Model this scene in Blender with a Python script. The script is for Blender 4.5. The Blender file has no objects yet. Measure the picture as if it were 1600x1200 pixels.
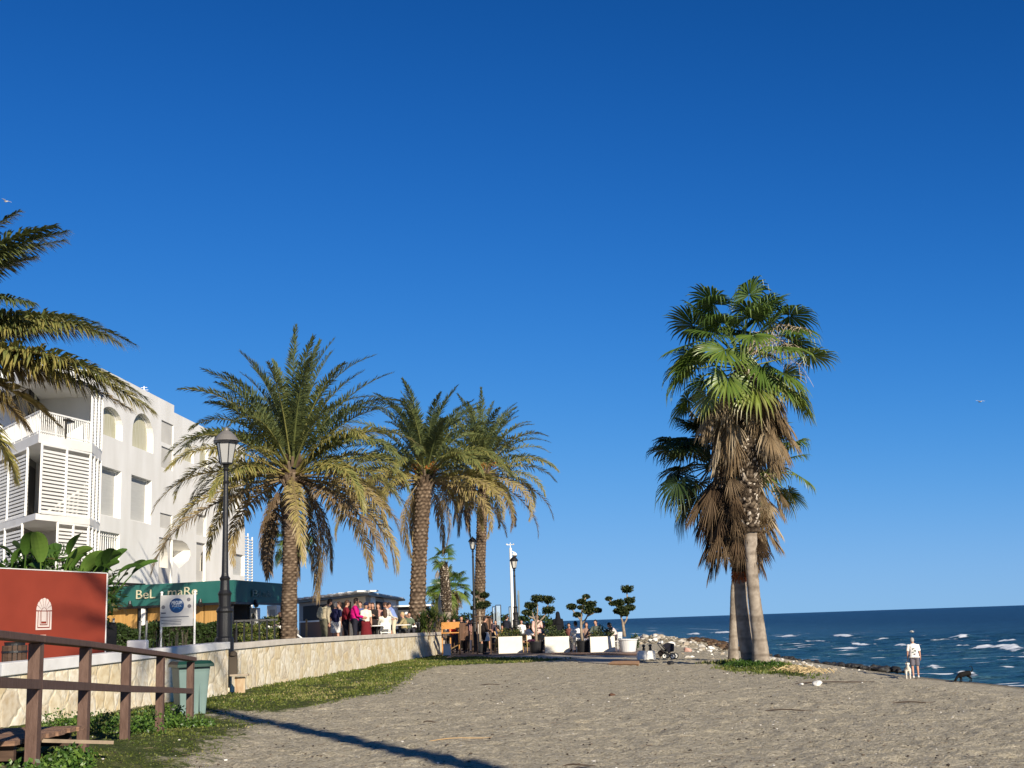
import bpy, bmesh, math, random
import numpy as np
from mathutils import Vector, Matrix, noise as mnoise
from mathutils.geometry import tessellate_polygon
R = math.radians
sc = bpy.context.scene
col = sc.collection
rnd = random.Random(7)

# ------------------------------------------------------------------ camera
F = 1950.0; PITCH = math.atan(372/1950.0); ROLL = math.atan(.034); EYE = 1.5
_f = Vector((0, math.cos(PITCH), math.sin(PITCH))); _r0 = Vector((1, 0, 0)); _u0 = _r0.cross(_f)
_r = _r0*math.cos(ROLL) - _u0*math.sin(ROLL); _u = _r0*math.sin(ROLL) + _u0*math.cos(ROLL)
cam = bpy.data.cameras.new('camera'); cam_ob = bpy.data.objects.new('camera', cam); col.objects.link(cam_ob)
cam.sensor_width = 36; cam.lens = 36*F/1600; cam.clip_start = .1; cam.clip_end = 30000
m = Matrix((( _r.x, _u.x, -_f.x, 0), (_r.y, _u.y, -_f.y, 0), (_r.z, _u.z, -_f.z, EYE), (0, 0, 0, 1)))
cam_ob.matrix_world = m
sc.camera = cam_ob
def ray(px, py): return _f*F + _r*(px-800) - _u*(py-600)
def at(px, py, Y):
    d = ray(px, py); k = Y/d.y; return Vector((d.x*k, Y, EYE+d.z*k))
def atz(px, py, z):
    d = ray(px, py); k = (z-EYE)/d.z; return Vector((d.x*k, d.y*k, z))
def onplane(px, py, p, q):
    """the pixel's point on the vertical plane through plan points p and q"""
    d = ray(px, py); n = Vector((q[1]-p[1], -(q[0]-p[0])))
    k = (n.x*p[0]+n.y*p[1])/(n.x*d.x+n.y*d.y)
    return Vector((d.x*k, d.y*k, EYE+d.z*k))

# ------------------------------------------------------------------ world, sun
SUN_EL = 22.5; SUN_AZ = 26.0
w = bpy.data.worlds.new('World'); sc.world = w; w.use_nodes = True
nt = w.node_tree; bg = nt.nodes['Background']
sky = nt.nodes.new('ShaderNodeTexSky'); sky.sky_type = 'NISHITA'; sky.sun_disc = False
sky.sun_elevation = R(SUN_EL); sky.sun_rotation = R(180-SUN_AZ); sky.air_density = .6; sky.dust_density = 0; sky.ozone_density = 6
# deep, clear winter sky: per-channel response of the sky colour
sp_ = nt.nodes.new('ShaderNodeSeparateColor'); cb_ = nt.nodes.new('ShaderNodeCombineColor'); nt.links.new(sky.outputs[0], sp_.inputs[0])
for i_, (k_, g_, x0_) in enumerate([(.37, 2.3, 2.3), (.774, 1.6, 3.4), (.648, 2.0, 3.557)]):     # k x^g / (1 + (x/x0)^g)
    def mth(op, a_, b_):
        q_ = nt.nodes.new('ShaderNodeMath'); q_.operation = op
        for j_, v_ in enumerate((a_, b_)):
            if isinstance(v_, (int, float)): q_.inputs[j_].default_value = v_
            else: nt.links.new(v_, q_.inputs[j_])
        return q_.outputs[0]
    xp = mth('POWER', sp_.outputs[i_], g_)
    nt.links.new(mth('DIVIDE', mth('MULTIPLY', xp, k_), mth('ADD', mth('MULTIPLY', xp, x0_**-g_), 1)), cb_.inputs[i_])
nt.links.new(cb_.outputs[0], bg.inputs[0])
bg.inputs[1].default_value = .081
sun = bpy.data.lights.new('sun', 'SUN'); sun.energy = 5.0; sun.angle = R(.53); sun.color = (1, .90, .74)
so = bpy.data.objects.new('sun', sun); col.objects.link(so)
SD = Vector((math.sin(R(SUN_AZ))*math.cos(R(SUN_EL)), -math.cos(R(SUN_AZ))*math.cos(R(SUN_EL)), math.sin(R(SUN_EL))))
so.rotation_euler = SD.to_track_quat('Z', 'Y').to_euler(); so.location = (0, -5, 40)
sc.view_settings.view_transform = 'Standard'; sc.view_settings.look = 'None'
sc.view_settings.exposure = .5; sc.view_settings.gamma = 1

# ------------------------------------------------------------------ materials
MATS = {}
def mat(name, color, rough=.7, spec=.3, metal=0, noise=0, nscale=5, bump=0, bscale=30, color2=None, transl=0, emit=None, stretch=None, detail=4, coat=0):
    if name in MATS: return MATS[name]
    m = bpy.data.materials.new(name); m.use_nodes = True; MATS[name] = m
    n = m.node_tree.nodes; l = m.node_tree.links; b = n['Principled BSDF']
    b.inputs['Base Color'].default_value = (*color, 1); b.inputs['Roughness'].default_value = rough
    b.inputs['Specular IOR Level'].default_value = spec; b.inputs['Metallic'].default_value = metal
    if coat: b.inputs['Coat Weight'].default_value = coat
    tc = n.new('ShaderNodeTexCoord'); src = tc.outputs['Object']
    if stretch:
        mp = n.new('ShaderNodeMapping'); mp.inputs['Scale'].default_value = stretch; l.new(src, mp.inputs[0]); src = mp.outputs[0]
    if noise or color2:
        t = n.new('ShaderNodeTexNoise'); t.inputs['Scale'].default_value = nscale; t.inputs['Detail'].default_value = detail
        l.new(src, t.inputs['Vector'])
        r = n.new('ShaderNodeValToRGB'); r.color_ramp.elements[0].position = .3; r.color_ramp.elements[1].position = .7
        c2 = color2 or tuple(min(1, c*(1+noise)) for c in color); c1 = color if color2 else tuple(c*(1-noise) for c in color)
        r.color_ramp.elements[0].color = (*c1, 1); r.color_ramp.elements[1].color = (*c2, 1)
        l.new(t.outputs['Fac'], r.inputs[0]); l.new(r.outputs[0], b.inputs['Base Color'])
    if bump:
        t = n.new('ShaderNodeTexNoise'); t.inputs['Scale'].default_value = bscale; t.inputs['Detail'].default_value = 5
        l.new(src, t.inputs['Vector'])
        bp = n.new('ShaderNodeBump'); bp.inputs['Strength'].default_value = bump; bp.inputs['Distance'].default_value = .02
        l.new(t.outputs['Fac'], bp.inputs['Height']); l.new(bp.outputs[0], b.inputs['Normal'])
    if emit: b.inputs['Emission Color'].default_value = (*emit, 1)
    return m

def ramp_mat(name, stops, rough=.6, spec=.3, transl=.25, nscale=0, attr='tone'):
    """colour from a per-vertex tone (colour differences between leaves, stones..., with shade in some)"""
    if name in MATS: return MATS[name]
    m = bpy.data.materials.new(name); m.use_nodes = True; MATS[name] = m
    n = m.node_tree.nodes; l = m.node_tree.links; b = n['Principled BSDF']
    a = n.new('ShaderNodeAttribute'); a.attribute_name = attr
    r = n.new('ShaderNodeValToRGB'); cr = r.color_ramp
    while len(cr.elements) < len(stops): cr.elements.new(.5)
    for e, (p, c) in zip(cr.elements, stops): e.position = p; e.color = (*c, 1)
    fac = a.outputs['Fac']
    if nscale:
        tc = n.new('ShaderNodeTexCoord'); t = n.new('ShaderNodeTexNoise'); t.inputs['Scale'].default_value = nscale; t.inputs['Detail'].default_value = 4
        l.new(tc.outputs['Object'], t.inputs['Vector'])
        ma = n.new('ShaderNodeMath'); ma.operation = 'MULTIPLY_ADD'; ma.inputs[1].default_value = .5; l.new(t.outputs['Fac'], ma.inputs[0])
        ms = n.new('ShaderNodeMath'); ms.operation = 'SUBTRACT'; ms.inputs[1].default_value = .25; l.new(a.outputs['Fac'], ms.inputs[0]); l.new(ms.outputs[0], ma.inputs[2]); fac = ma.outputs[0]
    l.new(fac, r.inputs[0]); l.new(r.outputs[0], b.inputs['Base Color'])
    b.inputs['Roughness'].default_value = rough; b.inputs['Specular IOR Level'].default_value = spec
    if transl:
        tr = n.new('ShaderNodeBsdfTranslucent'); mx = n.new('ShaderNodeMixShader'); mx.inputs[0].default_value = transl
        l.new(r.outputs[0], tr.inputs[0]); l.new(b.outputs[0], mx.inputs[1]); l.new(tr.outputs[0], mx.inputs[2])
        l.new(mx.outputs[0], n['Material Output'].inputs[0])
    return m

# ------------------------------------------------------------------ mesh builder
class MB:
    def __init__(s): s.v = []; s.f = []; s.t = []; s.mi = []; s.n = 0
    def add(s, vs, fs, tone=0., mi=0):
        vs = np.asarray(vs, float).reshape(-1, 3); s.v.append(vs)
        s.t.append(np.broadcast_to(np.asarray(tone, float), (len(vs),)).copy())
        k = s.n; s.f.extend([tuple(int(i)+k for i in f) for f in fs]); s.mi.extend([mi]*len(fs)); s.n += len(vs)
    def box(s, c, size, rz=0, tone=0, mi=0, rx=0, ry=0, taper=1):
        hx, hy, hz = size[0]/2, size[1]/2, size[2]/2
        vs = [Vector((x*hx*(taper if z > 0 else 1), y*hy*(taper if z > 0 else 1), z*hz)) for z in (-1, 1) for y in (-1, 1) for x in (-1, 1)]
        M = Matrix.Rotation(rz, 3, 'Z') @ Matrix.Rotation(ry, 3, 'Y') @ Matrix.Rotation(rx, 3, 'X'); c = Vector(c)
        s.add([M @ q + c for q in vs], [(0, 2, 3, 1), (4, 5, 7, 6), (0, 1, 5, 4), (2, 6, 7, 3), (0, 4, 6, 2), (1, 3, 7, 5)], tone, mi)
    def bar(s, a, b, w, h=None, tone=0, mi=0):
        a = Vector(a); b = Vector(b); h = h or w; d = (b-a); L = d.length; d = d/L
        up = Vector((0, 0, 1)) if abs(d.z) < .95 else Vector((0, 1, 0))
        x = d.cross(up).normalized(); y = x.cross(d)
        vs = [p + x*i*w/2 + y*j*h/2 for p in (a, b) for i, j in ((-1, -1), (1, -1), (1, 1), (-1, 1))]
        s.add(vs, [(3, 2, 1, 0), (4, 5, 6, 7), (0, 1, 5, 4), (1, 2, 6, 5), (2, 3, 7, 6), (3, 0, 4, 7)], tone, mi)
    def tube(s, pts, rad, n=8, tone=0, mi=0, cap=True, sq=1.0):
        pts = [Vector(p) for p in pts]; k = len(pts)
        if not hasattr(rad, '__len__'): rad = [rad]*k
        tone = np.repeat(np.broadcast_to(np.asarray(tone, float), (k,)), n)
        vs = []; ref = None
        for i, p in enumerate(pts):
            d = (pts[min(i+1, k-1)] - pts[max(i-1, 0)]).normalized()
            if ref is None:
                ref = Vector((1, 0, 0)) if abs(d.x) < .9 else Vector((0, 1, 0))
            x = (ref - d*ref.dot(d)).normalized(); ref = x; y = d.cross(x)
            for j in range(n):
                a = 2*math.pi*j/n; vs.append(p + x*math.cos(a)*rad[i] + y*math.sin(a)*rad[i]*sq)
        fs = [(i*n+j, i*n+(j+1) % n, (i+1)*n+(j+1) % n, (i+1)*n+j) for i in range(k-1) for j in range(n)]
        if cap: fs += [tuple(range(n-1, -1, -1)), tuple((k-1)*n+j for j in range(n))]
        s.add(vs, fs, tone, mi)
    def lathe(s, prof, c=(0, 0, 0), n=20, tone=0, mi=0):
        c = Vector(c); vs = []
        for r, z in prof:
            for j in range(n):
                a = 2*math.pi*j/n; vs.append((c.x+r*math.cos(a), c.y+r*math.sin(a), c.z+z))
        k = len(prof)
        fs = [(i*n+j, i*n+(j+1) % n, (i+1)*n+(j+1) % n, (i+1)*n+j) for i in range(k-1) for j in range(n)]
        fs += [tuple(range(n-1, -1, -1)), tuple((k-1)*n+j for j in range(n))]
        s.add(vs, fs, tone, mi)
    def ell(s, c, r, nu=12, nv=8, tone=0, mi=0, M=None, jit=0, rng=None):
        vs = []
        for i in range(nv+1):
            th = math.pi*i/nv
            for j in range(nu):
                ph = 2*math.pi*j/nu; q = 1 + (rng.uniform(-jit, jit) if jit else 0)
                p = Vector((math.sin(th)*math.cos(ph)*r[0]*q, math.sin(th)*math.sin(ph)*r[1]*q, math.cos(th)*r[2]*q))
                if M: p = M @ p
                vs.append(p + Vector(c))
        fs = [(i*nu+j, (i+1)*nu+j, (i+1)*nu+(j+1) % nu, i*nu+(j+1) % nu) for i in range(nv) for j in range(nu)]
        s.add(vs, fs, tone, mi)
    def poly(s, pts, tone=0, mi=0): s.add(pts, [tuple(range(len(pts)))], tone, mi)
    def prism(s, pl, z0, z1, tone=0, mi=0):
        """plan polygon (counter-clockwise) extruded from z0 to z1 (z1 may be a list)"""
        n = len(pl); z1 = z1 if hasattr(z1, '__len__') else [z1]*n; z0 = z0 if hasattr(z0, '__len__') else [z0]*n
        vs = [(p[0], p[1], z) for p, z in zip(pl, z0)] + [(p[0], p[1], z) for p, z in zip(pl, z1)]
        fs = [tuple(range(n-1, -1, -1)), tuple(range(n, 2*n))] + [(i, (i+1) % n, n+(i+1) % n, n+i) for i in range(n)]
        s.add(vs, fs, tone, mi)
    def build(s, name, mats, parent=None, smooth=False, world=False, bevel=0):
        me = bpy.data.meshes.new(name)
        V = np.concatenate(s.v)
        if world and parent is not None: V = V - np.array(parent.location)
        me.from_pydata(V.tolist(), [], s.f)
        a = me.attributes.new('tone', 'FLOAT', 'POINT'); a.data.foreach_set('value', np.concatenate(s.t))
        if not isinstance(mats, (list, tuple)): mats = [mats]
        for q in mats: me.materials.append(q)
        if len(mats) > 1: me.polygons.foreach_set('material_index', s.mi)
        if smooth: me.polygons.foreach_set('use_smooth', [True]*len(me.polygons))
        me.update()
        o = bpy.data.objects.new(name, me); col.objects.link(o)
        if parent is not None: o.parent = parent
        if bevel:
            b = o.modifiers.new('bevel', 'BEVEL'); b.width = bevel; b.segments = 2; b.limit_method = 'ANGLE'
        return o
def tag(o, label=None, cat=None, group=None, kind=None):
    if label: o['label'] = label
    if cat: o['category'] = cat
    if group: o['group'] = group
    if kind: o['kind'] = kind
    return o
def thing(name, label, cat, loc=(0, 0, 0), rz=0, group=None):
    o = bpy.data.objects.new(name, None); o.empty_display_size = .3; col.objects.link(o); o.location = loc; o.rotation_euler = (0, 0, rz)
    return tag(o, label, cat, group)
def kids(o): return [c for c in bpy.data.objects if c.parent == o]
def dup(o, loc, rz=None, label=None, group=None, scale=None, parent=None):
    c = o.copy(); col.objects.link(c)
    if parent is None:
        c.location = loc
        if rz is not None: c.rotation_euler = (0, 0, rz)
        if label: c['label'] = label
        if group: c['group'] = group
        if scale: c.scale = (scale,)*3
    else: c.parent = parent
    for k in kids(o): dup(k, None, parent=c)
    return c

# numpy noise
def _h(ix, iy, seed):
    n = (ix.astype(np.int64)*374761393 + iy.astype(np.int64)*668265263 + seed*1442695041) & 0xffffffff
    n = ((n ^ (n >> 13))*1274126177) & 0xffffffff
    return ((n ^ (n >> 16)) & 0xffff)/65535.0
def vn(x, y, seed=0):
    ix = np.floor(x); iy = np.floor(y); fx = x-ix; fy = y-iy; fx = fx*fx*(3-2*fx); fy = fy*fy*(3-2*fy)
    a = _h(ix, iy, seed); b = _h(ix+1, iy, seed); c = _h(ix, iy+1, seed); d = _h(ix+1, iy+1, seed)
    return (a*(1-fx)+b*fx)*(1-fy) + (c*(1-fx)+d*fx)*fy
def fbm(x, y, o=4, seed=0):
    t = 0; a = .5; s = 0
    for i in range(o): t = t + a*vn(x*2**i, y*2**i, seed+i*17); s += a; a *= .5
    return t/s
def segdist(X, Y, P):
    """distance to an open polyline and position along it"""
    best = np.full(X.shape, 1e9); idx = np.zeros(X.shape)
    sign = np.ones(X.shape)
    for i in range(len(P)-1):
        ax, ay = P[i][:2]; bx, by = P[i+1][:2]; dx, dy = bx-ax, by-ay; L2 = dx*dx+dy*dy
        t = np.clip(((X-ax)*dx+(Y-ay)*dy)/L2, 0, 1); d = np.hypot(X-ax-t*dx, Y-ay-t*dy)
        mk = d < best-1e-9; best = np.where(mk, d, best); idx = np.where(mk, i+t, idx)
        cr = dx*(Y-ay)-dy*(X-ax); sign = np.where(mk, np.where(cr >= 0, 1, -1), sign)
    return best*sign, idx
def inpoly(X, Y, P):
    c = np.zeros(X.shape, bool); n = len(P)
    for i in range(n):
        x1, y1 = P[i][:2]; x2, y2 = P[(i+1) % n][:2]
        if y1 == y2: continue
        c ^= ((y1 > Y) != (y2 > Y)) & (X < (x2-x1)*(Y-y1)/(y2-y1)+x1)
    return c
def polysd(X, Y, P):
    d, _ = segdist(X, Y, list(P)+[P[0]]); d = np.abs(d); return np.where(inpoly(X, Y, P), d, -d)

# ------------------------------------------------------------------ terrain
SEA = -2.12
CR = [(70, -40, -2.0), (60, 10, -2.0), (42, 36, -2.0), (29, 47, -2.0), (21.8, 53, -2.0), (20.6, 55.6, -1.85), (18.9, 58.8, -1.68), (17.0, 62.5, -1.4), (14.6, 70, -1.0), (14.8, 92, -.9), (13.6, 102, -.6),
      (10.5, 112, -.6), (8, 140, -1), (9, 200, -1.5), (4, 400, -1.5), (-40, 900, -1.5), (-500, 3500, -1.5)]
PALM = (7.3, 38.5)
def terrain(X, Y, fine=True):
    X = np.asarray(X, float); Y = np.asarray(Y, float)
    d, t = segdist(X, Y, CR); zc = np.interp(t, np.arange(len(CR)), [c[2] for c in CR])
    s = np.clip(1-d/45, 0, 1)**1.2
    z = np.where(d > 0, zc*s, zc + .28*d); z = np.maximum(z, -6)
    z = z + .5*np.exp(-((X-PALM[0])**2+(Y-PALM[1])**2)/(2*3.2**2))*np.clip(d/12, 0, 1)*np.where(z < 0, np.clip(-z/.5, 0, 1), 0)
    fl = np.clip((11.8-X)/4, 0, 1)*np.clip((80-Y)/8, 0, 1)*np.clip((d-1)/4, 0, 1); z = z*(1-fl)
    # rubble bank by the terrace
    z = z + 1.0*np.exp(-(((X-9.3)/2.6)**2+((Y-86)/9)**2)) + .55*np.exp(-(((X-13)/2.5)**2+((Y-93)/5)**2))
    # ramp bank at the left, under the railing
    z = z + np.clip((20.5-Y)/8, 0, 1)*.34*np.clip((-3.4-X)/1.6, 0, 1)
    if fine:
        n = np.clip(d/1.5, .15, 1)
        z = z + ((fbm(X*.7, Y*.7, 2, 3)-.5)*.05 + (fbm(X*2.6, Y*2.6, 2, 5)-.5)*.035)*n + (fbm(X*7, Y*7, 2, 9)-.5)*.075*n
        k = vn(X*3.4+7, Y*3.4, 21); z = z - np.clip(k-.72, 0, 1)*.15*n     # footprints
        k = vn(X*5.4+2, Y*5.4, 22); z = z - np.clip(k-.7, 0, 1)*.12*n
    return z
def tz(x, y): return float(terrain(np.array([x]), np.array([y]), False)[0])
def ground(px, py, z=0):
    p = atz(px, py, z)
    for _ in range(12):
        p = atz(px, py, (tz(p.x, p.y)+p.z)/2)
    return p
GR = [atz(x, y, 0)[:2] for x, y in [(-60, 1260), (-60, 1128), (60, 1128), (150, 1116), (250, 1098), (330, 1081), (450, 1060), (560, 1040), (640, 1026), (700, 1024), (770, 1028), (905, 1030), (770, 1037),
      (680, 1041), (640, 1052), (618, 1070), (600, 1082), (520, 1096), (430, 1112), (335, 1108), (330, 1116), (395, 1130), (350, 1158), (290, 1196), (230, 1260)]]
G2 = [atz(x, y, -.1)[:2] for x, y in [(1112, 1041), (1165, 1036), (1215, 1040), (1240, 1052), (1268, 1066), (1210, 1060), (1140, 1053)]]
def graded(segs):
    out = [segs[0][0]]
    for a, b, st in segs:
        n = max(1, round((b-a)/st)); out += [a+(b-a)*i/n for i in range(1, n+1)]
    return np.array(out)
def gridmesh(name, xs, ys, Z, attrs, m, smooth=True):
    nx, ny = len(xs), len(ys); X, Y = np.meshgrid(xs, ys)
    V = np.stack([X.ravel(), Y.ravel(), Z.ravel()], 1)
    i = np.arange(nx*ny).reshape(ny, nx); q = np.stack([i[:-1, :-1], i[:-1, 1:], i[1:, 1:], i[1:, :-1]], -1).reshape(-1, 4)
    me = bpy.data.meshes.new(name); me.vertices.add(len(V)); me.vertices.foreach_set('co', V.ravel())
    me.loops.add(q.size); me.loops.foreach_set('vertex_index', q.ravel().astype(np.int32))
    me.polygons.add(len(q)); me.polygons.foreach_set('loop_start', np.arange(0, q.size, 4, dtype=np.int32)); me.polygons.foreach_set('loop_total', np.full(len(q), 4, np.int32))
    me.update(calc_edges=True); me.polygons.foreach_set('use_smooth', [smooth]*len(q))
    for k, a in attrs.items():
        at_ = me.attributes.new(k, 'FLOAT', 'POINT'); at_.data.foreach_set('value', np.asarray(a, float).ravel())
    me.materials.append(m); me.update()
    o = bpy.data.objects.new(name, me); col.objects.link(o); return o

def sand_material():
    m = bpy.data.materials.new('sand'); m.use_nodes = True; n = m.node_tree.nodes; l = m.node_tree.links; b = n['Principled BSDF']
    tc = n.new('ShaderNodeTexCoord'); P = tc.outputs['Object']
    def nz(sc_, det=5, rough=.6):
        t = n.new('ShaderNodeTexNoise'); t.inputs['Scale'].default_value = sc_; t.inputs['Detail'].default_value = det; t.inputs['Roughness'].default_value = rough; l.new(P, t.inputs['Vector']); return t.outputs['Fac']
    def ramp(fac, stops):
        r = n.new('ShaderNodeValToRGB'); cr = r.color_ramp
        while len(cr.elements) < len(stops): cr.elements.new(.5)
        for e, (p, c) in zip(cr.elements, stops): e.position = p; e.color = (*c, 1)
        l.new(fac, r.inputs[0]); return r.outputs[0]
    def mix(f, a, b_, mode='MIX'):
        x = n.new('ShaderNodeMix'); x.data_type = 'RGBA'; x.blend_type = mode
        if isinstance(f, float): x.inputs[0].default_value = f
        else: l.new(f, x.inputs[0])
        l.new(a, x.inputs[6]); l.new(b_, x.inputs[7]); return x.outputs[2]
    base = ramp(nz(2.2, 8, .7), [(.3, (.34, .295, .205)), (.7, (.53, .465, .345))])
    grain = ramp(nz(24, 6, .75), [(.36, (.12, .095, .065)), (.45, (.38, .335, .245)), (.56, (.50, .445, .335)), (.64, (.78, .72, .59))])
    c = mix(.6, base, grain)
    # scattered debris flecks
    v = n.new('ShaderNodeTexVoronoi'); v.inputs['Scale'].default_value = 9; l.new(P, v.inputs['Vector'])
    fl = ramp(v.outputs['Distance'], [(.10, (1, 1, 1)), (.17, (0, 0, 0))])
    sp = n.new('ShaderNodeSeparateColor'); l.new(v.outputs['Color'], sp.inputs[0])
    gt = n.new('ShaderNodeMath'); gt.operation = 'GREATER_THAN'; gt.inputs[1].default_value = .62; l.new(sp.outputs[0], gt.inputs[0])
    mu = n.new('ShaderNodeMath'); mu.operation = 'MULTIPLY'; l.new(fl, mu.inputs[0]); l.new(gt.outputs[0], mu.inputs[1])
    dc = ramp(sp.outputs[1], [(.0, (.05, .04, .03)), (.62, (.09, .07, .05)), (.7, (.5, .47, .42)), (1, (.65, .62, .57))])
    c = mix(mu.outputs[0], c, dc)
    # grass ground below the blades
    a = n.new('ShaderNodeAttribute'); a.attribute_name = 'grass'
    g = ramp(nz(5, 8, .75), [(.3, (.030, .045, .012)), (.5, (.070, .090, .022)), (.7, (.16, .15, .065))])
    ad = n.new('ShaderNodeMath'); ad.operation = 'ADD'; l.new(a.outputs['Fac'], ad.inputs[0]); 
    sb = n.new('ShaderNodeMath'); sb.operation = 'MULTIPLY_ADD'; sb.inputs[1].default_value = 1.5; sb.inputs[2].default_value = -.75; l.new(nz(3.5, 6, .7), sb.inputs[0]); l.new(sb.outputs[0], ad.inputs[1])
    gm = ramp(ad.outputs[0], [(.35, (0, 0, 0)), (.62, (1, 1, 1))])
    c = mix(gm, c, g)
    wt = n.new('ShaderNodeAttribute'); wt.attribute_name = 'wet'
    dk = n.new('ShaderNodeRGB'); dk.outputs[0].default_value = (.075, .06, .045, 1)
    c = mix(wt.outputs['Fac'], c, dk.outputs[0])
    l.new(c, b.inputs['Base Color']); b.inputs['Roughness'].default_value = .9; b.inputs['Specular IOR Level'].default_value = .15
    bp = n.new('ShaderNodeBump'); bp.inputs['Strength'].default_value = 1; bp.inputs['Distance'].default_value = .07
    ad2 = n.new('ShaderNodeMath'); ad2.operation = 'MULTIPLY_ADD'; ad2.inputs[1].default_value = .5; l.new(nz(30, 4, .7), ad2.inputs[0]); l.new(nz(7, 6, .7), ad2.inputs[2])
    l.new(ad2.outputs[0], bp.inputs['Height']); l.new(bp.outputs[0], b.inputs['Normal'])
    return m
xs = graded([(-3000, -300, 300), (-300, -40, 20), (-40, -12, 1.5), (-12, -9, .3), (-9, 9.5, .085), (9.5, 24, .14), (24, 60, 1.5)])
ys = graded([(-60, -10, 5), (-10, 9, 1), (9, 26, .07), (26, 46, .13), (46, 76, .24), (76, 116, .5), (116, 400, 8), (400, 3500, 150)])
X, Y = np.meshgrid(xs, ys); Z = terrain(X, Y)
g1 = polysd(X, Y, GR); g2 = polysd(X, Y, G2)
gr = np.clip(np.maximum(g1/1.6, g2/.6)+.5, 0, 1)
dsh, _ = segdist(X, Y, CR); wet = np.clip(1-(dsh-.1)/1.2, 0, .8)*np.clip((-Z-1.2)/.5, 0, 1)
sand_m = sand_material()
tag(gridmesh('sand_beach', xs, ys, Z, {'grass': gr, 'wet': wet}, sand_m), kind='structure')

# ------------------------------------------------------------------ sea
RID = [((1476, 997), (1530, 997), .42, 1.0), ((1298, 994), (1345, 996), .40, 1.0), ((1552, 1001), (1592, 1005), .36, .9), ((1520, 1011), (1558, 1016), .3, .8), ((1556, 1012), (1602, 1020), .36, .8),
       ((1600, 1019), (1680, 1030), .36, .8), ((1112, 989), (1148, 990), .5, 1.4), ((1066, 991), (1100, 992), .4, 1.2), ((1212, 994), (1245, 996), .28, 1.), ((1374, 998), (1394, 998), .25, .8),
       ((1402, 1008), (1424, 1012), .22, .6), ((1325, 1004), (1376, 1010), .16, .6), ((1450, 1040), (1466, 1043), .16, .35), ((1486, 1052), (1522, 1060), .2, .45), ((1520, 1010), (1500, 1008), .16, .6),
       ((1475, 1049), (1440, 1041), .12, .3), ((1550, 1040), (1600, 1044), .07, .3), ((1250, 1001), (1300, 1003), .1, .6), ((1610, 996), (1700, 1000), .4, 1)]
xs = graded([(-20, 10, 3), (10, 24, .4), (24, 75, .5), (75, 140, 2.5), (140, 600, 40), (600, 9000, 800)])
xs = np.concatenate([[-9000, -3000, -1000, -300, -100], xs])
ys = graded([(-300, 20, 40), (20, 44, 3), (44, 70, .16), (70, 120, .3), (120, 175, .38), (175, 300, 2.2), (300, 900, 25), (900, 12000, 900)])
X, Y = np.meshgrid(xs, ys)
fade = np.clip((260-Y)/100, 0, 1)
Z = SEA + fade*(.16*(fbm(X*.16+.1*Y, Y*.32, 3, 40)-.5)*2 + .12*(fbm(X*.5, Y*1.1, 3, 41)-.5)*2)
foam = np.zeros(X.shape)
wob = (fbm(X*.35, Y*.0+3, 3, 44)-.5)*2
for (a, b, h, wd) in RID:
    p = atz(*a, SEA); q = atz(*b, SEA); dx, dy = q.x-p.x, q.y-p.y; L = math.hypot(dx, dy)
    t = ((X-p.x)*dx+(Y-p.y)*dy)/L/L; dn = ((X-p.x)*dy-(Y-p.y)*dx)/L*-1
    dn = dn + wob*wd*1.2
    e = np.clip(1-np.abs(t-.5)*2*.86, 0, 1)**.6; e = np.where((t > -.08) & (t < 1.08), e, 0)
    g = np.exp(-(dn/wd)**2)*e
    Z = Z + .75*h*g*(.35+1.2*vn(X*.8, Y*.8, 50))
    foam = np.maximum(foam, np.clip(np.exp(-((dn+wd*.4)/(wd*1.15))**2)*e*1.45 - (fbm(X*1.6, Y*1.1, 3, 51)*1.0), 0, 1))
dsh, _ = segdist(X, Y, CR); near = np.clip(1-(-dsh)/6, 0, 1)*(dsh < 1)
foam = np.maximum(foam, np.where(dsh > -2.2+1.6*wob, np.clip(vn(X*1.1, Y*1.1, 60)*1.8-.65, 0, 1), 0)*(Y < 75))
sh = np.clip(1-(-dsh)/110, 0, 1)**1.2
foam = np.maximum(foam, np.clip((fbm(X*.22, Y*.9, 4, 70)-.665)*8, 0, .7)*sh)
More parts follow.
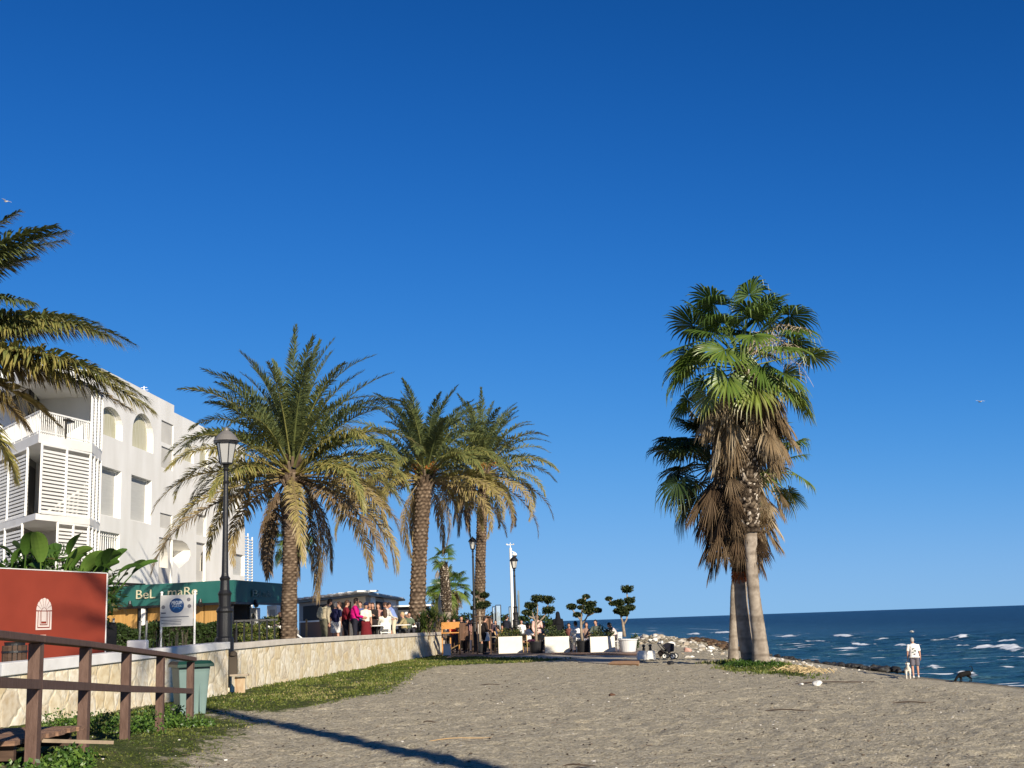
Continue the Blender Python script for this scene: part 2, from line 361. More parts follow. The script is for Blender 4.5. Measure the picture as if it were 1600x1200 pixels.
def sea_material():
    m = bpy.data.materials.new('sea_water'); m.use_nodes = True; n = m.node_tree.nodes; l = m.node_tree.links; b = n['Principled BSDF']
    tc = n.new('ShaderNodeTexCoord'); P = tc.outputs['Object']
    mp = n.new('ShaderNodeMapping'); mp.inputs['Scale'].default_value = (.45, 1, 1); l.new(P, mp.inputs[0])
    def nz(s, d=5, r=.6):
        t = n.new('ShaderNodeTexNoise'); t.inputs['Scale'].default_value = s; t.inputs['Detail'].default_value = d; t.inputs['Roughness'].default_value = r; l.new(mp.outputs[0], t.inputs['Vector']); return t.outputs['Fac']
    sh = n.new('ShaderNodeAttribute'); sh.attribute_name = 'shallow'; fo = n.new('ShaderNodeAttribute'); fo.attribute_name = 'foam'
    def ramp(f, st):
        r = n.new('ShaderNodeValToRGB'); cr = r.color_ramp
        while len(cr.elements) < len(st): cr.elements.new(.5)
        for e, (p, c) in zip(cr.elements, st): e.position = p; e.color = (*c, 1)
        l.new(f, r.inputs[0]); return r.outputs[0]
    deep = ramp(nz(.16, 9, .78), [(.34, (.0002, .002, .010)), (.5, (.001, .011, .034)), (.62, (.008, .05, .10))])
    shal = ramp(nz(.45, 9, .78), [(.32, (.004, .028, .06)), (.5, (.020, .080, .125)), (.66, (.085, .19, .23))])
    x = n.new('ShaderNodeMix'); x.data_type = 'RGBA'; l.new(sh.outputs['Fac'], x.inputs[0]); l.new(deep, x.inputs[6]); l.new(shal, x.inputs[7])
    l.new(x.outputs[2], b.inputs['Base Color']); b.inputs['Roughness'].default_value = .28; b.inputs['IOR'].default_value = 1.33; b.inputs['Specular IOR Level'].default_value = .05
    bp = n.new('ShaderNodeBump'); bp.inputs['Strength'].default_value = 1; bp.inputs['Distance'].default_value = .9
    hh = n.new('ShaderNodeMath'); hh.operation = 'MULTIPLY_ADD'; hh.inputs[1].default_value = .35; l.new(nz(1.6, 5, .65), hh.inputs[0]); l.new(nz(.4, 6, .6), hh.inputs[2])
    l.new(hh.outputs[0], bp.inputs['Height']); l.new(bp.outputs[0], b.inputs['Normal'])
    f = n.new('ShaderNodeBsdfPrincipled'); f.inputs['Base Color'].default_value = (.78, .82, .85, 1); f.inputs['Roughness'].default_value = .8
    ad = n.new('ShaderNodeMath'); ad.operation = 'MULTIPLY_ADD'; ad.inputs[1].default_value = 1.1; ad.inputs[2].default_value = -.55; l.new(nz(2.4, 6, .75), ad.inputs[0])
    a2 = n.new('ShaderNodeMath'); a2.operation = 'ADD'; l.new(ad.outputs[0], a2.inputs[0]); l.new(fo.outputs['Fac'], a2.inputs[1])
    fm = ramp(a2.outputs[0], [(.3, (0, 0, 0)), (.52, (1, 1, 1))])
    mx = n.new('ShaderNodeMixShader'); l.new(fm, mx.inputs[0]); l.new(b.outputs[0], mx.inputs[1]); l.new(f.outputs[0], mx.inputs[2]); l.new(mx.outputs[0], n['Material Output'].inputs[0])
    return m
tag(gridmesh('sea', xs, ys, Z, {'foam': foam, 'shallow': sh}, sea_material()), kind='structure')
# ------------------------------------------------------------------ palms
FROND = ramp_mat('palm_leaf', [(0, (.070, .105, .055)), (.3, (.165, .19, .06)), (.5, (.33, .28, .085)), (.7, (.34, .26, .125)), (1, (.17, .115, .07))], rough=.45, spec=.4, transl=.25)
FAN = ramp_mat('fan_leaf', [(0, (.028, .065, .014)), (.3, (.09, .15, .024)), (.5, (.20, .25, .045)), (.72, (.34, .26, .14)), (1, (.17, .10, .055))], rough=.38, spec=.5, transl=.25)
DRY = ramp_mat('dry_leaf', [(0, (.10, .065, .035)), (.5, (.25, .18, .105)), (1, (.42, .34, .23))], rough=.8, spec=.1, transl=.15)
FANSHADE = ramp_mat('shaded_fan_leaf', [(0, (.012, .028, .010)), (.3, (.03, .055, .014)), (.5, (.06, .075, .02)), (.72, (.10, .07, .035)), (1, (.06, .038, .022))], rough=.5, spec=.35, transl=.12)  # leaf colours darkened to stand for the shade of the taller palm
DRYSHADE = ramp_mat('shaded_dry_leaf', [(0, (.035, .022, .014)), (.5, (.10, .065, .038)), (1, (.20, .145, .09))], rough=.85, spec=.1, transl=.1)  # dead-leaf browns deepened for the same shade
BARK = ramp_mat('palm_bark', [(0, (.035, .024, .017)), (.5, (.16, .115, .08)), (1, (.34, .27, .20))], rough=.95, spec=.05, transl=0, nscale=9)
BARKG = ramp_mat('grey_bark', [(0, (.07, .055, .042)), (.5, (.23, .19, .15)), (1, (.44, .38, .31))], rough=.9, spec=.05, transl=0, nscale=5)
BOOT = ramp_mat('boot_bark', [(0, (.02, .014, .01)), (.5, (.22, .17, .12)), (1, (.62, .55, .46))], rough=.9, spec=.05, transl=0, nscale=8)
STALK = mat('fruit_stalk', (.62, .2, .04), rough=.6)
PALESTALK = mat('pale_stalk', (.42, .34, .24), rough=.8)

def frond(mb, base, az, elev, L, droop, nl, ll, tone, rng, wleaf=.035, roll=None, upv=.45, curve=1.3, bare=.14, hang=.25, sag=0., spr=1.):
    K = 15; t = np.linspace(0, 1, K); el = elev - droop*t**curve
    h = np.array([math.cos(az), math.sin(az), 0]); S0 = np.array([-math.sin(az), math.cos(az), 0])
    side = rng.uniform(-.25, .25)
    T = np.cos(el)[:, None]*h + np.sin(el)[:, None]*np.array([0, 0, 1]) + (side*t**1.5)[:, None]*S0
    T /= np.linalg.norm(T, axis=1)[:, None]
    P = np.array(base) + np.vstack([[0, 0, 0], np.cumsum((T[1:]+T[:-1])/2*L/(K-1), 0)])
    roll = rng.uniform(-.5, .5) if roll is None else roll
    N = np.cross(S0[None], T)*-1; N = np.where((N[:, 2:3] < 0), -N, N); N = N/np.linalg.norm(N, axis=1)[:, None]
    S = np.cross(T, N)
    c, s = math.cos(roll), math.sin(roll); S, N = S*c+N*s, N*c-S*s
    # rachis
    r = np.interp(t, [0, .15, 1], [.05, .03, .006])[:, None]*(L/4)
    V = np.stack([P+S*r, P+N*r*.8, P-S*r, P-N*r*.8], 1).reshape(-1, 3)
    mb.add(V, [(i*4+j, i*4+(j+1) % 4, i*4+4+(j+1) % 4, i*4+4+j) for i in range(K-1) for j in range(4)], np.clip(tone+.15, 0, 1))
    # leaflets
    tt = np.linspace(bare, 1, nl)
    tt = np.concatenate([tt, tt]); sg = np.repeat([1., -1.], nl); tt = np.clip(tt + np.array([rng.uniform(-.008, .008) for _ in tt]), 0, 1)
    pi = tt*(K-1); i0 = np.minimum(pi.astype(int), K-2); fr = (pi-i0)[:, None]
    p = P[i0]*(1-fr)+P[i0+1]*fr; Tt = T[i0]; Ss = S[i0]; Nn = N[i0]
    q = (tt-bare)/(1-bare)
    ln = ll*np.interp(q, [0, .08, .3, .7, 1], [.35, .75, 1, .85, .4])*np.array([rng.uniform(.8, 1.12) for _ in tt])
    ang = np.interp(q, [0, .5, 1], [1.15*spr, .85*spr, .3*spr]) + np.array([rng.uniform(-.13, .13) for _ in tt])
    v = upv + np.array([rng.uniform(-.75, .75) for _ in tt])
    D = Tt*np.cos(ang)[:, None] + Ss*(sg*np.sin(ang)*np.cos(v))[:, None] + Nn*(np.sin(ang)*np.sin(v))[:, None]
    D /= np.linalg.norm(D, axis=1)[:, None]
    dn = np.array([0, 0, -1.])
    mid = p + D*(ln*.55)[:, None] + dn*(ln*hang*.25)[:, None]
    tip = p + D*(ln*(1-sag*.3))[:, None] + dn*(ln*(hang+sag))[:, None]
    W = np.cross(D, Nn + Tt*.4); W /= np.linalg.norm(W, axis=1)[:, None]+1e-9
    w = wleaf*np.interp(q, [0, .3, 1], [.7, 1, .6])[:, None]*.5
    V = np.stack([p-W*w*.5, p+W*w*.5, mid+W*w, mid-W*w, tip], 1).reshape(-1, 3)
    m_ = len(tt); k = np.arange(m_)*5
    fs = [(a, a+1, a+2, a+3) for a in k.tolist()] + [(a+3, a+2, a+4) for a in k.tolist()]
    tn = np.clip(tone + np.array([rng.uniform(-.10, .12) for _ in tt]), 0, 1)
    tn = np.stack([tn, tn, tn, tn, np.clip(tn+.12, 0, 1)], 1).ravel()
    mb.add(V, fs, tn)

def bark_trunk(pts, rad, scar_h=.16, scars=9, depth=.035, seg=44, step=.035, base_flare=0):
    """a trunk with the diamond pattern of old leaf bases; pts: centre line, rad: radius along it"""
    pts = np.array([list(p) for p in pts], float); L = np.concatenate([[0], np.cumsum(np.linalg.norm(np.diff(pts, axis=0), axis=1))])
    n = max(8, int(L[-1]/step)); u = np.linspace(0, L[-1], n)
    c = np.stack([np.interp(u, L, pts[:, i]) for i in range(3)], 1); 
    for _ in range(6): c[1:-1] = (c[:-2]+c[2:]+c[1:-1]*2)/4
    r = np.interp(u, L, rad); th = np.linspace(0, 2*np.pi, seg, endpoint=False)
    U, TH = np.meshgrid(u, th, indexing='ij')
    row = U/scar_h; a = TH/(2*np.pi)*scars
    # diamond lattice: distance to the nearest leaf-base centre, lower lip thrown outwards
    a = a + .25*(vn(TH*0+2, U*2.2, 13)-.5); row = row + .35*vn(np.cos(TH)*2+5, U*1.5+np.sin(TH)*2, 12)
    x = (a + .5*(np.floor(row) % 2)) % 1 - .5; y = row % 1; cell = _h(np.floor(row), np.floor((a + .5*(np.floor(row) % 2)) % scars), 77)
    d = 1 - (np.abs(x)*2*.75 + np.abs(y-.45)*1.15); lip = np.clip(d, 0, 1)*np.clip(1.25-y, 0, 1)
    nz = vn(TH*3+5, U*14, 3)*.5+vn(TH*9, U*31, 8)*.5
    RR = r[:, None] + depth*(lip*1.5*(.45+.9*cell) - .3) + depth*.35*(nz-.5) + base_flare*np.exp(-U/.35)
    V = np.stack([c[:, 0:1]+RR*np.cos(TH), c[:, 1:2]+RR*np.sin(TH), np.broadcast_to(c[:, 2:3], RR.shape)], -1).reshape(-1, 3)
    k = np.arange(n*seg).reshape(n, seg); k2 = np.roll(k, -1, 1)
    f = np.stack([k[:-1], k2[:-1], k2[1:], k[1:]], -1).reshape(-1, 4)
    tone = np.clip(.12+lip*(.35+.75*cell)+(nz-.5)*.6, 0, 1).ravel()
    return V, f, tone

def feather_palm(px, base_z, Y, cpx, ctop, rtr, n, L, seed, label, group='feather palms along the promenade wall', ll=.42, wleaf=.04, nl=62, ndry=12, fruit=True, trpts=None, tone0=.08, elmin=-38, name='feather_palm', L_low=1.0, bark=(.15, 10, .035), bend=1.15):
    rng = random.Random(seed)
    b = at(px, 1000, Y); b.z = base_z; top = at(cpx, ctop, Y)
    o = thing(name, label, 'palm tree', b, 0, group)
    q = top - b
    mid = Vector((q.x*.4, q.y*.4, q.z*.5))
    V, f, tn = bark_trunk([(0, 0, -.1), mid, q], [rtr*1.12, rtr*.95, rtr*1.0], bark[0], bark[1], bark[2])
    mb = MB(); mb.add(V, f, tn); mb.build('trunk', BARK, o, smooth=False)
    mb = MB()
    # the mass of cut leaf bases under the crown
    for i in range(70):
        a = rng.uniform(0, 6.28); z = rng.uniform(-.75, .25); r0 = rtr*(1.0+.3*(1-abs(z+.2)))
        p = q + Vector((math.cos(a)*r0*.7, math.sin(a)*r0*.7, z)); e = p + Vector((math.cos(a)*.22, math.sin(a)*.22, .30))
        mb.bar(p, e, .09, .05, tone=rng.uniform(.1, .8))
    mb.build('leaf_bases', BARK, o)
    mb = MB()
    for i in range(n):
        k = i/(n-1); az = i*2.39996 + rng.uniform(-.25, .25)
        el = R(np.interp(k, [0, .25, .6, 1], [86, 63, 28, elmin]) + rng.uniform(-8, 8))
        if k > .52 and math.cos(az+1.62) > .62: az += .95*(1 if rng.random() < .5 else -1)
        dr = np.interp(k, [0, .25, .6, 1], [.55, .9, 1.25, 1.15])*bend*rng.uniform(.75, 1.25)
        Lf = L*np.interp(k, [0, .2, .7, 1], [.93, 1, .97, L_low])*rng.uniform(.85, 1.08)
        tone = np.clip(tone0 + np.interp(k, [0, .35, .75, 1], [0, .08, .34, .68]) + rng.uniform(-.1, .12), 0, 1)
        r0 = np.interp(k, [0, .3, 1], [.06, .2, .32])
        p0 = q + Vector((math.cos(az)*r0, math.sin(az)*r0, np.interp(k, [0, 1], [.35, -.35])))
        frond(mb, p0, az, el, Lf, dr, nl, ll, tone, rng, wleaf, hang=.12+.3*k, upv=.5-.35*k, curve=1.25+1.1*k, spr=1.1)
    mb.build('crown', FROND, o)
    if ndry:
        mb = MB()
        for i in range(ndry):
            az = rng.uniform(0, 6.28); el = R(rng.uniform(-50, 5))
            if math.cos(az+1.62) > .5: az += math.pi
            frond(mb, q+Vector((math.cos(az)*.3, math.sin(az)*.3, -.4)), az, el, L*rng.uniform(.65, .95), R(85)+el*.6+rng.uniform(-.1, .25), int(nl*.8), ll*.8, rng.uniform(.75, 1), rng, wleaf*.9, hang=.75, upv=-.1, curve=.75, sag=.3)
        mb.build('dead_fronds', FROND, o)
    if fruit:
        mb = MB()
        for i in range(16):
            az = rng.uniform(0, 6.28); a0 = rng.uniform(.5, 1.1)
            pts = [q + Vector((math.cos(az)*d*.8, math.sin(az)*d*.8, .15 + d*a0 - .5*d*d)) for d in (.15, .4, .7, .95)]
            mb.tube(pts, [.022, .02, .016, .01], 5)
            for j in range(9):
                e = pts[3]+Vector((rng.uniform(-.16, .16), rng.uniform(-.16, .16), rng.uniform(-.3, .0))); mb.tube([pts[2], (pts[3]+e)/2, e], [.006, .006, .005], 3)
        mb.build('fruit_stalks', STALK, o)
    return o

def fan(mb, base, az, el, pet, Rf, tone, rng, nseg=30, spread=2.35, fold=0., curl=.5, tipdroop=.35, dead=False, mi=0):
    """petiole + pleated fan leaf. el: petiole elevation at its base"""
    h = Vector((math.cos(az), math.sin(az), 0)); up = Vector((0, 0, 1)); side = Vector((-math.sin(az), math.cos(az), 0))
    e1 = el - curl*.6
    p1 = base + (h*math.cos(el)+up*math.sin(el))*pet*.5; p2 = p1 + (h*math.cos(e1)+up*math.sin(e1))*pet*.5
    mb.tube([base, p1, p2], [.028, .02, .014], 5, tone=min(1, tone+.15), mi=mi)
    e2 = e1 - curl*.8
    ax = h*math.cos(e2)+up*math.sin(e2); nrm = (-h*math.sin(e2)+up*math.cos(e2))
    rl = rng.uniform(-.5, .5); s_ = side*math.cos(rl)+nrm*math.sin(rl); nrm = nrm*math.cos(rl)-side*math.sin(rl)
    vs = []; fs = []; tn = []
    ax, s_, nrm = np.array(ax), np.array(s_), np.array(nrm); O = np.array(p2)
    for i in range(nseg):
        a = spread*(i/(nseg-1)-.5)*2; a += rng.uniform(-.03, .03)
        d = ax*math.cos(a)+s_*math.sin(a); lat = -ax*math.sin(a)+s_*math.cos(a)
        d = d + nrm*(-fold*abs(math.sin(a))) ; d /= np.linalg.norm(d)
        rr = Rf*(1-.18*(abs(a)/spread)**2)*rng.uniform(.9, 1.08)
        w = spread*2/(nseg-1)*.52; td = tipdroop*rng.uniform(.6, 1.5)
        P = []
        for r_, wf, dr in ((.04, 1, 0), (.35, 1, 0), (.58, .85, .04), (.8, .42, .35)):
            c = O + d*rr*r_ + np.array([0, 0, -1])*rr*td*dr; hw = lat*rr*r_*w*wf if r_ < .6 else lat*rr*.58*w*wf
            off = nrm*rr*.018*(1 if i % 2 else -1)
            P += [c-hw+off*0, c+off*1.0, c+hw+off*0]
        tipp = O + d*rr*(1-td*.25) + np.array([0, 0, -1])*rr*td*.95; P.append(tipp)
        k = len(vs); vs += P
        for j in range(3): fs += [(k+j*3, k+j*3+1, k+j*3+4, k+j*3+3), (k+j*3+1, k+j*3+2, k+j*3+5, k+j*3+4)]
        fs += [(k+9, k+10, k+12), (k+10, k+11, k+12)]
        t0 = np.clip(tone+rng.uniform(-.06, .06), 0, 1); tn += [t0]*6+[t0]*3+[min(1, t0+.06)]*3+[min(1, t0+.2)]
    mb.add(vs, fs, tn, mi)

def fan_palm(label, pts, rads, bootz, crown, nleaf, Rf, pet, seed, nskirt=40, skirt=1.9, group=None, skirt_r=.55, name='fan_palm', stalks=0, boots=True, base=None, tilt=None, redband=None, elmin=-25, skip=None, skskip=None, leafm=None, skirtm=None):
    rng = random.Random(seed); b = Vector(pts[0]) if base is None else Vector(base)
    o = thing(name, label, 'palm tree', b, 0, group)
    P = [Vector(p)-b for p in pts]
    zb = bootz - b.z
    low = [p for p in P if p.z < zb]; hi = [p for p in P if p.z >= zb]
    def lerp(z):
        for i in range(len(P)-1):
            if P[i].z <= z <= P[i+1].z:
                t = (z-P[i].z)/(P[i+1].z-P[i].z); return P[i].lerp(P[i+1], t), rads[i]+(rads[i+1]-rads[i])*t
        return P[-1], rads[-1]
    pb, rb = lerp(zb)
    rl = [rads[i] for i in range(len(low))]
    V, f, tn = bark_trunk([low[0]-Vector((0, 0, .3))]+low+[pb], [rl[0]*1.12]+rl+[rb], .09, 1, .006, base_flare=.05)
    # smooth grey lower trunk: rings and worn patches instead of diamonds
    zz = V[:, 2]; th = np.arctan2(V[:, 1], V[:, 0]); tn = np.clip(.62+.35*(vn(th*1.2+3, zz*2.2, 4)-.5)-.35*(np.clip(vn(th*0+1, zz*9, 5)-.62, 0, 1)*2)+.25*(vn(th*4, zz*20, 6)-.5), 0, 1)
    mb = MB(); mb.add(V, f, tn); mb.build('trunk', BARKG, o, smooth=True)
    if boots:
        V, f, tn = bark_trunk([pb]+hi, [rb*1.25]+[rads[i]*1.35 for i in range(len(P)-len(hi), len(P))], .15, 8, .06, seg=56, step=.025)
        mb = MB(); mb.add(V, f, np.clip(tn*.25, 0, 1))
        z = pb.z+.05; row = 0; ztop_ = P[-1].z-.1
        while z < ztop_:
            for j in range(8):
                c, r_ = lerp(z); a = (j+.5*(row % 2))/8*6.283+rng.uniform(-.18, .18); d = Vector((math.cos(a), math.sin(a), 0)); s_ = Vector((-d.y, d.x, 0)); r_ *= 1.12
                lean = rng.uniform(-.10, .10); ln = rng.uniform(.15, .30); w_ = rng.uniform(.04, .075); t0 = rng.choice([.35, .55, .7, .85, 1])
                b0 = c+d*(r_-.02)+Vector((0, 0, rng.uniform(-.03, .03))); tip_ = b0+d*rng.uniform(.05, .12)+s_*lean+Vector((0, 0, ln))
                mb.add([b0-s_*w_*1.5, b0+d*.03, b0+s_*w_*1.5, tip_-s_*w_*.6, tip_+d*.02, tip_+s_*w_*.6, tip_-d*.03], [(0, 1, 4, 3), (1, 2, 5, 4), (3, 4, 5, 6), (0, 3, 6), (2, 6, 5)], [t0*.5, t0*.7, t0*.5, t0, t0, t0, t0*.4])
            z += .105; row += 1
        mb.build('leaf_bases', BOOT, o)
    if redband:
        z0, z1 = redband; mb = MB()
        for i in range(260):
            a = rng.uniform(0, 6.28); z = rng.uniform(z0, z1)-b.z; c, r_ = lerp(z); d = Vector((math.cos(a), math.sin(a), 0))
            p = c+d*(r_+.01); p.z = z; mb.bar(p, p+d*rng.uniform(.02, .07)+Vector((rng.uniform(-.04, .04), rng.uniform(-.04, .04), rng.uniform(-.16, -.04))), .02, .008)
        mb.build('fibre_band', mat('red_fibre', (.36, .10, .03), rough=.9), o)
    q = Vector(crown)-b
    mb = MB()
    for i in range(nleaf):
        k = i/(nleaf-1); az = i*2.39996+rng.uniform(-.3, .3)
        el = R(np.interp(k, [0, .3, .65, 1], [80, 50, 15, elmin])+rng.uniform(-9, 9))
        if skip and k > .15 and math.cos(az-skip[0]) > math.cos(skip[1]): az += math.pi*.8
        p0 = q + Vector((math.cos(az)*.12, math.sin(az)*.12, .3-.5*k))
        fan(mb, p0, az, el, pet*rng.uniform(.8, 1.15), Rf*rng.uniform(.85, 1.1), np.clip(.12+.30*k**1.5+rng.uniform(-.08, .14), 0, 1), rng, curl=rng.uniform(.1, .75), tipdroop=rng.uniform(.12, .5))
    mb.build('crown', leafm or FAN, o)
    if nskirt:
        mb = MB()
        for i in range(nskirt):
            az = rng.uniform(0, 6.28); dz = -rng.uniform(.1, 1)*skirt*.62
            if skskip and math.cos(az-skskip[0]) > math.cos(skskip[1]): az += rng.choice([-1, 1])*1.3
            c, r_ = lerp(min(q.z+dz, P[-1].z)); cc = Vector((c.x, c.y, q.z+dz+.15))
            p0 = cc + Vector((math.cos(az), math.sin(az), 0))*(r_+.05)
            el = R(rng.uniform(-80, -48)+ (12 if rng.random() < .2 else 0))
            fan(mb, p0, az, el, pet*rng.uniform(.45, .75), Rf*rng.uniform(.75, 1.0)*skirt_r/.55, rng.uniform(.15, 1), rng, nseg=18, spread=rng.uniform(.35, .8), curl=.15, tipdroop=.15, fold=.2)
        mb.build('dead_skirt', skirtm or DRY, o)
    if stalks:
        mb = MB()
        for i in range(stalks):
            az = rng.uniform(-.9, 1.0); p = q + Vector((0, 0, .15)); a0 = R(rng.uniform(35, 70)); pts_ = [p]; cur = p.copy(); e = a0
            for j in range(7):
                cur = cur + Vector((math.cos(az)*math.cos(e), math.sin(az)*math.cos(e)*.6, math.sin(e)))*(.26+.03*(i%5)); e -= .26; pts_.append(cur.copy())
            mb.tube(pts_, [.018, .016, .014, .012, .01, .009, .008, .006], 5)
            for j in range(3, 8):
                for _ in range(5):
                    e_ = pts_[j]+Vector((rng.uniform(-.35, .35), rng.uniform(-.3, .3), rng.uniform(-.5, .05))); mb.tube([pts_[j], (pts_[j]+e_)/2+Vector((0, 0, .08)), e_], [.007, .006, .005], 3)
        mb.build('flower_stalks', PALESTALK, o)
    return o

# the three big feather palms behind the wall
feather_palm(451, .78, 43, 456, 735, .255, seed=11, label='large date palm with a wide drooping crown right of the near street lamp', ndry=9, ll=.50, wleaf=.05, nl=120, elmin=-22, fruit=False, bark=(.09, 6, .022), L_low=1.12, bend=1.22, n=84, L=4.75)
feather_palm(650, .78, 63.5, 664, 742, .385, n=78, L=5.1, seed=12, label='middle date palm with orange fruit stalks and thick diamond-patterned trunk', ndry=5, ll=.54, wleaf=.062, nl=112, bark=(.19, 9, .05), elmin=-12, tone0=.04, L_low=1.1, bend=1.2)
feather_palm(748, .02, 69, 756, 735, .29, n=64, L=4.4, seed=13, label='farthest date palm with a slim trunk standing behind the dark far lamp', ndry=5, ll=.48, wleaf=.06, nl=96, elmin=-32, tone0=.08, bend=1.25)
# the palm outside the left edge whose fronds hang into the picture
def side_palm():
    rng = random.Random(5); Y = 29.0; KK = 1.48; b = at(-150, 1000, Y); b.z = .78; q = at(-150, 560, Y)-b
    o = thing('feather_palm', 'near date palm at the left edge, only its long dry-tipped fronds reach into view', 'palm tree', b, 0, 'feather palms along the promenade wall')
    V, f, tn = bark_trunk([(0, 0, -.1), q], [.36, .34], .17, 9, .04)
    mb = MB(); mb.add(V, f, tn); mb.build('trunk', BARK, o)
    mb = MB(); cen = q
    for i in range(46):
        az = i*2.39996; k = i/45
        if math.cos(az) > .45: continue
        frond(mb, cen, az, R(80-110*k), 3.3*KK, .9, 70, .6, .15+.4*k, rng, .05)
    # fronds seen in the picture: (tip px, tip py, start elevation, droop, tone, Yoff)
    for (tx, ty, el, dr, tn_, dy, ll) in [(100, 382, 58, 1.0, .38, .9, .42), (30, 335, 70, .8, .2, .2, .4), (192, 545, 36, 1.0, .5, -.6, .42), (150, 505, 30, .85, .35, .5, .4), (212, 622, 16, .75, .5, -1.0, .4), (180, 600, 12, .6, .55, -.3, .4), (90, 660, 4, .6, .75, .2, .38), (90, 515, 30, .7, .45, -.5, .38), (112, 372, 62, 1.02, .33, .3, .42), (66, 350, 70, .95, .25, -.5, .42), (50, 412, 50, .9, .5, .9, .40), (205, 536, 36, 1.05, .42, .1, .40), (168, 520, 30, .8, .55, .9, .36), (225, 640, 16, .72, .60, -.2, .42), (200, 640, 10, .62, .8, .8, .36),
                                       (44, 670, -5, .75, .85, .2, .34), (22, 745, -22, .8, .6, .3, .34), (40, 470, 55, 1.0, .2, -1.2, .4), (60, 520, 25, .4, .7, 1.4, .3), (120, 600, 15, .45, .7, 1.0, .36)]:
        tip = at(tx, ty, Y+dy*1.4)-b; d = tip-cen; az = math.atan2(d.y, d.x)
        # choose length/elevation so the drooping curve ends at the tip
        hd = math.hypot(d.x, d.y); best = None
        for L_ in np.linspace(2.2, 7.2, 40):
            for e in np.linspace(-70, 85, 78):
                tt = np.linspace(0, 1, 15); ee = R(e)-dr*tt**1.3; x = np.cos(ee).mean()*L_; z = np.sin(ee).mean()*L_
                er = (x-hd)**2+(z-d.z)**2
                if best is None or er < best[0]: best = (er, L_, e)
        frond(mb, cen, az, R(best[2]), best[1], dr, 240, ll*1.7, max(.15, tn_-.16), rng, .075, upv=.15, hang=.42, roll=rng.uniform(-.2, .2), spr=1.2)
    mb.build('crown', FROND, o)
side_palm()
# a tall palm behind the photographer: only its long shadow lies on the sand
def back_palm():
    rng = random.Random(9); g = Vector((6.95, -1.6, 0)); g.z = 0
    o = thing('feather_palm', 'tall palm behind the viewpoint whose trunk shadow crosses the sand', 'palm tree', g, 0, 'feather palms along the promenade wall')
    q = Vector((0, 0, 16.5)); V, f, tn = bark_trunk([(0, 0, -.3), (0.1, 0, 6), q], [.28, .23, .21], .17, 9, .03, seg=24, step=.08)
    mb = MB(); mb.add(V, f, tn); mb.build('trunk', BARK, o)
    mb = MB()
    for i in range(44):
        k = i/43; frond(mb, q, i*2.4, R(80-115*k), 3.0, .9, 40, .4, .2+.4*k, rng, .05)
    mb.build('crown', FROND, o)
back_palm()

# the clump of three tall fan palms on the sand
GP = 'clump of tall fan palms on the sand'
def line(L, Y):
    return [at(x, y, Y) for x, y in L]
g = lambda px, Y: tz(at(px, 1000, Y).x, Y)
fan_palm('tallest fan palm, right trunk of the clump, big green crown on top', line([(1190, 1041), (1187, 1000), (1178, 930), (1174, 880), (1172, 832), (1171, 760), (1171, 690), (1165, 620), (1163, 575)], 38.2), [.27, .215, .185, .185, .21, .22, .22, .21, .2], at(1172, 832, 38.2).z,
         at(1160, 572, 38.2), 50, 1.05, 1.75, 21, nskirt=120, skirt=2.6, skirt_r=.62, group=GP, stalks=14, elmin=-30, skskip=(-1.75, .55))
fan_palm('middle fan palm leaning left, shade-darkened shaggy crown and red fibre band on trunk', line([(1172, 1038), (1163, 990), (1158, 938), (1156, 895), (1151, 840), (1138, 780), (1128, 735)], 39.0), [.22, .215, .20, .19, .20, .2, .2], at(1153, 893, 39).z,
         at(1112, 724, 40.2), 40, .95, 1.25, 22, nskirt=130, skirt=3.8, skirt_r=.62, group=GP, redband=(at(1153, 906, 39).z, at(1153, 886, 39).z), elmin=-50, skip=(-.95, .9), leafm=FANSHADE, skirtm=DRYSHADE)
fan_palm('hindmost fan palm of the clump with the thinnest straight trunk', line([(1146, 1031), (1146, 980), (1147, 920), (1158, 850), (1176, 790), (1190, 745)], 42.5), [.17, .13, .12, .13, .14, .14], at(1160, 840, 42.5).z,
         at(1194, 738, 42.5), 18, .90, 1.15, 23, nskirt=50, skirt=3.0, group=GP, elmin=-40, skip=(-1.7, .9))
# small ones far off
DP = 'small distant palms behind the terrace'
fan_palm('small far palm peeping out behind the trunk of the large date palm', line([(455, 985), (455, 900), (455, 860)], 88), [.2, .18, .16], 6.0, at(455, 848, 88), 26, .85, .95, 31, nskirt=22, skirt=2.0, group=DP)
fan_palm('thin far palm with pale ringed trunk and a tiny ragged tuft', line([(700, 985), (697, 930), (693, 880)], 90), [.3, .26, .2], 2.4, at(692, 874, 90), 9, .75, .5, 32, nskirt=4, skirt=1.5, group=DP, elmin=-40)
fan_palm('low bushy far palm left of the thin pale trunk', line([(690, 985), (690, 955), (690, 935)], 96), [.35, .33, .3], 1.8, at(690, 930, 96), 22, .85, .7, 33, nskirt=16, skirt=1.6, group=DP)
fan_palm('low bushy far palm right of the thin pale trunk', line([(708, 985), (708, 950), (708, 925)], 99), [.3, .3, .28], 1.8, at(709, 922, 99), 22, .8, .9, 34, nskirt=10, skirt=1.6, group=DP)

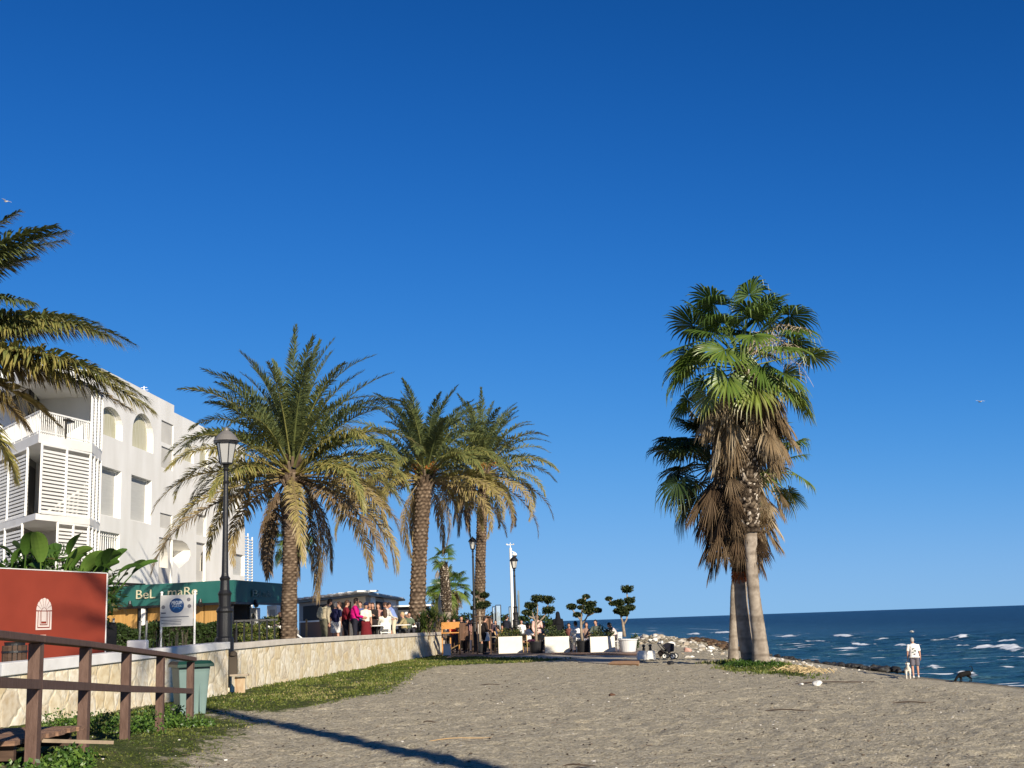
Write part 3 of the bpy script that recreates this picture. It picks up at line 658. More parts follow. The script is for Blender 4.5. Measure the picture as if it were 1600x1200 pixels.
# ------------------------------------------------------------------ leafy things
LEAF = ramp_mat('shrub_leaf', [(0, (.018, .035, .010)), (.4, (.045, .075, .018)), (.75, (.11, .135, .03)), (1, (.23, .20, .07))], rough=.5, spec=.3, transl=.2)
LEAFL = ramp_mat('bright_leaf', [(0, (.03, .07, .012)), (.45, (.08, .16, .025)), (.8, (.17, .26, .05)), (1, (.30, .30, .12))], rough=.4, spec=.4, transl=.25)
def leaves(mb, c, r, n, size, rng, tone=(.1, .7), shell=.55, narrow=1., mi=0, zmin=None):
    C = np.array([[rng.gauss(0, 1) for _ in range(3)] for _ in range(n)]); C /= np.linalg.norm(C, axis=1)[:, None]
    rad = np.array([rng.uniform(shell, 1.05) for _ in range(n)])[:, None]; P = np.array(c) + C*rad*np.array(r)
    if zmin is not None: P[:, 2] = np.maximum(P[:, 2], zmin)
    A = np.array([[rng.gauss(0, 1) for _ in range(3)] for _ in range(n)])+C*.8; A /= np.linalg.norm(A, axis=1)[:, None]
    B = np.cross(A, np.array([[rng.gauss(0, 1) for _ in range(3)] for _ in range(n)])); B /= np.linalg.norm(B, axis=1)[:, None]
    s = size*np.array([rng.uniform(.6, 1.3) for _ in range(n)])[:, None]
    V = np.stack([P-A*s*.5, P+B*s*.28*narrow, P+A*s*.6, P-B*s*.28*narrow], 1).reshape(-1, 3)
    t = np.repeat([rng.uniform(*tone) for _ in range(n)], 4)
    mb.add(V, [(i, i+1, i+2, i+3) for i in range(0, 4*n, 4)], t, mi)
def spiky(mb, c, n, L, rng, tone=(.1, .6), w=.05, elmin=10):
    for i in range(n):
        az = rng.uniform(0, 6.28); el = R(rng.uniform(elmin, 88)); l_ = L*rng.uniform(.7, 1.1)
        h = Vector((math.cos(az), math.sin(az), 0)); p = Vector(c); s = Vector((-h.y, h.x, 0))*w/2
        vs = [p-s*.8, p+s*.8]; e = el
        for j in range(3):
            p = p+(h*math.cos(e)+Vector((0, 0, 1))*math.sin(e))*l_/3; e -= .22; ww = (1, .75, .05)[j]; vs += [p-s*ww, p+s*ww]
        mb.add(vs, [(0, 1, 3, 2), (2, 3, 5, 4), (4, 5, 7, 6)], rng.uniform(*tone))
# ------------------------------------------------------------------ promenade and stone wall
PLAST = mat('white_plaster', (.83, .82, .785), rough=.9, spec=.1, color2=(.72, .705, .66), nscale=1.1, bump=.2, bscale=18, detail=10, stretch=(1, 1, .35))
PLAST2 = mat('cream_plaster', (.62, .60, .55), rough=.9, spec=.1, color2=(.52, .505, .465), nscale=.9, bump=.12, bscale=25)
PAVE = mat('paving', (.30, .26, .22), rough=.9, noise=.2, nscale=3)
CAPM = mat('wall_cap_stone', (.66, .60, .52), rough=.85, color2=(.50, .455, .39), nscale=2.5, bump=.2, bscale=40)
CAPW = mat('white_wall_cap', (.80, .79, .77), rough=.8, color2=(.62, .60, .57), nscale=1.6, bump=.15, bscale=30)
def stone_material():
    m = bpy.data.materials.new('crazy_stone'); m.use_nodes = True; n = m.node_tree.nodes; l = m.node_tree.links; b = n['Principled BSDF']
    tc = n.new('ShaderNodeTexCoord'); mp = n.new('ShaderNodeMapping'); mp.inputs['Scale'].default_value = (3.4, 3.4, 3.0); l.new(tc.outputs['Object'], mp.inputs[0])
    ns = n.new('ShaderNodeTexNoise'); ns.inputs['Scale'].default_value = 2.2; l.new(mp.outputs[0], ns.inputs['Vector'])
    mx = n.new('ShaderNodeMix'); mx.data_type = 'VECTOR'; mx.inputs[0].default_value = .3; l.new(mp.outputs[0], mx.inputs[4]); l.new(ns.outputs['Color'], mx.inputs[5])
    def vor(f):
        v = n.new('ShaderNodeTexVoronoi'); v.feature = f; v.inputs['Scale'].default_value = 1.0; l.new(mx.outputs[1], v.inputs['Vector']); return v
    e = vor('DISTANCE_TO_EDGE'); c = vor('F1')
    sp = n.new('ShaderNodeSeparateColor'); l.new(c.outputs['Color'], sp.inputs[0])
    r = n.new('ShaderNodeValToRGB'); cr = r.color_ramp
    for p_, k in ((0, (.68, .57, .38)), (.25, (.74, .65, .46)), (.55, (.78, .71, .55)), (.8, (.82, .77, .65)), (1, (.62, .54, .41))):
        el = cr.elements[0] if p_ == 0 else (cr.elements[-1] if p_ == 1 else cr.elements.new(p_)); el.position = p_; el.color = (*k, 1)
    l.new(sp.outputs[0], r.inputs[0])
    n2 = n.new('ShaderNodeTexNoise'); n2.inputs['Scale'].default_value = 7; n2.inputs['Detail'].default_value = 6; l.new(tc.outputs['Object'], n2.inputs['Vector'])
    r2 = n.new('ShaderNodeValToRGB'); r2.color_ramp.elements[0].position = .3; r2.color_ramp.elements[0].color = (.72, .62, .48, 1); r2.color_ramp.elements[1].position = .62; r2.color_ramp.elements[1].color = (1.0, 1.0, 1.0, 1); l.new(n2.outputs['Fac'], r2.inputs[0])
    ml = n.new('ShaderNodeMix'); ml.data_type = 'RGBA'; ml.blend_type = 'MULTIPLY'; ml.inputs[0].default_value = .8; l.new(r.outputs[0], ml.inputs[6]); l.new(r2.outputs[0], ml.inputs[7])
    g = n.new('ShaderNodeMapRange'); g.inputs[1].default_value = .0; g.inputs[2].default_value = .045; l.new(e.outputs['Distance'], g.inputs[0])
    mg = n.new('ShaderNodeMix'); mg.data_type = 'RGBA'; l.new(g.outputs[0], mg.inputs[0]); mg.inputs[6].default_value = (.62, .54, .40, 1); l.new(ml.outputs[2], mg.inputs[7])
    l.new(mg.outputs[2], b.inputs['Base Color']); b.inputs['Roughness'].default_value = .9; b.inputs['Specular IOR Level'].default_value = .1
    g2 = n.new('ShaderNodeMapRange'); g2.inputs[2].default_value = .12; l.new(e.outputs['Distance'], g2.inputs[0])
    ad = n.new('ShaderNodeMath'); ad.operation = 'MULTIPLY_ADD'; ad.inputs[1].default_value = .5; l.new(n2.outputs['Fac'], ad.inputs[0]); l.new(g2.outputs[0], ad.inputs[2])
    bp = n.new('ShaderNodeBump'); bp.inputs['Strength'].default_value = .4; bp.inputs['Distance'].default_value = .03; l.new(ad.outputs[0], bp.inputs['Height']); l.new(bp.outputs[0], b.inputs['Normal'])
    return m
STONE = stone_material()
DECK = .80
WP = [at(-420, 1000, 9.5), at(-60, 1000, 20.3), at(0, 1000, 22), at(357, 1000, 31.8)]      # front face, near section
WQ = [at(361, 1000, 32.5), at(450, 1000, 37.4), at(600, 1000, 51.5), at(690, 1000, 66)]    # far section
def off(P, d):
    out = []
    for i, p in enumerate(P):
        a = P[max(i-1, 0)]; b = P[min(i+1, len(P)-1)]; t = Vector((b.x-a.x, b.y-a.y)).normalized(); out.append((p.x-t.y*d, p.y+t.x*d))
    return out
def wall(name, label, P, tops, caps, capm, ov=.05):
    o = thing(name, label, 'wall', (P[0].x, P[0].y, 0), 0, 'stone retaining walls')
    mb = MB(); fr = [(p.x, p.y) for p in P]; bk = off(P, .34); n = len(P)
    vs = []
    for i in range(n):
        z = tops[i]; vs += [(*fr[i], -.6), (*fr[i], z), (*bk[i], z), (*bk[i], -.6)]
    fs = [(i*4+j, i*4+(j+1) % 4, i*4+4+(j+1) % 4, i*4+4+j)[::-1] for i in range(n-1) for j in range(4)] + [(0, 1, 2, 3), tuple((n-1)*4+j for j in (3, 2, 1, 0))]
    mb.add(vs, fs); mb.build('stone_face', STONE, o, world=True)
    mb = MB(); f2 = off(P, -ov); b2 = off(P, .34+ov); vs = []
    for i in range(n):
        z = tops[i]+.002; vs += [(*f2[i], z), (*f2[i], z+caps[i]), (*b2[i], z+caps[i]), (*b2[i], z)]
    mb.add(vs, fs); c = mb.build('cap', capm, o, world=True, bevel=.012)
    return o
def ztop(px, py, Y): return at(px, py, Y).z
za = ztop(0, 1037, 22); zb = ztop(357, 1003, 31.8)
wall('stone_wall', 'near stretch of cream stone wall with a thick white painted coping behind the railing', WP, [za-.33, za-.24, za-.22, zb-.17], [.22, .22, .22, .17], CAPW)
zc = [ztop(361, 1006, 32.5), ztop(450, 998.5, 37.4), ztop(600, 991, 51.5), ztop(690, 987.5, 66)]
wall('stone_wall', 'far stretch of cream stone wall with a beige coping running toward the terrace', WQ, [z-.15 for z in zc], [.15]*4, CAPM)
# the promenade behind the wall (a paved platform)
mb = MB()
pl = off(WP, .34)+off(WQ, .34)
pl = [(p[0], p[1]) for p in pl]
pl += [(-3.9, 66.2), (-4.2, 76), (-6.0, 130), (-60, 130), (-60, 9.5)]
mb.prism(pl, -.5, DECK); tag(mb.build('promenade', PAVE), kind='structure')
# paved terrace and path by the planters
TP = [atz(*p, .03) for p in [(690, 1018.5), (1000, 1018.8)]]
mb = MB(); mb.prism([(-3.4, 58.2), (5.3, 55.2), (5.6, 57.5), (4.6, 66), (3, 78), (-3.9, 78)], -.3, .035)
tag(mb.build('terrace_paving', mat('terrace_stone', (.20, .15, .13), rough=.9, noise=.15, nscale=4)), kind='structure')
mb = MB(); P_ = [atz(*p, .02) for p in [(742, 1025.5), (822, 1028), (900, 1031), (905, 1034.5), (975, 1037.6), (998, 1037), (996, 1021.5), (840, 1021), (742, 1022)]]
mb.prism([(p.x, p.y) for p in P_], -.25, .022); tag(mb.build('path', mat('path_concrete', (.40, .355, .29), rough=.9, noise=.15, nscale=2, bump=.3)), kind='structure')
def slab(name, label, cat, pts, z, h, m):
    p0 = atz(*pts[0], z); o = MB(); P = [atz(*p, z) for p in pts]; o.prism([(p.x-p0.x, p.y-p0.y) for p in P], -h, 0)
    q = o.build(name, m, bevel=.01); q.location = (p0.x, p0.y, z); return tag(q, label, cat)
slab('kerb', 'orange brick kerb at the seaward end of the concrete path', 'kerb', [(950, 1036.6), (998, 1037.4), (999, 1031.5), (960, 1031)], .05, .2, mat('orange_brick', (.42, .24, .12), rough=.9, noise=.2, nscale=6))
slab('kerb', 'low reddish kerb in front of the white planter boxes', 'kerb', [(862, 1021.2), (1000, 1022.4), (1000, 1020.4), (862, 1019.4)], .07, .25, mat('red_kerb', (.33, .20, .13), rough=.9, noise=.2, nscale=6))

# ------------------------------------------------------------------ white building
WHITE = mat('white_metal', (.80, .79, .75), rough=.45, spec=.4)
DARKIN = mat('dark_room', (.035, .032, .028), rough=.8)
BLIND = mat('roller_blind', (.50, .50, .47), rough=.7, noise=.05, nscale=1.2, stretch=(1, 1, 12))
CURT = mat('curtain', (.42, .40, .24), rough=.9, color2=(.62, .60, .50), nscale=3, stretch=(6, 6, .3))
GLASS = mat('window_glass', (.10, .12, .12), rough=.08, spec=.8)
A0 = at(147.5, 1000, 49); A0 = (A0.x, A0.y); A1 = at(270, 1000, 58.2); A1 = (A1.x, A1.y)
ud = Vector((A1[0]-A0[0], A1[1]-A0[1])).normalized(); nd = Vector((ud.y, -ud.x))      # along the facade, outwards (to the sea)
def SZ(px, py, q=0.0):
    """pixel -> (s, z) on the facade plane pushed out by q"""
    p0 = (A0[0]+nd.x*q, A0[1]+nd.y*q); p1 = (A1[0]+nd.x*q, A1[1]+nd.y*q)
    w_ = onplane(px, py, p0, p1); return ((w_.x-p0[0])*ud.x+(w_.y-p0[1])*ud.y, w_.z)
def W3(s, z, q=0.0): return Vector((A0[0]+ud.x*s+nd.x*q, A0[1]+ud.y*s+nd.y*q, z))
bld = thing('white_building', 'white three-storey beach apartment block with arched top windows and slatted corner balconies', 'building', (A0[0], A0[1], DECK))
ROOF = SZ(147, 569)[1]; S1 = SZ(271, 700)[0]; S2 = SZ(390, 850)[0]
def rect(x0, x1, y0, y1, q=0.0):
    """opening rectangle from its pixel box (left/right x, mean top and bottom y at its centre)"""
    xm = (x0+x1)/2; s0, s1 = SZ(x0, (y0+y1)/2, q)[0], SZ(x1, (y0+y1)/2, q)[0]; z1, z0 = SZ(xm, y0, q)[1], SZ(xm, y1, q)[1]; return s0, s1, z0, z1
def arch_pts(s0, s1, z0, z1, n=12):
    r = (s1-s0)/2; c = (s0+s1)/2; rz = min(r*1.25, (z1-z0)*.6); zs = z1-rz
    return [(s0, z0), (s1, z0)] + [(c+r*math.cos(math.pi*i/n), zs+rz*math.sin(math.pi*i/n)) for i in range(n+1)]
def rect_pts(s0, s1, z0, z1): return [(s0, z0), (s1, z0), (s1, z1), (s0, z1)]
def facade(mb, outer, holes, q=0.0, depth=.5, mi=0):
    """rectangular wall sheet with openings of any roundish outline, plus their reveals"""
    bb = [(min(p[0] for p in h), max(p[0] for p in h), min(p[1] for p in h), max(p[1] for p in h)) for h in holes]
    o = (min(p[0] for p in outer), max(p[0] for p in outer), min(p[1] for p in outer), max(p[1] for p in outer))
    ss = sorted({o[0], o[1], *[b_[0] for b_ in bb], *[b_[1] for b_ in bb]}); zz = sorted({o[2], o[3], *[b_[2] for b_ in bb], *[b_[3] for b_ in bb]})
    ss = [x for x in ss if o[0] <= x <= o[1]]; zz = [x for x in zz if o[2] <= x <= o[3]]
    for i in range(len(ss)-1):
        for j in range(len(zz)-1):
            cs, cz = (ss[i]+ss[i+1])/2, (zz[j]+zz[j+1])/2
            if any(b_[0] < cs < b_[1] and b_[2] < cz < b_[3] for b_ in bb): continue
            mb.add([W3(ss[i], zz[j], q), W3(ss[i+1], zz[j], q), W3(ss[i+1], zz[j+1], q), W3(ss[i], zz[j+1], q)], [(0, 1, 2, 3)], 0, mi)
    for h, b_ in zip(holes, bb):
        n = len(h); c = ((b_[0]+b_[1])/2, (b_[2]+b_[3])/2)
        cor = [(b_[0] if p[0] < c[0] else b_[1], b_[2] if p[1] < c[1] else b_[3]) for p in h]
        for i in range(n):
            p, r_, a_, e_ = h[i], h[(i+1) % n], cor[i], cor[(i+1) % n]
            if a_ == e_:
                if a_ != p and a_ != r_: mb.add([W3(*a_, q), W3(*p, q), W3(*r_, q)], [(0, 1, 2)], 0, mi)
            else:
                mb.add([W3(*a_, q), W3(*p, q), W3(*r_, q), W3(*e_, q)], [(0, 1, 2, 3)], 0, mi)
        vs = [W3(a_, e_, q) for a_, e_ in h]+[W3(a_, e_, q-depth) for a_, e_ in h]
        mb.add(vs, [(i, (i+1) % n, n+(i+1) % n, n+i) for i in range(n)], 0, mi)
def opening(kind, name, box, depth, m, extra=None):
    pts = arch_pts(*box) if kind == 'arch' else rect_pts(*box)
    mb = MB(); mb.poly([W3(a, b, -depth+.012) for a, b in pts]); o = mb.build(name, m, bld, world=True)
    c = ((box[0]+box[1])/2, (box[2]+box[3])/2); mb = MB()
    e = [(c[0]+(a-c[0])*.985, c[1]+(b-c[1])*.985) for a, b in pts]; e2 = [(c[0]+(a-c[0])*.90, c[1]+(b-c[1])*.93) for a, b in pts]; n = len(pts)
    vs = [W3(a, b, -depth+.06) for a, b in e]+[W3(a, b, -depth+.06) for a, b in e2]+[W3(a, b, -depth+.014) for a, b in e2]
    mb.add(vs, [(i, (i+1) % n, n+(i+1) % n, n+i) for i in range(n)]+[(n+i, n+(i+1) % n, 2*n+(i+1) % n, 2*n+i) for i in range(n)])
    f = mb.build('frame', extra or WHITE, None); f.data.transform(Matrix.Translation(-Vector(bld.location))); f.parent = o
    return pts
D1 = .26
b_a1 = rect(155, 192, 636, 683); b_a2 = rect(207, 240, 646, 703)
b_w1 = rect(153, 189, 731, 807); b_w2 = rect(204.5, 236.5, 746, 816); b_w3 = rect(149, 187, 831, 875)
b_r1 = rect(252, 271, 660, 694); b_r2 = rect(252, 270.5, 700, 733); b_r3 = rect(250, 269, 803, 826); b_r4 = rect(248, 269.5, 841, 911)
holes = [arch_pts(*b_a1), arch_pts(*b_a2), rect_pts(*b_w1), rect_pts(*b_w2), rect_pts(*b_w3)] + [rect_pts(*b) for b in (b_r1, b_r2, b_r3, b_r4)]
mb = MB(); facade(mb, [(0, .2), (S1, .2), (S1, ROOF), (0, ROOF)], holes[:5], 0, D1)
# the four shallow panels are only let in a little: cut them from the same wall
mb = MB(); facade(mb, [(0, .2), (S1, .2), (S1, ROOF), (0, ROOF)], holes, 0, .07)
for h in holes[:5]:
    n = len(h); vs = [W3(a, b, -.07) for a, b in h]+[W3(a, b, -D1) for a, b in h]; mb.add(vs, [(i, (i+1) % n, n+(i+1) % n, n+i) for i in range(n)])
# roof, rear and end walls of block 1
IN = 11.0
def solid(mb, s0, s1, z0, z1, q0, q1, faces='tbse'):
    c = [W3(s, z, q) for z in (z0, z1) for s, q in ((s0, q0), (s1, q0), (s1, q1), (s0, q1))]
    F_ = {'t': (4, 5, 6, 7), 'b': (2, 3, 7, 6), 's': (3, 0, 4, 7), 'e': (1, 2, 6, 5), 'f': (0, 1, 5, 4), 'u': (0, 3, 2, 1)}
    mb.add(c, [F_[k] for k in faces])
solid(mb, 0, S1, .2, ROOF, 0, -IN)
# block 2, set back
ZR2 = ROOF-.15; B2 = -.35
b_k = None
kx = [SZ(x, y, B2) for x, y in [(269, 843), (285, 845), (292, 850), (297, 860), (297.5, 868), (294, 876), (286, 883), (280, 888), (275, 882), (271.5, 878), (269, 868)]]
b_s1 = rect(307, 322, 804, 837, B2); b_s2 = rect(306.5, 321, 848, 909, B2); b_w4 = rect(364, 382, 866, 899, B2); b_c1 = rect(312, 325, 692, 730, B2); b_c2 = rect(288, 303, 694, 722, B2); b_w5 = rect(352, 372, 770, 800, B2)
h2 = [arch_pts(*b_c1), arch_pts(*b_c2), rect_pts(*b_s1), rect_pts(*b_s2), rect_pts(*b_w4), rect_pts(*b_w5), kx]
ZL = SZ(392, 825, B2)[1]
facade(mb, [(S1, .2), (S2, .2), (S2, ZR2), (S1, ZR2)], h2, B2, .14)
n = len(kx); mb.add([W3(a, b, B2-.14) for a, b in kx]+[W3(a, b, B2-.9) for a, b in kx], [(i, (i+1) % n, n+(i+1) % n, n+i) for i in range(n)])
solid(mb, S1+.01, S2, .2, ZR2, B2, -IN+.5, 'tbe')
solid(mb, S2+.002, S2+1.2, .2, ZL, B2-.25, -IN+1, 'tbef')
# parapets and little roof upstands
solid(mb, 1.0, S1-.5, ROOF+.002, ROOF+.35, -2.0, -9.5, 'tbsef')
solid(mb, S1+2.2, S2-3, ZR2+.002, ZR2+.5, -2.5, -8.5, 'tbsef')
mb.build('wall', PLAST, bld, world=True)
opening('arch', 'arched_window', b_a1, D1, CURT); opening('arch', 'arched_window', b_a2, D1, CURT)
opening('rect', 'window', b_w1, D1, BLIND); opening('rect', 'window', b_w2, D1, BLIND); opening('rect', 'window', b_w3, D1, BLIND)
def panel(box, arch=None, q=0.0):
    pts = rect_pts(*box); mb = MB()
    if arch: facade(mb, pts, [arch_pts(*arch)], q-.06, .5)
    else: mb.poly([W3(a, b, q-.06) for a, b in pts])
    mb.build('recessed_panel', PLAST2, bld, world=True)
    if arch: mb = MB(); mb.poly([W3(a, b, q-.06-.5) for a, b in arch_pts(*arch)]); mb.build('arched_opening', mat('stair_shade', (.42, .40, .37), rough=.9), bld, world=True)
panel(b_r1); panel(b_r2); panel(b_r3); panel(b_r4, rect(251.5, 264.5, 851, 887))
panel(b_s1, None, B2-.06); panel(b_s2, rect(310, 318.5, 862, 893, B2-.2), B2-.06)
for b in (b_c1, b_c2):
    mb = MB(); mb.poly([W3(a, c, B2-.13) for a, c in arch_pts(*b)]); mb.build('arched_window', CURT, bld, world=True)
for b in (b_w4, b_w5):
    mb = MB(); mb.poly([W3(a, c, B2-.13) for a, c in rect_pts(*b)]); mb.build('window', BLIND, bld, world=True)
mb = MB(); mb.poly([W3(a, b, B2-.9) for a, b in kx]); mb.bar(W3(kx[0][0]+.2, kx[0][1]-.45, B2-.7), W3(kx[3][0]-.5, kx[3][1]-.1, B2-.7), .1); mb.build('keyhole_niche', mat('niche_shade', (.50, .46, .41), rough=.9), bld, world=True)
# window bars
mb = MB(); s0, s1, z0, z1 = b_w3
for i in range(11): s = s0+(s1-s0)*(i+.5)/11; mb.bar(W3(s, z0, -.1), W3(s, z1, -.1), .03)
mb.bar(W3(s0, z0+.15, -.1), W3(s1, z0+.15, -.1), .04); mb.bar(W3(s0, z1-.15, -.1), W3(s1, z1-.15, -.1), .04); mb.build('window_bars', WHITE, bld, world=True)
# far-end slatted screens
for (k0, zt_) in ((.1, ZL-.25), (.75, SZ(400, 838, B2)[1])):
    mb = MB(); s = S2+1.2+k0*1.5; 
    nn = int((zt_-1)/.16)
    for i in range(nn): mb.bar(W3(s, 1+i*.16, B2-.35), W3(s+.9, 1+i*.16, B2-.35), .05, .05)
    mb.bar(W3(s, 1, B2-.38), W3(s, zt_, B2-.38), .07); mb.bar(W3(s+.95, 1, B2-.38), W3(s+.95, zt_, B2-.38), .07); mb.build('slatted_screen', WHITE, bld, world=True)
# rooftop aerial
mb = MB(); p = W3(S1+.1, ROOF, -1.5); mb.bar(p, p+Vector((0, 0, 1.0)), .04)
for i, l_ in enumerate((.5, .4, .3)): mb.bar(p+Vector((-l_/2, 0, .7+.12*i)), p+Vector((l_/2, 0, .7+.12*i)), .02)
mb.build('aerial', WHITE, bld, world=True)

# corner balconies: plan C0 - C1 - C2 - A0
C1 = at(50, 1000, 44); C1 = Vector((C1.x, C1.y)); C2 = at(131, 1000, 46.9); C2 = Vector((C2.x, C2.y)); C0 = at(-22, 1000, 48.6); C0 = Vector((C0.x, C0.y)); AA = Vector(A0)
CX = at(-120, 1000, 53); CX = Vector((CX.x, CX.y))
def onp(px, py, a, b): return onplane(px, py, a, b).z
zs3 = onp(90, 683, C1, C2); zs2 = onp(90, 806, C1, C2)     # slab tops of floors 3 and 2
inn = [AA+Vector((-2.6, .3)), C1+Vector((-1.6, 2.8)), C0+Vector((-.4, 2.2)), CX+Vector((0, 2))]
def foot(e=0.0): return [CX, C0+Vector((-.2*e, -e)), C1+Vector((.0, -e)), C2+Vector((e, -.2*e)), AA+Vector((e*.6, 0)), AA+Vector((-9, 3)), CX+Vector((-3, 6))]
mb = MB()
for zt_, th in ((zs3, .34), (zs2, .22), (ROOF-.65, .5)):
    mb.prism([(p.x, p.y) for p in foot(.10 if zt_ < 10 else .18)], zt_-th, zt_)
mb.build('balcony_slab', PLAST, bld, world=True)
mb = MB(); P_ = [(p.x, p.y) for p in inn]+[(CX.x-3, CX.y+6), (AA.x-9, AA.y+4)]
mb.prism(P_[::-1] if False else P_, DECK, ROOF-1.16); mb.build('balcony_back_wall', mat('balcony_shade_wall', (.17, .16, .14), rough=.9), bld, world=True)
def band(a, b, f0, f1, z0, z1, m, name, out=.05):
    d = (b-a); p = a+d*f0; q = a+d*f1; nn = Vector((d.y, -d.x)).normalized()*out; mb = MB(); mb.bar((p.x+nn.x, p.y+nn.y, (z0+z1)/2), (q.x+nn.x, q.y+nn.y, (z0+z1)/2), .04, z1-z0); return mb.build(name, m, bld, world=True)
i1, i0 = inn[1], inn[0]
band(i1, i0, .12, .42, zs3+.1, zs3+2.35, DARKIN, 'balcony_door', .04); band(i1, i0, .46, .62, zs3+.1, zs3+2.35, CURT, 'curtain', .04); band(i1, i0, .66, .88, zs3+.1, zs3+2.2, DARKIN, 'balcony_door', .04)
band(i1, i0, .2, .8, zs2+.1, zs2+2.2, DARKIN, 'balcony_door', .04)  # wide door band coloured dark to deepen the shade inside the balcony
def railing(a, b, z, h=.95):
    mb = MB(); d = b-a; L = d.length; n = int(L/.115)
    for zz, t in ((z+h, .06), (z+.09, .045)): mb.bar((a.x, a.y, zz), (b.x, b.y, zz), t)
    for i in range(n+1):
        p = a+d*(i/n); mb.bar((p.x, p.y, z), (p.x, p.y, z+h), .05 if i % 8 == 0 else .028)
    mb.build('railing', WHITE, bld, world=True)
hr = onp(90, 648, C1, C2)-zs3
railing(C1, C2, zs3, hr); railing(C0, C1, zs3, hr); railing(CX, C0, zs3, hr)
def louvre(a, b, f0, f1, z0, z1, step=.135, slat=.085, posts=(0, .5, 1), lean=.0):
    d = b-a; p = a+d*f0; q = a+d*f1; n = Vector((d.y, -d.x)).normalized(); mb = MB(); k = int((z1-z0-.1)/step)
    p = p+n*.02; q = q+n*.02
    for i in range(k):
        z = z0+.08+step*i; mb.bar((p.x, p.y, z), (q.x, q.y, z), .03, slat)
    for f in posts:
        c = p+(q-p)*f+n*.035; mb.bar((c.x, c.y, z0), (c.x, c.y, z1), .075, .05)
    for z in (z0+.02, z1-.02): mb.bar((p.x+n.x*.03, p.y+n.y*.03, z), (q.x+n.x*.03, q.y+n.y*.03, z), .05, .07)
    mb.build('louvre_screen', WHITE, bld, world=True)
zt3 = zs3-.36; zt2 = zs2-.24
louvre(C1, C2, .03, 1.0, zs2+.02, zt3); louvre(C2, AA, .0, 1, zs2+.02, zt3, .12, .055, (0, .33, .66, 1)); louvre(C0, C1, .0, .8, zs2+.02, zt3); louvre(CX, C0, 0, 1, zs2+.02, zt3)
louvre(C2, AA, .0, 1, zs3+.02, ROOF-1.17, .12, .055, (0, .33, .66, 1))
louvre(C1, C2, .38, 1.0, 2.3, zt2); louvre(C2, AA, .0, 1, 2.3, zt2, .12, .055, (0, .33, .66, 1)); louvre(C0, C1, .0, .75, 2.3, zt2); louvre(CX, C0, 0, 1, 2.3, zt2)
# balcony furniture seen through the railing
ct = C1+Vector((-.2, 1.6)); ch = thing('patio_table', 'small dark patio table on the top corner balcony', 'table', (ct.x+.2, ct.y, zs3+.001))
mb = MB(); mb.box((0, 0, .7), (1.1, .7, .05)); mb.build('tabletop', DARKIN, ch)
for x, y in ((-.45, -.28), (.45, -.28), (-.45, .28), (.45, .28)): mb = MB(); mb.bar((x, y, 0), (x, y, .675), .05); mb.build('leg', DARKIN, ch)
# ------------------------------------------------------------------ restaurant with the green fascia
GREEN = mat('green_awning', (.018, .115, .10), rough=.55, spec=.4, color2=(.028, .145, .125), nscale=1.2)
BLACK = mat('black_iron', (.012, .012, .013), rough=.45, spec=.5, bump=.2, bscale=60)
BAMB = mat('bamboo_blind', (.62, .36, .12), rough=.8, color2=(.44, .24, .07), nscale=3, stretch=(9, 9, .4))
GOLD = mat('pale_lettering', (.62, .58, .40), rough=.6)
WOODD = mat('dark_wood', (.075, .045, .03), rough=.75, noise=.3, nscale=6, stretch=(1, 1, 8))
WOODO = mat('orange_wood', (.50, .23, .06), rough=.6, noise=.2, nscale=5, stretch=(1, 8, 8))
def text(name, body, size, m, parent, loc, rot, ext=.006, shear=0, sx=1):
    cu = bpy.data.curves.new(name, 'FONT'); cu.body = body; cu.size = size; cu.extrude = ext; cu.shear = shear; cu.align_x = 'LEFT'; cu.materials.append(m); cu.space_character = 1.0
    t = bpy.data.objects.new(name, cu); bpy.context.scene.collection.objects.link(t); bpy.context.view_layer.update()
    dg = bpy.context.evaluated_depsgraph_get(); me = bpy.data.meshes.new_from_object(t.evaluated_get(dg)); bpy.data.objects.remove(t)
    if not me.materials: me.materials.append(m)
    o = bpy.data.objects.new(name, me); col.objects.link(o); o.parent = parent; o.location = Vector(loc)-Vector(parent.location); o.rotation_euler = rot; o.scale = (sx, 1, 1); return o
E0 = at(150, 1000, 48.9); E1 = at(365, 1000, 46); E2 = at(442, 1000, 51.8)
rest = thing('restaurant', 'beach restaurant with deep green lettered fascia and bamboo blinds in front of the white block', 'restaurant', (E1.x, E1.y, DECK))
zt = at(365, 906, 46).z; zb_ = at(365, 940, 46).z
e0, e1, e2 = Vector((E0.x, E0.y)), Vector((E1.x, E1.y)), Vector((E2.x, E2.y))
def strip(mb, a, b, z0, z1, th=.06, o_=0):
    d = (b-a).normalized(); n = Vector((d.y, -d.x)); a = a+n*o_; b = b+n*o_; mb.bar((a.x, a.y, (z0+z1)/2), (b.x, b.y, (z0+z1)/2), th, z1-z0)
mb = MB(); back = e0+Vector((1, 7)); bk2 = e2+Vector((-4.5, 3.5))
mb.prism([(e0.x, e0.y), (e1.x, e1.y), (e2.x, e2.y), (bk2.x, bk2.y), (back.x, back.y)], zb_, [at(150, 917.5, 48.9).z, zt, at(442, 912, 51.8).z, zt, zt]); mb.build('fascia', GREEN, rest, world=True)
mb = MB(); strip(mb, e0, e1, zb_-.09, zb_-.003, .08, .02); strip(mb, e1, e2, zb_-.09, zb_-.003, .08, .02); mb.build('fascia_trim', BLACK, rest, world=True)
def along(px, py, a, b, o_=.0):
    d = (b-a).normalized(); n = Vector((d.y, -d.x))*o_; w_ = onplane(px, py, a+n, b+n); return w_
d01 = (e1-e0).normalized(); r01 = (R(90), 0, math.atan2(d01.y, d01.x)); d12 = (e2-e1).normalized(); r12 = (R(90), 0, math.atan2(d12.y, d12.x))
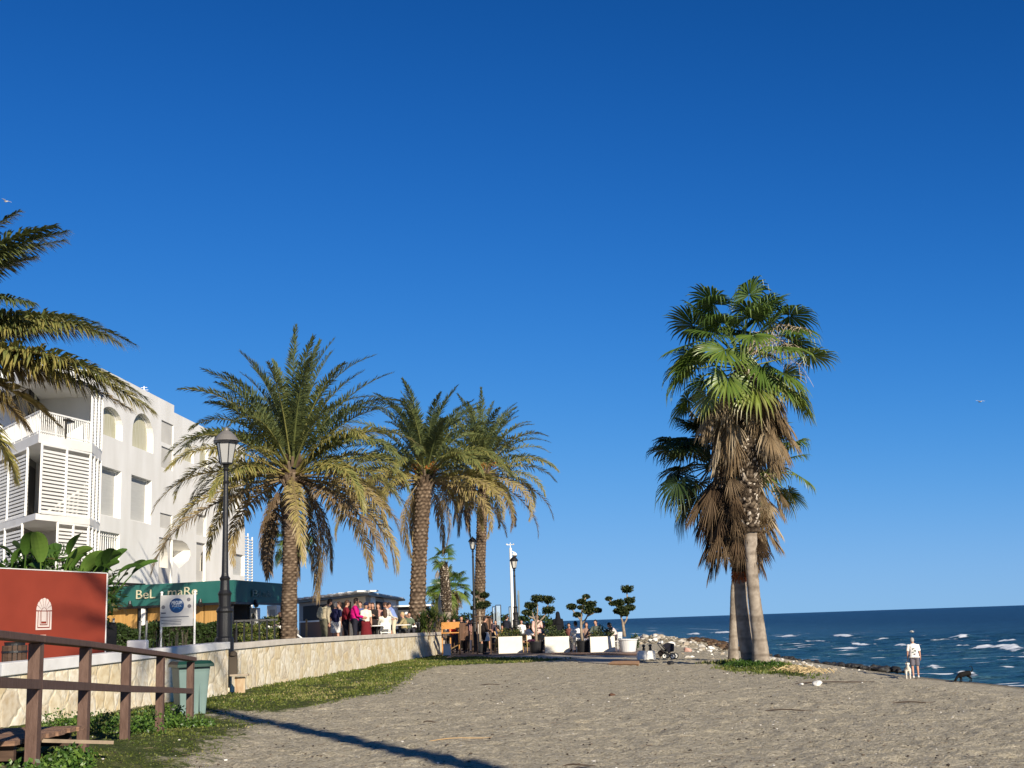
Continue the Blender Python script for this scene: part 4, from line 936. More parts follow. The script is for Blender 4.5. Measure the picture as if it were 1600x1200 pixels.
def lettering(px, py, px2, py_top, body, a, b, rot, m=GOLD, nm='lettering'):
    p = along(px, py, a, b, .045); q = along(px2, py, a, b, .045); h = along(px, py_top, a, b, .045).z-p.z; wd = (Vector((q.x, q.y))-Vector((p.x, p.y))).length
    t = text(nm, body, h/.70, m, rest, p, rot); w0 = max(v.co.x for v in t.data.vertices)-min(v.co.x for v in t.data.vertices); t.scale = (wd/w0, 1, 1)
lettering(211, 936, 241, 922, 'BeL', e0, e1, r01); lettering(261, 931.5, 307, 918.5, 'maRe', e0, e1, r01)
FAINT = mat('faded_lettering', (.16, .25, .22), rough=.6)
lettering(393, 932, 402, 921, 'B', e1, e2, r12, FAINT); lettering(403.5, 932, 409, 923, 'eL', e1, e2, r12, FAINT); lettering(411, 932, 424, 922.5, 'maRe', e1, e2, r12, FAINT)
# blinds, posts, dark interior under the fascia
mb = MB(); c_ = [e0+Vector((.5, 1.6)), e1+Vector((-1.0, 1.3)), e2+Vector((-1.4, .3))]
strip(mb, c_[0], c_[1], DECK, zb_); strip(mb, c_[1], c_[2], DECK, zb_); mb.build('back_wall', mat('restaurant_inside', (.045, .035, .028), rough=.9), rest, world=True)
for x0, x1 in ((160, 216), (231, 252), (300, 319), (320, 346), (346, 362)):
    p = along(x0, 950, e0, e1, -.25); q = along(x1-1, 950, e0, e1, -.25); mb = MB(); mb.bar((p.x, p.y, (zb_-.12+2.0-.35)/2+.1), (q.x, q.y, (zb_-.12+2.0-.35)/2+.1), .03, zb_-.12-1.65+.1); mb.build('bamboo_blind', BAMB, rest, world=True)
for x in (162, 219, 229, 256, 299, 363):
    p = along(x, 950, e0, e1, -.12); mb = MB(); mb.bar((p.x, p.y, DECK), (p.x, p.y, zb_), .09); mb.build('post', BLACK, rest, world=True)
for x in (389, 440):
    p = along(x, 950, e1, e2, -.12); mb = MB(); mb.bar((p.x, p.y, DECK), (p.x, p.y, zb_), .09); mb.build('post', BLACK, rest, world=True)
p = along(224.5, 950, e0, e1, -.02); mb = MB(); mb.box((p.x, p.y, at(224, 964, 47.9).z), (.15, .12, at(224, 951, 47.9).z-at(224, 977, 47.9).z)); mb.build('wall_lamp', WHITE, rest, world=True)
for x, y in ((203, 944), (313, 941), (399, 942)):
    a, b = (e0, e1) if x < 365 else (e1, e2); p = along(x, y, a, b, .08); mb = MB(); mb.tube([(p.x, p.y, p.z+.12), (p.x, p.y, p.z-.02), (p.x+.06, p.y-.08, p.z-.12)], [.05, .07, .09], 8); mb.build('spotlight', BLACK, rest, world=True)
p = along(200, 914, e0, e1, -1.5); q = along(222, 913, e0, e1, -1.0); mb = MB(); mb.bar(along(165, 915, e0, e1, -.8), along(175, 911.5, e0, e1, -.8), .08); mb.bar(along(175, 911.5, e0, e1, -.8), along(226, 914, e0, e1, -.8), .10); mb.build('awning_arm', BLACK, rest, world=True)
# white booths behind the corner of the restaurant
def booth(px0, px1, py0, py1, Y, hole, label):
    a = at(px0, py1, Y); b = at(px1, py1, Y); zt_ = at(px0, py0, Y).z; o = thing('white_booth', label, 'booth', (a.x, a.y, DECK), 0, 'white booths')
    w_ = b.x-a.x; h = zt_-DECK; mb = MB(); mb.box((w_/2, .4, h/2), (w_, .7, h)); mb.build('body', WHITE, o, bevel=.02)
    mb = MB(); mb.box((w_*hole[0], .04, h*hole[1]), (w_*hole[2], .02, h*hole[3])); mb.build('window', GLASS if hole[2] < .3 else BLIND, o)
for bx, Y, l_ in (((388, 401, 951, 978), 50, 'narrow white booth with a tiny dark window beside the restaurant corner'), ((416.5, 432.5, 946, 978), 49, 'tall white booth with a grey display panel left of the large date palm')):
    pass
booth(387, 400.5, 950, 975, 49.0, (.62, .80, .25, .12), 'narrow white booth with a tiny dark window beside the restaurant corner')
booth(416.5, 432.5, 946, 975, 48.3, (.55, .70, .5, .4), 'tall white booth with a grey display panel left of the large date palm')

# ------------------------------------------------------------------ hedges, railing behind the wall
def hedge(name, label, p, q, h, th, n, mats, seed, z0=DECK, size=.09, tone=(0, .55), bumps=.12):
    rng = random.Random(seed); p = Vector((*p, 0)); q = Vector((*q, 0)); o = thing(name, label, 'hedge', (p.x, p.y, z0)); d = q-p; L = d.length; d /= L; nn = Vector((-d.y, d.x, 0))
    C = []
    for i in range(n):
        s = rng.uniform(0, L); f = rng.random(); hh = h*(1+bumps*math.sin(s*2.3+seed)+bumps*.6*math.sin(s*6.1))
        t_, z = (rng.uniform(-1, 1), hh*rng.uniform(.9, 1.07)) if f < .4 else ((-1 if f < .85 else 1)*rng.uniform(.75, 1.1), hh*rng.random())
        C.append(d*s+nn*(t_*th/2)+Vector((0, 0, z)))
    mb = MB()
    for c in C: leaves(mb, (c.x, c.y, c.z), (.05, .05, .05), 2, size, rng, tone)
    mb.build('foliage', mats, o)
    mb = MB()
    for i in range(int(L/.5)): s = .25+.5*i; a = d*s; mb.tube([(a.x, a.y, 0), (a.x+rng.uniform(-.1, .1), a.y, h*.5), (a.x+rng.uniform(-.2, .2), a.y, h*.9)], [.03, .02, .01], 5)
    # twiggy dark heart of the hedge
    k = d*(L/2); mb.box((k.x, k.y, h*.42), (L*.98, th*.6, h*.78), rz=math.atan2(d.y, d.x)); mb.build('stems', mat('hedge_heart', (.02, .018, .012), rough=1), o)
    return o
a_ = at(172, 1000, 40.5); b_ = at(362, 1000, 41.5)
hedge('hedge', 'clipped hedge, coloured dark for shadow, under the bamboo blinds of the restaurant', (a_.x, a_.y), (b_.x, b_.y), at(260, 976, 41).z-DECK, .9, 5200, LEAF, 3, tone=(0, .45))  # low leaf tones put the shadow on this hedge into its colour
a_ = at(366, 1000, 42.5); b_ = at(436, 1000, 43.5)
hedge('hedge', 'sunlit yellow-green hedge between the street lamp and the large date palm', (a_.x, a_.y), (b_.x, b_.y), at(400, 975, 43).z-DECK, .8, 2400, LEAF, 4, tone=(.2, 1.0))
Y = 38.6; rl_ = thing('iron_railing', 'low black iron railing in front of the yellow-green hedge', 'railing', at(366, 1000, Y)); rl_.location.z = DECK
zr = at(366, 970.5, Y).z-DECK; L = at(431, 1000, Y).x-rl_.location.x
mb = MB(); mb.bar((0, 0, zr), (L, .3, zr), .06); mb.build('rail', BLACK, rl_)
mb = MB(); mb.bar((0, 0, .12), (L, .3, .12), .04); mb.build('rail', BLACK, rl_)
for i in range(6): x = L*(i+.3)/5.7; mb = MB(); mb.bar((x, .05*i, 0), (x, .05*i, zr), .045); mb.build('post', BLACK, rl_)
# dark slatted screen and thin posts between the red panel and the hedge
Y = 33; o = thing('dark_screen', 'charcoal slatted screen leaning just right of the red panel', 'screen', at(164, 1000, Y)); o.location.z = DECK
zz = at(164, 969, Y).z-DECK; w_ = at(180, 1000, Y).x-o.location.x; mb = MB()
for i in range(9): mb.bar((w_*i/8, 0, 0), (w_*i/8*.96+.02, .02, zz-.02*i), .035, .03)
mb.bar((0, .03, zz*.95), (w_, .03, zz*.9), .05); mb.bar((0, .03, .2), (w_, .03, .2), .05); mb.build('slats', mat('charcoal', (.03, .03, .035), rough=.6), o)
for px, lb in ((175, 'thin grey steel post standing by the charcoal slatted screen'), (217, 'thin grey steel post in front of the dark hedge, nearer the red panel'), (227, 'thin grey steel post in front of the dark hedge, nearer the beach sign')):
    Y = 34; p = at(px, 1000, Y); p.z = DECK; mb = MB(); h = at(px, 968 if px == 175 else 972, Y).z-DECK; mb.tube([(0, 0, 0), (.03, 0, h)], .03, 8); mb.tube([(.03, 0, h), (.03, 0, h+.03)], .04, 8); mb.tube([(0, 0, 0), (0, 0, .02)], .07, 8)
    q = mb.build('steel_post', mat('grey_steel', (.30, .30, .29), rough=.5, metal=.3)); q.location = p; tag(q, lb, 'post', 'thin steel posts')

# ------------------------------------------------------------------ red panel with the white arch emblem
RED = mat('red_panel', (.29, .050, .027), rough=.65, spec=.2, color2=(.235, .040, .022), nscale=1.1, detail=9, bump=.12, bscale=3)
PINKW = mat('emblem_white', (.72, .62, .56), rough=.7)
Pa = at(-95, 1000, 25.0); Pb = at(162, 1000, 30.3); pa, pb = Vector((Pa.x, Pa.y)), Vector((Pb.x, Pb.y)); dd = (pb-pa).normalized(); nn = Vector((dd.y, -dd.x))
red = thing('red_sign_panel', 'large plain red advertising panel with a small white arched-window emblem', 'sign', (pa.x, pa.y, DECK))
mb = MB(); zl = onplane(0, 888, pa, pb).z; zr_ = onplane(162, 897, pa, pb).z; zbot = onplane(140, 1022, pa, pb).z
c = (pa+pb)/2+nn*-.06; Ln = (pb-pa).length; zt_ = (zl+zr_)/2
mb.bar((pa.x, pa.y, (zt_+DECK+.15)/2), (pb.x, pb.y, (zt_+DECK+.15)/2), .07, zt_-DECK-.15); mb.build('panel', RED, red, world=True)
mb = MB(); e_ = pb+dd*.02; mb.bar((e_.x, e_.y, DECK+.10), (e_.x, e_.y, zt_+.01), .09, .045); mb.bar((pa.x, pa.y, zt_+.012), (pb.x, pb.y, zt_+.012), .09, .02); mb.build('edge_strip', WHITE, red, world=True)
for f in (.1, .5, .92):
    mb = MB(); p = pa.lerp(pb, f)-nn*.12; mb.bar((p.x, p.y, DECK-.001), (p.x, p.y, zt_-.2), .08); mb.build('post', BLACK, red, world=True)
def EP(px, py, o_=.045):
    p = onplane(px, py, pa+nn*o_, pb+nn*o_); return p
def ering(mb, outer, inner):
    n = len(outer); mb.add(outer+inner, [(i, (i+1) % n, n+(i+1) % n, n+i) for i in range(n)])
ctr = EP(68.8, 960); s_u = 1/((EP(80, 960)-EP(58, 960)).length/22)     # px per metre along
u3 = Vector((dd.x, dd.y, 0)); k_ = 1/s_u; kz = (EP(69, 930).z-EP(69, 982).z)/52
def EL(x, y, o_=0): return ctr+u3*(x*k_)+Vector((0, 0, -y*kz))+Vector((nn.x, nn.y, 0))*o_
mb = MB()
def rrect(w, y0, y1, t, o_=0):          # U-shaped border
    for (x0, x1, a, b) in ((-w, -w+t, y0, y1), (w-t, w, y0, y1), (-w+t, w-t, y1-t, y1)): mb.add([EL(x0, b, o_), EL(x1, b, o_), EL(x1, a, o_), EL(x0, a, o_)], [(0, 1, 2, 3)])
rrect(12.2, -4.6, 24, 2.6); rrect(8.6, -4.6, 19.6, 2.6); rrect(5.2, -4.6, 15.4, 1.0)
mb.add([EL(x, y) for x, y in ((-3.6, 11), (3.6, 11), (3.6, -4.6), (-3.6, -4.6))], [(0, 1, 2, 3)])
for i in range(7):                       # the fan of rays over the door
    a0 = math.pi*(i+.06)/7; a1 = math.pi*(i+.94)/7
    pts = [(4.2*math.cos(a0), -6-4.6*math.sin(a0)), (12.2*math.cos(a0), -6-19.5*math.sin(a0)*.98), (12.2*math.cos((a0+a1)/2), -6-20*math.sin((a0+a1)/2)), (12.2*math.cos(a1), -6-19.5*math.sin(a1)*.98), (4.2*math.cos(a1), -6-4.6*math.sin(a1))]
    mb.add([EL(x, y) for x, y in pts], [(0, 1, 2, 3, 4)])
mb.add([EL(0, -6)]+[EL(3.4*math.cos(a), -6-4*math.sin(a)) for a in np.linspace(0, math.pi, 9)], [tuple(range(10))])
mb.build('emblem', PINKW, red, world=True)
mb = MB(); mb.add([EL(x, y) for x, y in ((-5, 41), (4.4, 41), (4.4, 31.5), (-5, 31.5))], [(0, 1, 2, 3)]); mb.build('emblem_plate', mat('plate_pink', (.55, .33, .27), rough=.7), red, world=True)

# ------------------------------------------------------------------ litter bin, block, beach sign
Y = 24.6; p = at(23.5, 1000, Y); p.z = DECK; o = thing('litter_bin', 'round dark wood-slatted litter bin in front of the red panel', 'bin', p)
h = at(23, 1003, Y).z-DECK
mb = MB(); mb.lathe([(.17, .04), (.19, h-.03), (.2, h), (.16, h)], n=20); mb.build('liner', BLACK, o)
for i in range(16):
    a = 6.283*i/16; mb = MB(); mb.box((math.cos(a)*.215, math.sin(a)*.215, .31), (.03, .065, .54), rz=a); mb.build('slat', WOODD, o)
for zh in (.12, .44): mb = MB(); mb.lathe([(.235, zh), (.24, zh), (.24, zh+.04), (.235, zh+.04)], n=20); mb.build('hoop', BLACK, o)
p = at(213, 1015, 28.7); q = at(188, 1015, 28.2); r_ = at(239, 1015, 29.2); mb = MB(); hz = at(213, 1003, 28.7).z; base = at(213, 1013.5, 28.7).z
mb.box((0, 0, (hz-base)/2+.01), (r_.x-q.x, .3, hz-base+.06), rz=.1); o = mb.build('concrete_block', CAPW, bevel=.03); o.location = (p.x, p.y+.1, base-.0); tag(o, 'short white block sitting on the white wall coping below the beach sign', 'block')
Y = 33.0; p = at(303, 1000, Y); sg = thing('beach_sign', 'silvery beach notice board with a blue disc on two thin poles', 'sign', (p.x, p.y, DECK))
z1 = at(278, 929.5, Y).z-DECK; z0 = at(278, 978.5, Y).z-DECK; x0 = at(250.5, 950, Y).x-p.x; x1 = at(302, 950, Y).x-p.x
for x in (x0+.02, x1+.03): mb = MB(); mb.tube([(x, .04, 0), (x, .04, z1+.06)], .028, 8); mb.ell((x, .04, z1+.07), (.04, .04, .035), 8, 6); mb.build('pole', WHITE, sg)
mb = MB(); mb.box(((x0+x1)/2, 0, (z0+z1)/2), (x1-x0, .02, z1-z0)); mb.build('board', mat('brushed_board', (.42, .42, .41), rough=.35, spec=.6, metal=.2, color2=(.68, .65, .60), nscale=2.6), sg)
cx, cz = (x0+x1)/2+.0, z0+(z1-z0)*.66; mb = MB(); ring = [(cx+.19*math.cos(a), -.014, cz+.19*math.sin(a)) for a in np.linspace(0, 6.283, 33)[:-1]]; mb.poly(ring); mb.build('blue_disc', mat('sign_blue', (.008, .05, .16), rough=.4), sg)
def stext(name, body, px, pz, size, m, wd=None):
    t = text(name, body, size, m, sg, Vector((px, -.017, pz))+Vector(sg.location), (R(90), 0, 0), ext=.001); t.location = (px, -.018, pz)
    if wd: w0 = max(v.co.x for v in t.data.vertices)-min(v.co.x for v in t.data.vertices); t.scale = (wd/w0, 1, 1)
SW = mat('sign_white', (.75, .78, .8), rough=.5)
stext('disc_text', 'MEGUM', cx-.135, cz+.03, .13, SW, .27); stext('disc_text', 'PLAYA', cx-.12, cz-.035, .06, mat('sign_grey', (.45, .5, .55), rough=.5), .24)
mb = MB(); mb.add([(cx+r*math.cos(a), -.0175, cz-.10+r*.7*math.sin(a)) for r in (.09, .07) for a in np.linspace(.1, 3.04, 9)], [(i, i+1, 10+i, 9+i) for i in range(8)]); mb.build('disc_mark', mat('mark_blue', (.03, .16, .40), rough=.5), sg)
mb = MB(); g_ = -.0135; zb2 = z0+(z1-z0)*.30
mb.box((cx-.05, g_, zb2), (x1-x0-.12, .004, .02)); 
for i, f in enumerate((.20, .15, .10, .055)): mb.box((x0+.05+.25+.02*(i % 2), g_, z0+(z1-z0)*f), (.52-.06*(i % 2), .004, .014))
mb.box((x0+.09, g_, z0+(z1-z0)*.43), (.12, .004, .03)); mb.build('small_print', mat('print_dark', (.06, .07, .10), rough=.6), sg)
for x, z in ((x0+.08, .62), (x1-.10, .63), (x1-.12, .84)):
    mb = MB(); mb.add([(x+.05*math.cos(a), -.0135, z0+(z1-z0)*z+.05*math.sin(a)) for a in np.linspace(0, 6.283, 13)[:-1]], [tuple(range(12))])
    mb.build('pictogram', mat('pictogram_grey', (.13, .13, .15), rough=.6), sg)
rng = random.Random(2)
o = thing('dry_reeds', 'bare tan reed stems sticking up behind the wall below the beach sign', 'plant', at(262, 1000, 31.2)); o.location.z = 1.05
mb = MB()
for i in range(15):
    x = rng.uniform(-.40, .45); t_ = rng.uniform(.3, .55); lx = rng.uniform(-.10, .16); mb.tube([(x, rng.uniform(-.1, .1), -.25), (x+lx*.5, 0, t_*.5), (x+lx, .03, t_)], [.018, .012, .006], 5, tone=rng.uniform(.4, 1))
mb.build('stems', DRY, o)

# ------------------------------------------------------------------ street lamps
FROST = mat('frosted_lantern', (.50, .49, .45), rough=.25, spec=.6)
LGLASS = mat('lamp_glass_grey', (.36, .36, .35), rough=.2, spec=.7)
def lamp(px, Y, pyt, z0, label, k=1.0, pedestal=True, lanternk=1.0, lm=FROST):
    p = at(px, 1000, Y); p.z = z0; H = at(px, pyt, Y).z-z0; o = thing('street_lamp', label, 'street lamp', p, 0, 'black lantern street lamps')
    lh = .80*k*lanternk; zb = H-lh; w_ = .21*k*lanternk
    mb = MB()
    prof = [(.25*k, -.7), (.25*k, .16*k), (.235*k, .2*k), (.20*k, .24*k), (.20*k, .85*k), (.225*k, .9*k), (.20*k, .96*k), (.15*k, 1.02*k), (.165*k, 1.3*k), (.185*k, 1.36*k), (.13*k, 1.45*k), (.12*k, 1.7*k), (.145*k, 1.76*k), (.10*k, 1.82*k)]
    prof += [(.088*k, 1.9*k), (.075*k, (zb)*.6), (.062*k, zb-.55*k), (.085*k, zb-.5*k), (.06*k, zb-.46*k), (.055*k, zb-.2*k), (.09*k, zb-.16*k), (.05*k, zb-.1*k), (.10*k, zb-.03*k), (.12*k, zb)]
    mb.lathe(prof, n=20); mb.build('column', BLACK, o, smooth=False)
    a = [(w_*.62, 0), (w_*1.0, lh*.56)]
    mb = MB(); n = 6
    for i in range(len(a)-1): mb.lathe([(a[0][0], zb), (a[1][0], zb+lh*.56)], n=n)
    mb.build('lantern', lm, o)
    mb = MB()
    for j in range(n):
        t = 2*math.pi*j/n; mb.bar((a[0][0]*1.01*math.cos(t), a[0][0]*1.01*math.sin(t), zb), (a[1][0]*1.01*math.cos(t), a[1][0]*1.01*math.sin(t), zb+lh*.56), .022*k)
    mb.lathe([(a[0][0]*1.06, zb-.012), (a[0][0]*1.06, zb+.025)], n=n); mb.lathe([(w_*1.3, zb+lh*.56), (w_*1.34, zb+lh*.62)], n=n); mb.build('frame', BLACK, o)
    mb = MB(); z = zb+lh*.62; mb.lathe([(w_*1.3, z+.002), (w_*1.25, z+lh*.03), (w_*.92, z+lh*.16), (w_*.5, z+lh*.26), (w_*.28, z+lh*.29), (w_*.24, z+lh*.34), (w_*.12, z+lh*.38)], n=24); mb.build('cap', mat('lamp_cap', (.16, .15, .14), rough=.4, spec=.5) if lanternk > 1.1 else BLACK, o, smooth=False)
    return o
lamp(350.5, 32.3, 668, DECK+.36, 'nearest and tallest-looking street lamp with a grey frosted lantern, beside the wall gap', k=.96, lanternk=1.25, lm=LGLASS)
lamp(742.5, 64, 838, DECK, 'street lamp half hidden by the trunk of the farthest date palm', k=.80)
lamp(807, 69, 868, DECK, 'street lamp beside the tall white camera mast', k=.85)
# small service niche in the wall under the near lamp
p = at(357, 1000, 31.9); o = thing('service_niche', 'lamp foot recess in the stone wall with a small ledge and rust stain', 'niche', (p.x, p.y, 0))
mb = MB(); mb.box((.10, .12, .66), (.20, .06, .50)); mb.lathe([(.10, 0), (.095, .06), (.06, .10), (0.01, .12)], (.10, .12, .91), 12); mb.build('recess', mat('recess_dark', (.07, .055, .04), rough=.8), o)
mb = MB(); mb.box((.27, .05, at(365, 1055, 32).z), (.46, .20, .045), rz=.05); mb.build('ledge', mat('ledge_stone', (.34, .28, .21), rough=.9, noise=.2), o, bevel=.01)
mb = MB(); mb.box((.27, .125, .13), (.26, .03, .50)); mb.build('rust_stain', mat('rust', (.30, .17, .08), rough=.9, color2=(.58, .48, .33), nscale=4, stretch=(2, 2, .6)), o)
# white camera mast
p = at(802.3, 1000, 72); p.z = .0; o = thing('camera_mast', 'slim white mast with a wind vane and white dome camera on top', 'mast', p); H = at(801, 856, 72).z
mb = MB(); mb.tube([(0, 0, 0), (0, 0, H)], [.10, .07], 12); mb.build('pole', WHITE, o)
mb = MB(); mb.bar((0, 0, H-.15), (.20, 0, H-.25), .04); mb.lathe([(.02, .19), (.12, .1), (.15, 0), (.13, -.02)], (.22, 0, H-.42), 14); mb.build('camera', WHITE, o)
mb = MB(); mb.ell((.24, 0, H-.46), (.11, .11, .10), 12, 8); mb.build('camera_dome', DARKIN, o)
mb = MB(); mb.bar((0, 0, H), (0, 0, H+.3), .035); mb.bar((-.2, 0, H+.18), (.18, 0, H+.18), .035); mb.ell((-.2, 0, H+.2), (.05, .05, .05), 8, 6); mb.ell((.18, 0, H+.2), (.05, .05, .05), 8, 6); mb.build('wind_vane', WHITE, o)
p = at(812.5, 1000, 84); p.z = .6; mb = MB(); h = at(811, 929, 84).z-.6; mb.tube([(0, 0, 0), (0, 0, h)], .07, 8); mb.box((0, 0, h+.12), (.12, .12, .3)); o = mb.build('beacon_post', mat('bluegrey_post', (.16, .2, .22), rough=.5)); o.location = p; tag(o, 'short blue-grey post seen right behind the street lamp by the mast', 'post')
for x0, x1, y0, Y, lb in ((771, 777, 948, 74, 'narrow dark-framed glass windscreen, the left one'), (776, 784, 945.5, 73, 'dark-framed glass windscreen, the larger right one'), (797, 800, 948, 72, 'slim glass windscreen panel beside the white mast')):
    p = at(x0, 1000, Y); q = at(x1, 1000, Y); h = at(x0, y0, Y).z-.3; o = thing('windscreen', lb, 'windscreen', (p.x, p.y, .3), 0, 'glass windscreens'); w_ = q.x-p.x
    mb = MB(); mb.bar((0, 0, 0), (0, 0, h), .045); mb.bar((w_, 0, 0), (w_, 0, h), .045); mb.bar((0, 0, h), (w_, 0, h), .04); mb.bar((0, 0, .8), (w_, 0, .8), .03); mb.build('frame', BLACK, o)
    gm = mat('clear_pane', (.55, .65, .72), rough=.05, spec=.5); gm.node_tree.nodes['Principled BSDF'].inputs['Alpha'].default_value = .35
    mb = MB(); mb.box((w_/2, 0, h*.6), (w_-.05, .012, h*.75)); mb.build('pane', gm, o)

# ------------------------------------------------------------------ wooden railing, boardwalk, wheelie bin
BROWN = mat('railing_brown', (.088, .050, .036), rough=.7, noise=.35, nscale=5, bump=.35, bscale=18, stretch=(6, 6, 1.2), color2=(.145, .088, .066))
fp = [(50, 1190, 60.5, 1005, 11.9), (130, 1148, 135, 1012, 14.4), (195, 1142, 200.5, 1020, 16.9), (249, 1138, 253, 1026, 19.4), (296.5, 1128, 299, 1034, 22.0)]
fe = thing('wooden_railing', 'brown stained timber post and rail fence sloping down from the left edge', 'fence', (at(*fp[0][:2], 11.9).x, 11.9, 0))
tops = []; mids = []
for i, (bx, by, tx, ty, Y) in enumerate(fp):
    b = at(bx, by, Y); t = at(bx, ty, Y); t.x = b.x; tops.append(t.copy()); w_ = .112
    mb = MB(); mb.bar((b.x, b.y, b.z-.4), (t.x, t.y, t.z), w_, w_); mb.build('post', BROWN, fe, world=True, bevel=.008)
px0 = tops[0]+(tops[0]-tops[1])*1.05; mb = MB(); mb.bar((px0.x, px0.y, -.1), (px0.x, px0.y, px0.z), .125, .125); mb.build('post', BROWN, fe, world=True, bevel=.008)
zoff = Vector((0, 0, .035)); ex0 = tops[0]+zoff+(tops[0]-tops[1])*1.9
mb = MB(); pts = [ex0]+[t+zoff for t in tops]; 
for i in range(len(pts)-1): mb.bar(pts[i]+Vector((0, 0, 0)), pts[i+1]+Vector((0, .12, 0)) if i == len(pts)-2 else pts[i+1], .15, .065+.001*i)
mb.build('handrail', BROWN, fe, world=True, bevel=.008)
my = [at(x, y, Y) for x, y, Y in ((55, 1069.5, 11.9), (133, 1073, 14.4), (198, 1076.5, 16.9), (251, 1078, 19.4), (297, 1080, 22.0))]
my = [my[0]+(my[0]-my[1])*1.9]+my
mb = MB()
for i in range(len(my)-1): mb.bar(my[i]+Vector((.03, 0, 0)), my[i+1]+Vector((.03, 0, 0)), .05, .085)
mb.build('mid_rail', BROWN, fe, world=True)
# boardwalk ramp at the corner
bw = thing('boardwalk', 'worn timber boardwalk edge at the bottom left corner', 'boardwalk', (-5.4, 12.4, 0)); zt_ = at(10, 1158, 12.2).z
PLANK = mat('worn_plank', (.24, .14, .09), rough=.85, noise=.35, nscale=5, bump=.4, stretch=(1, 6, 6))
for i in range(9):
    mb = MB(); y = 12.25+i*.2; mb.box((-7.3, y, zt_-.02+.002*(i % 2)), (5.0+.05*(i % 3), .185, .045)); mb.build('plank', PLANK, bw, world=True)
mb = MB(); mb.box((-7.3, 12.3, zt_-.12), (4.9, .06, .14)); mb.box((-7.3, 13.8, zt_-.12), (4.9, .06, .14)); mb.build('joist', WOODD, bw, world=True)
pq = at(60, 1157, 12.9); pr = at(172, 1160, 13.6); mb = MB(); mb.bar(pq, pr, .12, .035); mb.build('plank', mat('grey_plank', (.30, .23, .16), rough=.9, noise=.3, nscale=6), bw, world=True)
Y = 24.4; p = at(297, 1106, Y); p.z = tz(p.x, p.y)-.03; wb = thing('wheelie_bin', 'pale teal wheeled rubbish bin with dark green lid behind the railing end', 'bin', p, R(28))
TEAL = mat('faded_teal', (.15, .22, .205), rough=.5, noise=.12, nscale=2); DGREEN = mat('dark_green_plastic', (.010, .045, .032), rough=.4, spec=.5)
h = at(297, 1042, Y).z-p.z
mb = MB(); vs = []
for z, sx, sy in ((.0, .235, .24), (h*.9, .29, .31), (h, .30, .33)): vs += [(-sx, -sy, z), (sx, -sy, z), (sx, sy, z), (-sx, sy, z)]
mb.add(vs, [(3, 2, 1, 0)]+[(k*4+i, k*4+(i+1) % 4, k*4+4+(i+1) % 4, k*4+4+i) for k in range(2) for i in range(4)]+[(8, 9, 10, 11)]); 
for x in (-.12, .0, .12): mb.box((x*.95, -.275-.012, h*.47), (.035, .05, h*.8), rx=R(-5.2))
mb.build('body', TEAL, wb, bevel=.02)
mb = MB(); vs = []; 
for z, sx, y0, y1 in ((h+.002, .345, -.42, .38), (h+.055, .345, -.42, .38), (h+.115, .30, -.33, .35)): vs += [(-sx, y0, z), (sx, y0, z), (sx, y1, z), (-sx, y1, z)]
mb.add(vs, [(3, 2, 1, 0)]+[(k*4+i, k*4+(i+1) % 4, k*4+4+(i+1) % 4, k*4+4+i) for k in range(2) for i in range(4)]+[(8, 9, 10, 11)]); mb.tube([(-.28, .40, h+.03), (-.28, .47, h+.03), (.28, .47, h+.03), (.28, .40, h+.03)], .018, 8); mb.build('lid', DGREEN, wb, bevel=.018)
for s in (-1, 1): mb = MB(); mb.tube([(s*.25, .27, .10), (s*.31, .27, .10)], .10, 18); mb.build('wheel', BLACK, wb)

# ------------------------------------------------------------------ plants above the red panel
rng = random.Random(4)
def paddle(mb, base, az, el, stem, L, W, tone, bend=.9, twist=0.0):
    h = Vector((math.cos(az), math.sin(az), 0)); s = Vector((-math.sin(az), math.cos(az), 0)); p = Vector(base); e = el
    st = [p.copy()]
    for j in range(4): p = p+(h*math.cos(e)+Vector((0, 0, 1))*math.sin(e))*stem/4; e -= .05; st.append(p.copy())
    mb.tube(st, [.035, .03, .025, .02, .016], 6, tone=tone+.1)
    K = 9; vs = []; 
    for j in range(K):
        t = j/(K-1); w_ = W*math.sin(math.pi*min(1, t*.93+.05))**.6*.5; up = (h*-math.sin(e)+Vector((0, 0, 1))*math.cos(e)); ss = s*math.cos(twist)+up*math.sin(twist)
        vs += [p-ss*w_+up*w_*.35, p-ss*w_*.5+up*w_*.1, p, p+ss*w_*.5+up*w_*.1, p+ss*w_+up*w_*.35]; p = p+(h*math.cos(e)+Vector((0, 0, 1))*math.sin(e))*L/(K-1); e -= bend/K
    mb.add(vs, [(j*5+i, j*5+i+1, j*5+6+i, j*5+5+i) for j in range(K-1) for i in range(4)], [min(1, max(0, tone+rng.uniform(-.05, .05))) for _ in vs])
o = thing('paddle_plant', 'big broad-leaved strelitzia plant rising behind the red panel', 'plant', at(60, 1000, 31)); o.location.z = DECK
mb = MB(); zc_ = at(60, 880, 31).z-DECK
for px, L_, W_, el, az, tw, tn in ((60, .85, .42, 78, 2.6, .9, .55), (70, .8, .45, 70, .5, -.6, .7), (82, .8, .45, 62, .2, -.9, .6), (92, .75, .4, 55, -.3, -.5, .45), (48, .7, .34, 75, 3.0, .4, .5), (36, .8, .36, 62, 3.3, .8, .35), (20, .8, .36, 60, 2.8, .5, .4), (102, .7, .35, 58, .6, -.9, .25), (76, .9, .4, 84, 4.8, .1, .6), (28, .75, .34, 75, 5.2, .3, .3), (4, .8, .4, 66, 3.5, .6, .4), (56, .8, .4, 80, 1.5, .2, .2), (88, .8, .4, 68, 5.5, .5, .35), (112, .6, .3, 50, .2, .4, .3), (-10, .8, .4, 66, 3.5, .2, .4)):
    x = at(px, 900, 31).x-o.location.x; paddle(mb, (x*.8, rng.uniform(-.3, .5), 1.0), az, R(el), zc_-.95+rng.uniform(-.1, .3), L_, W_, tn, twist=tw)
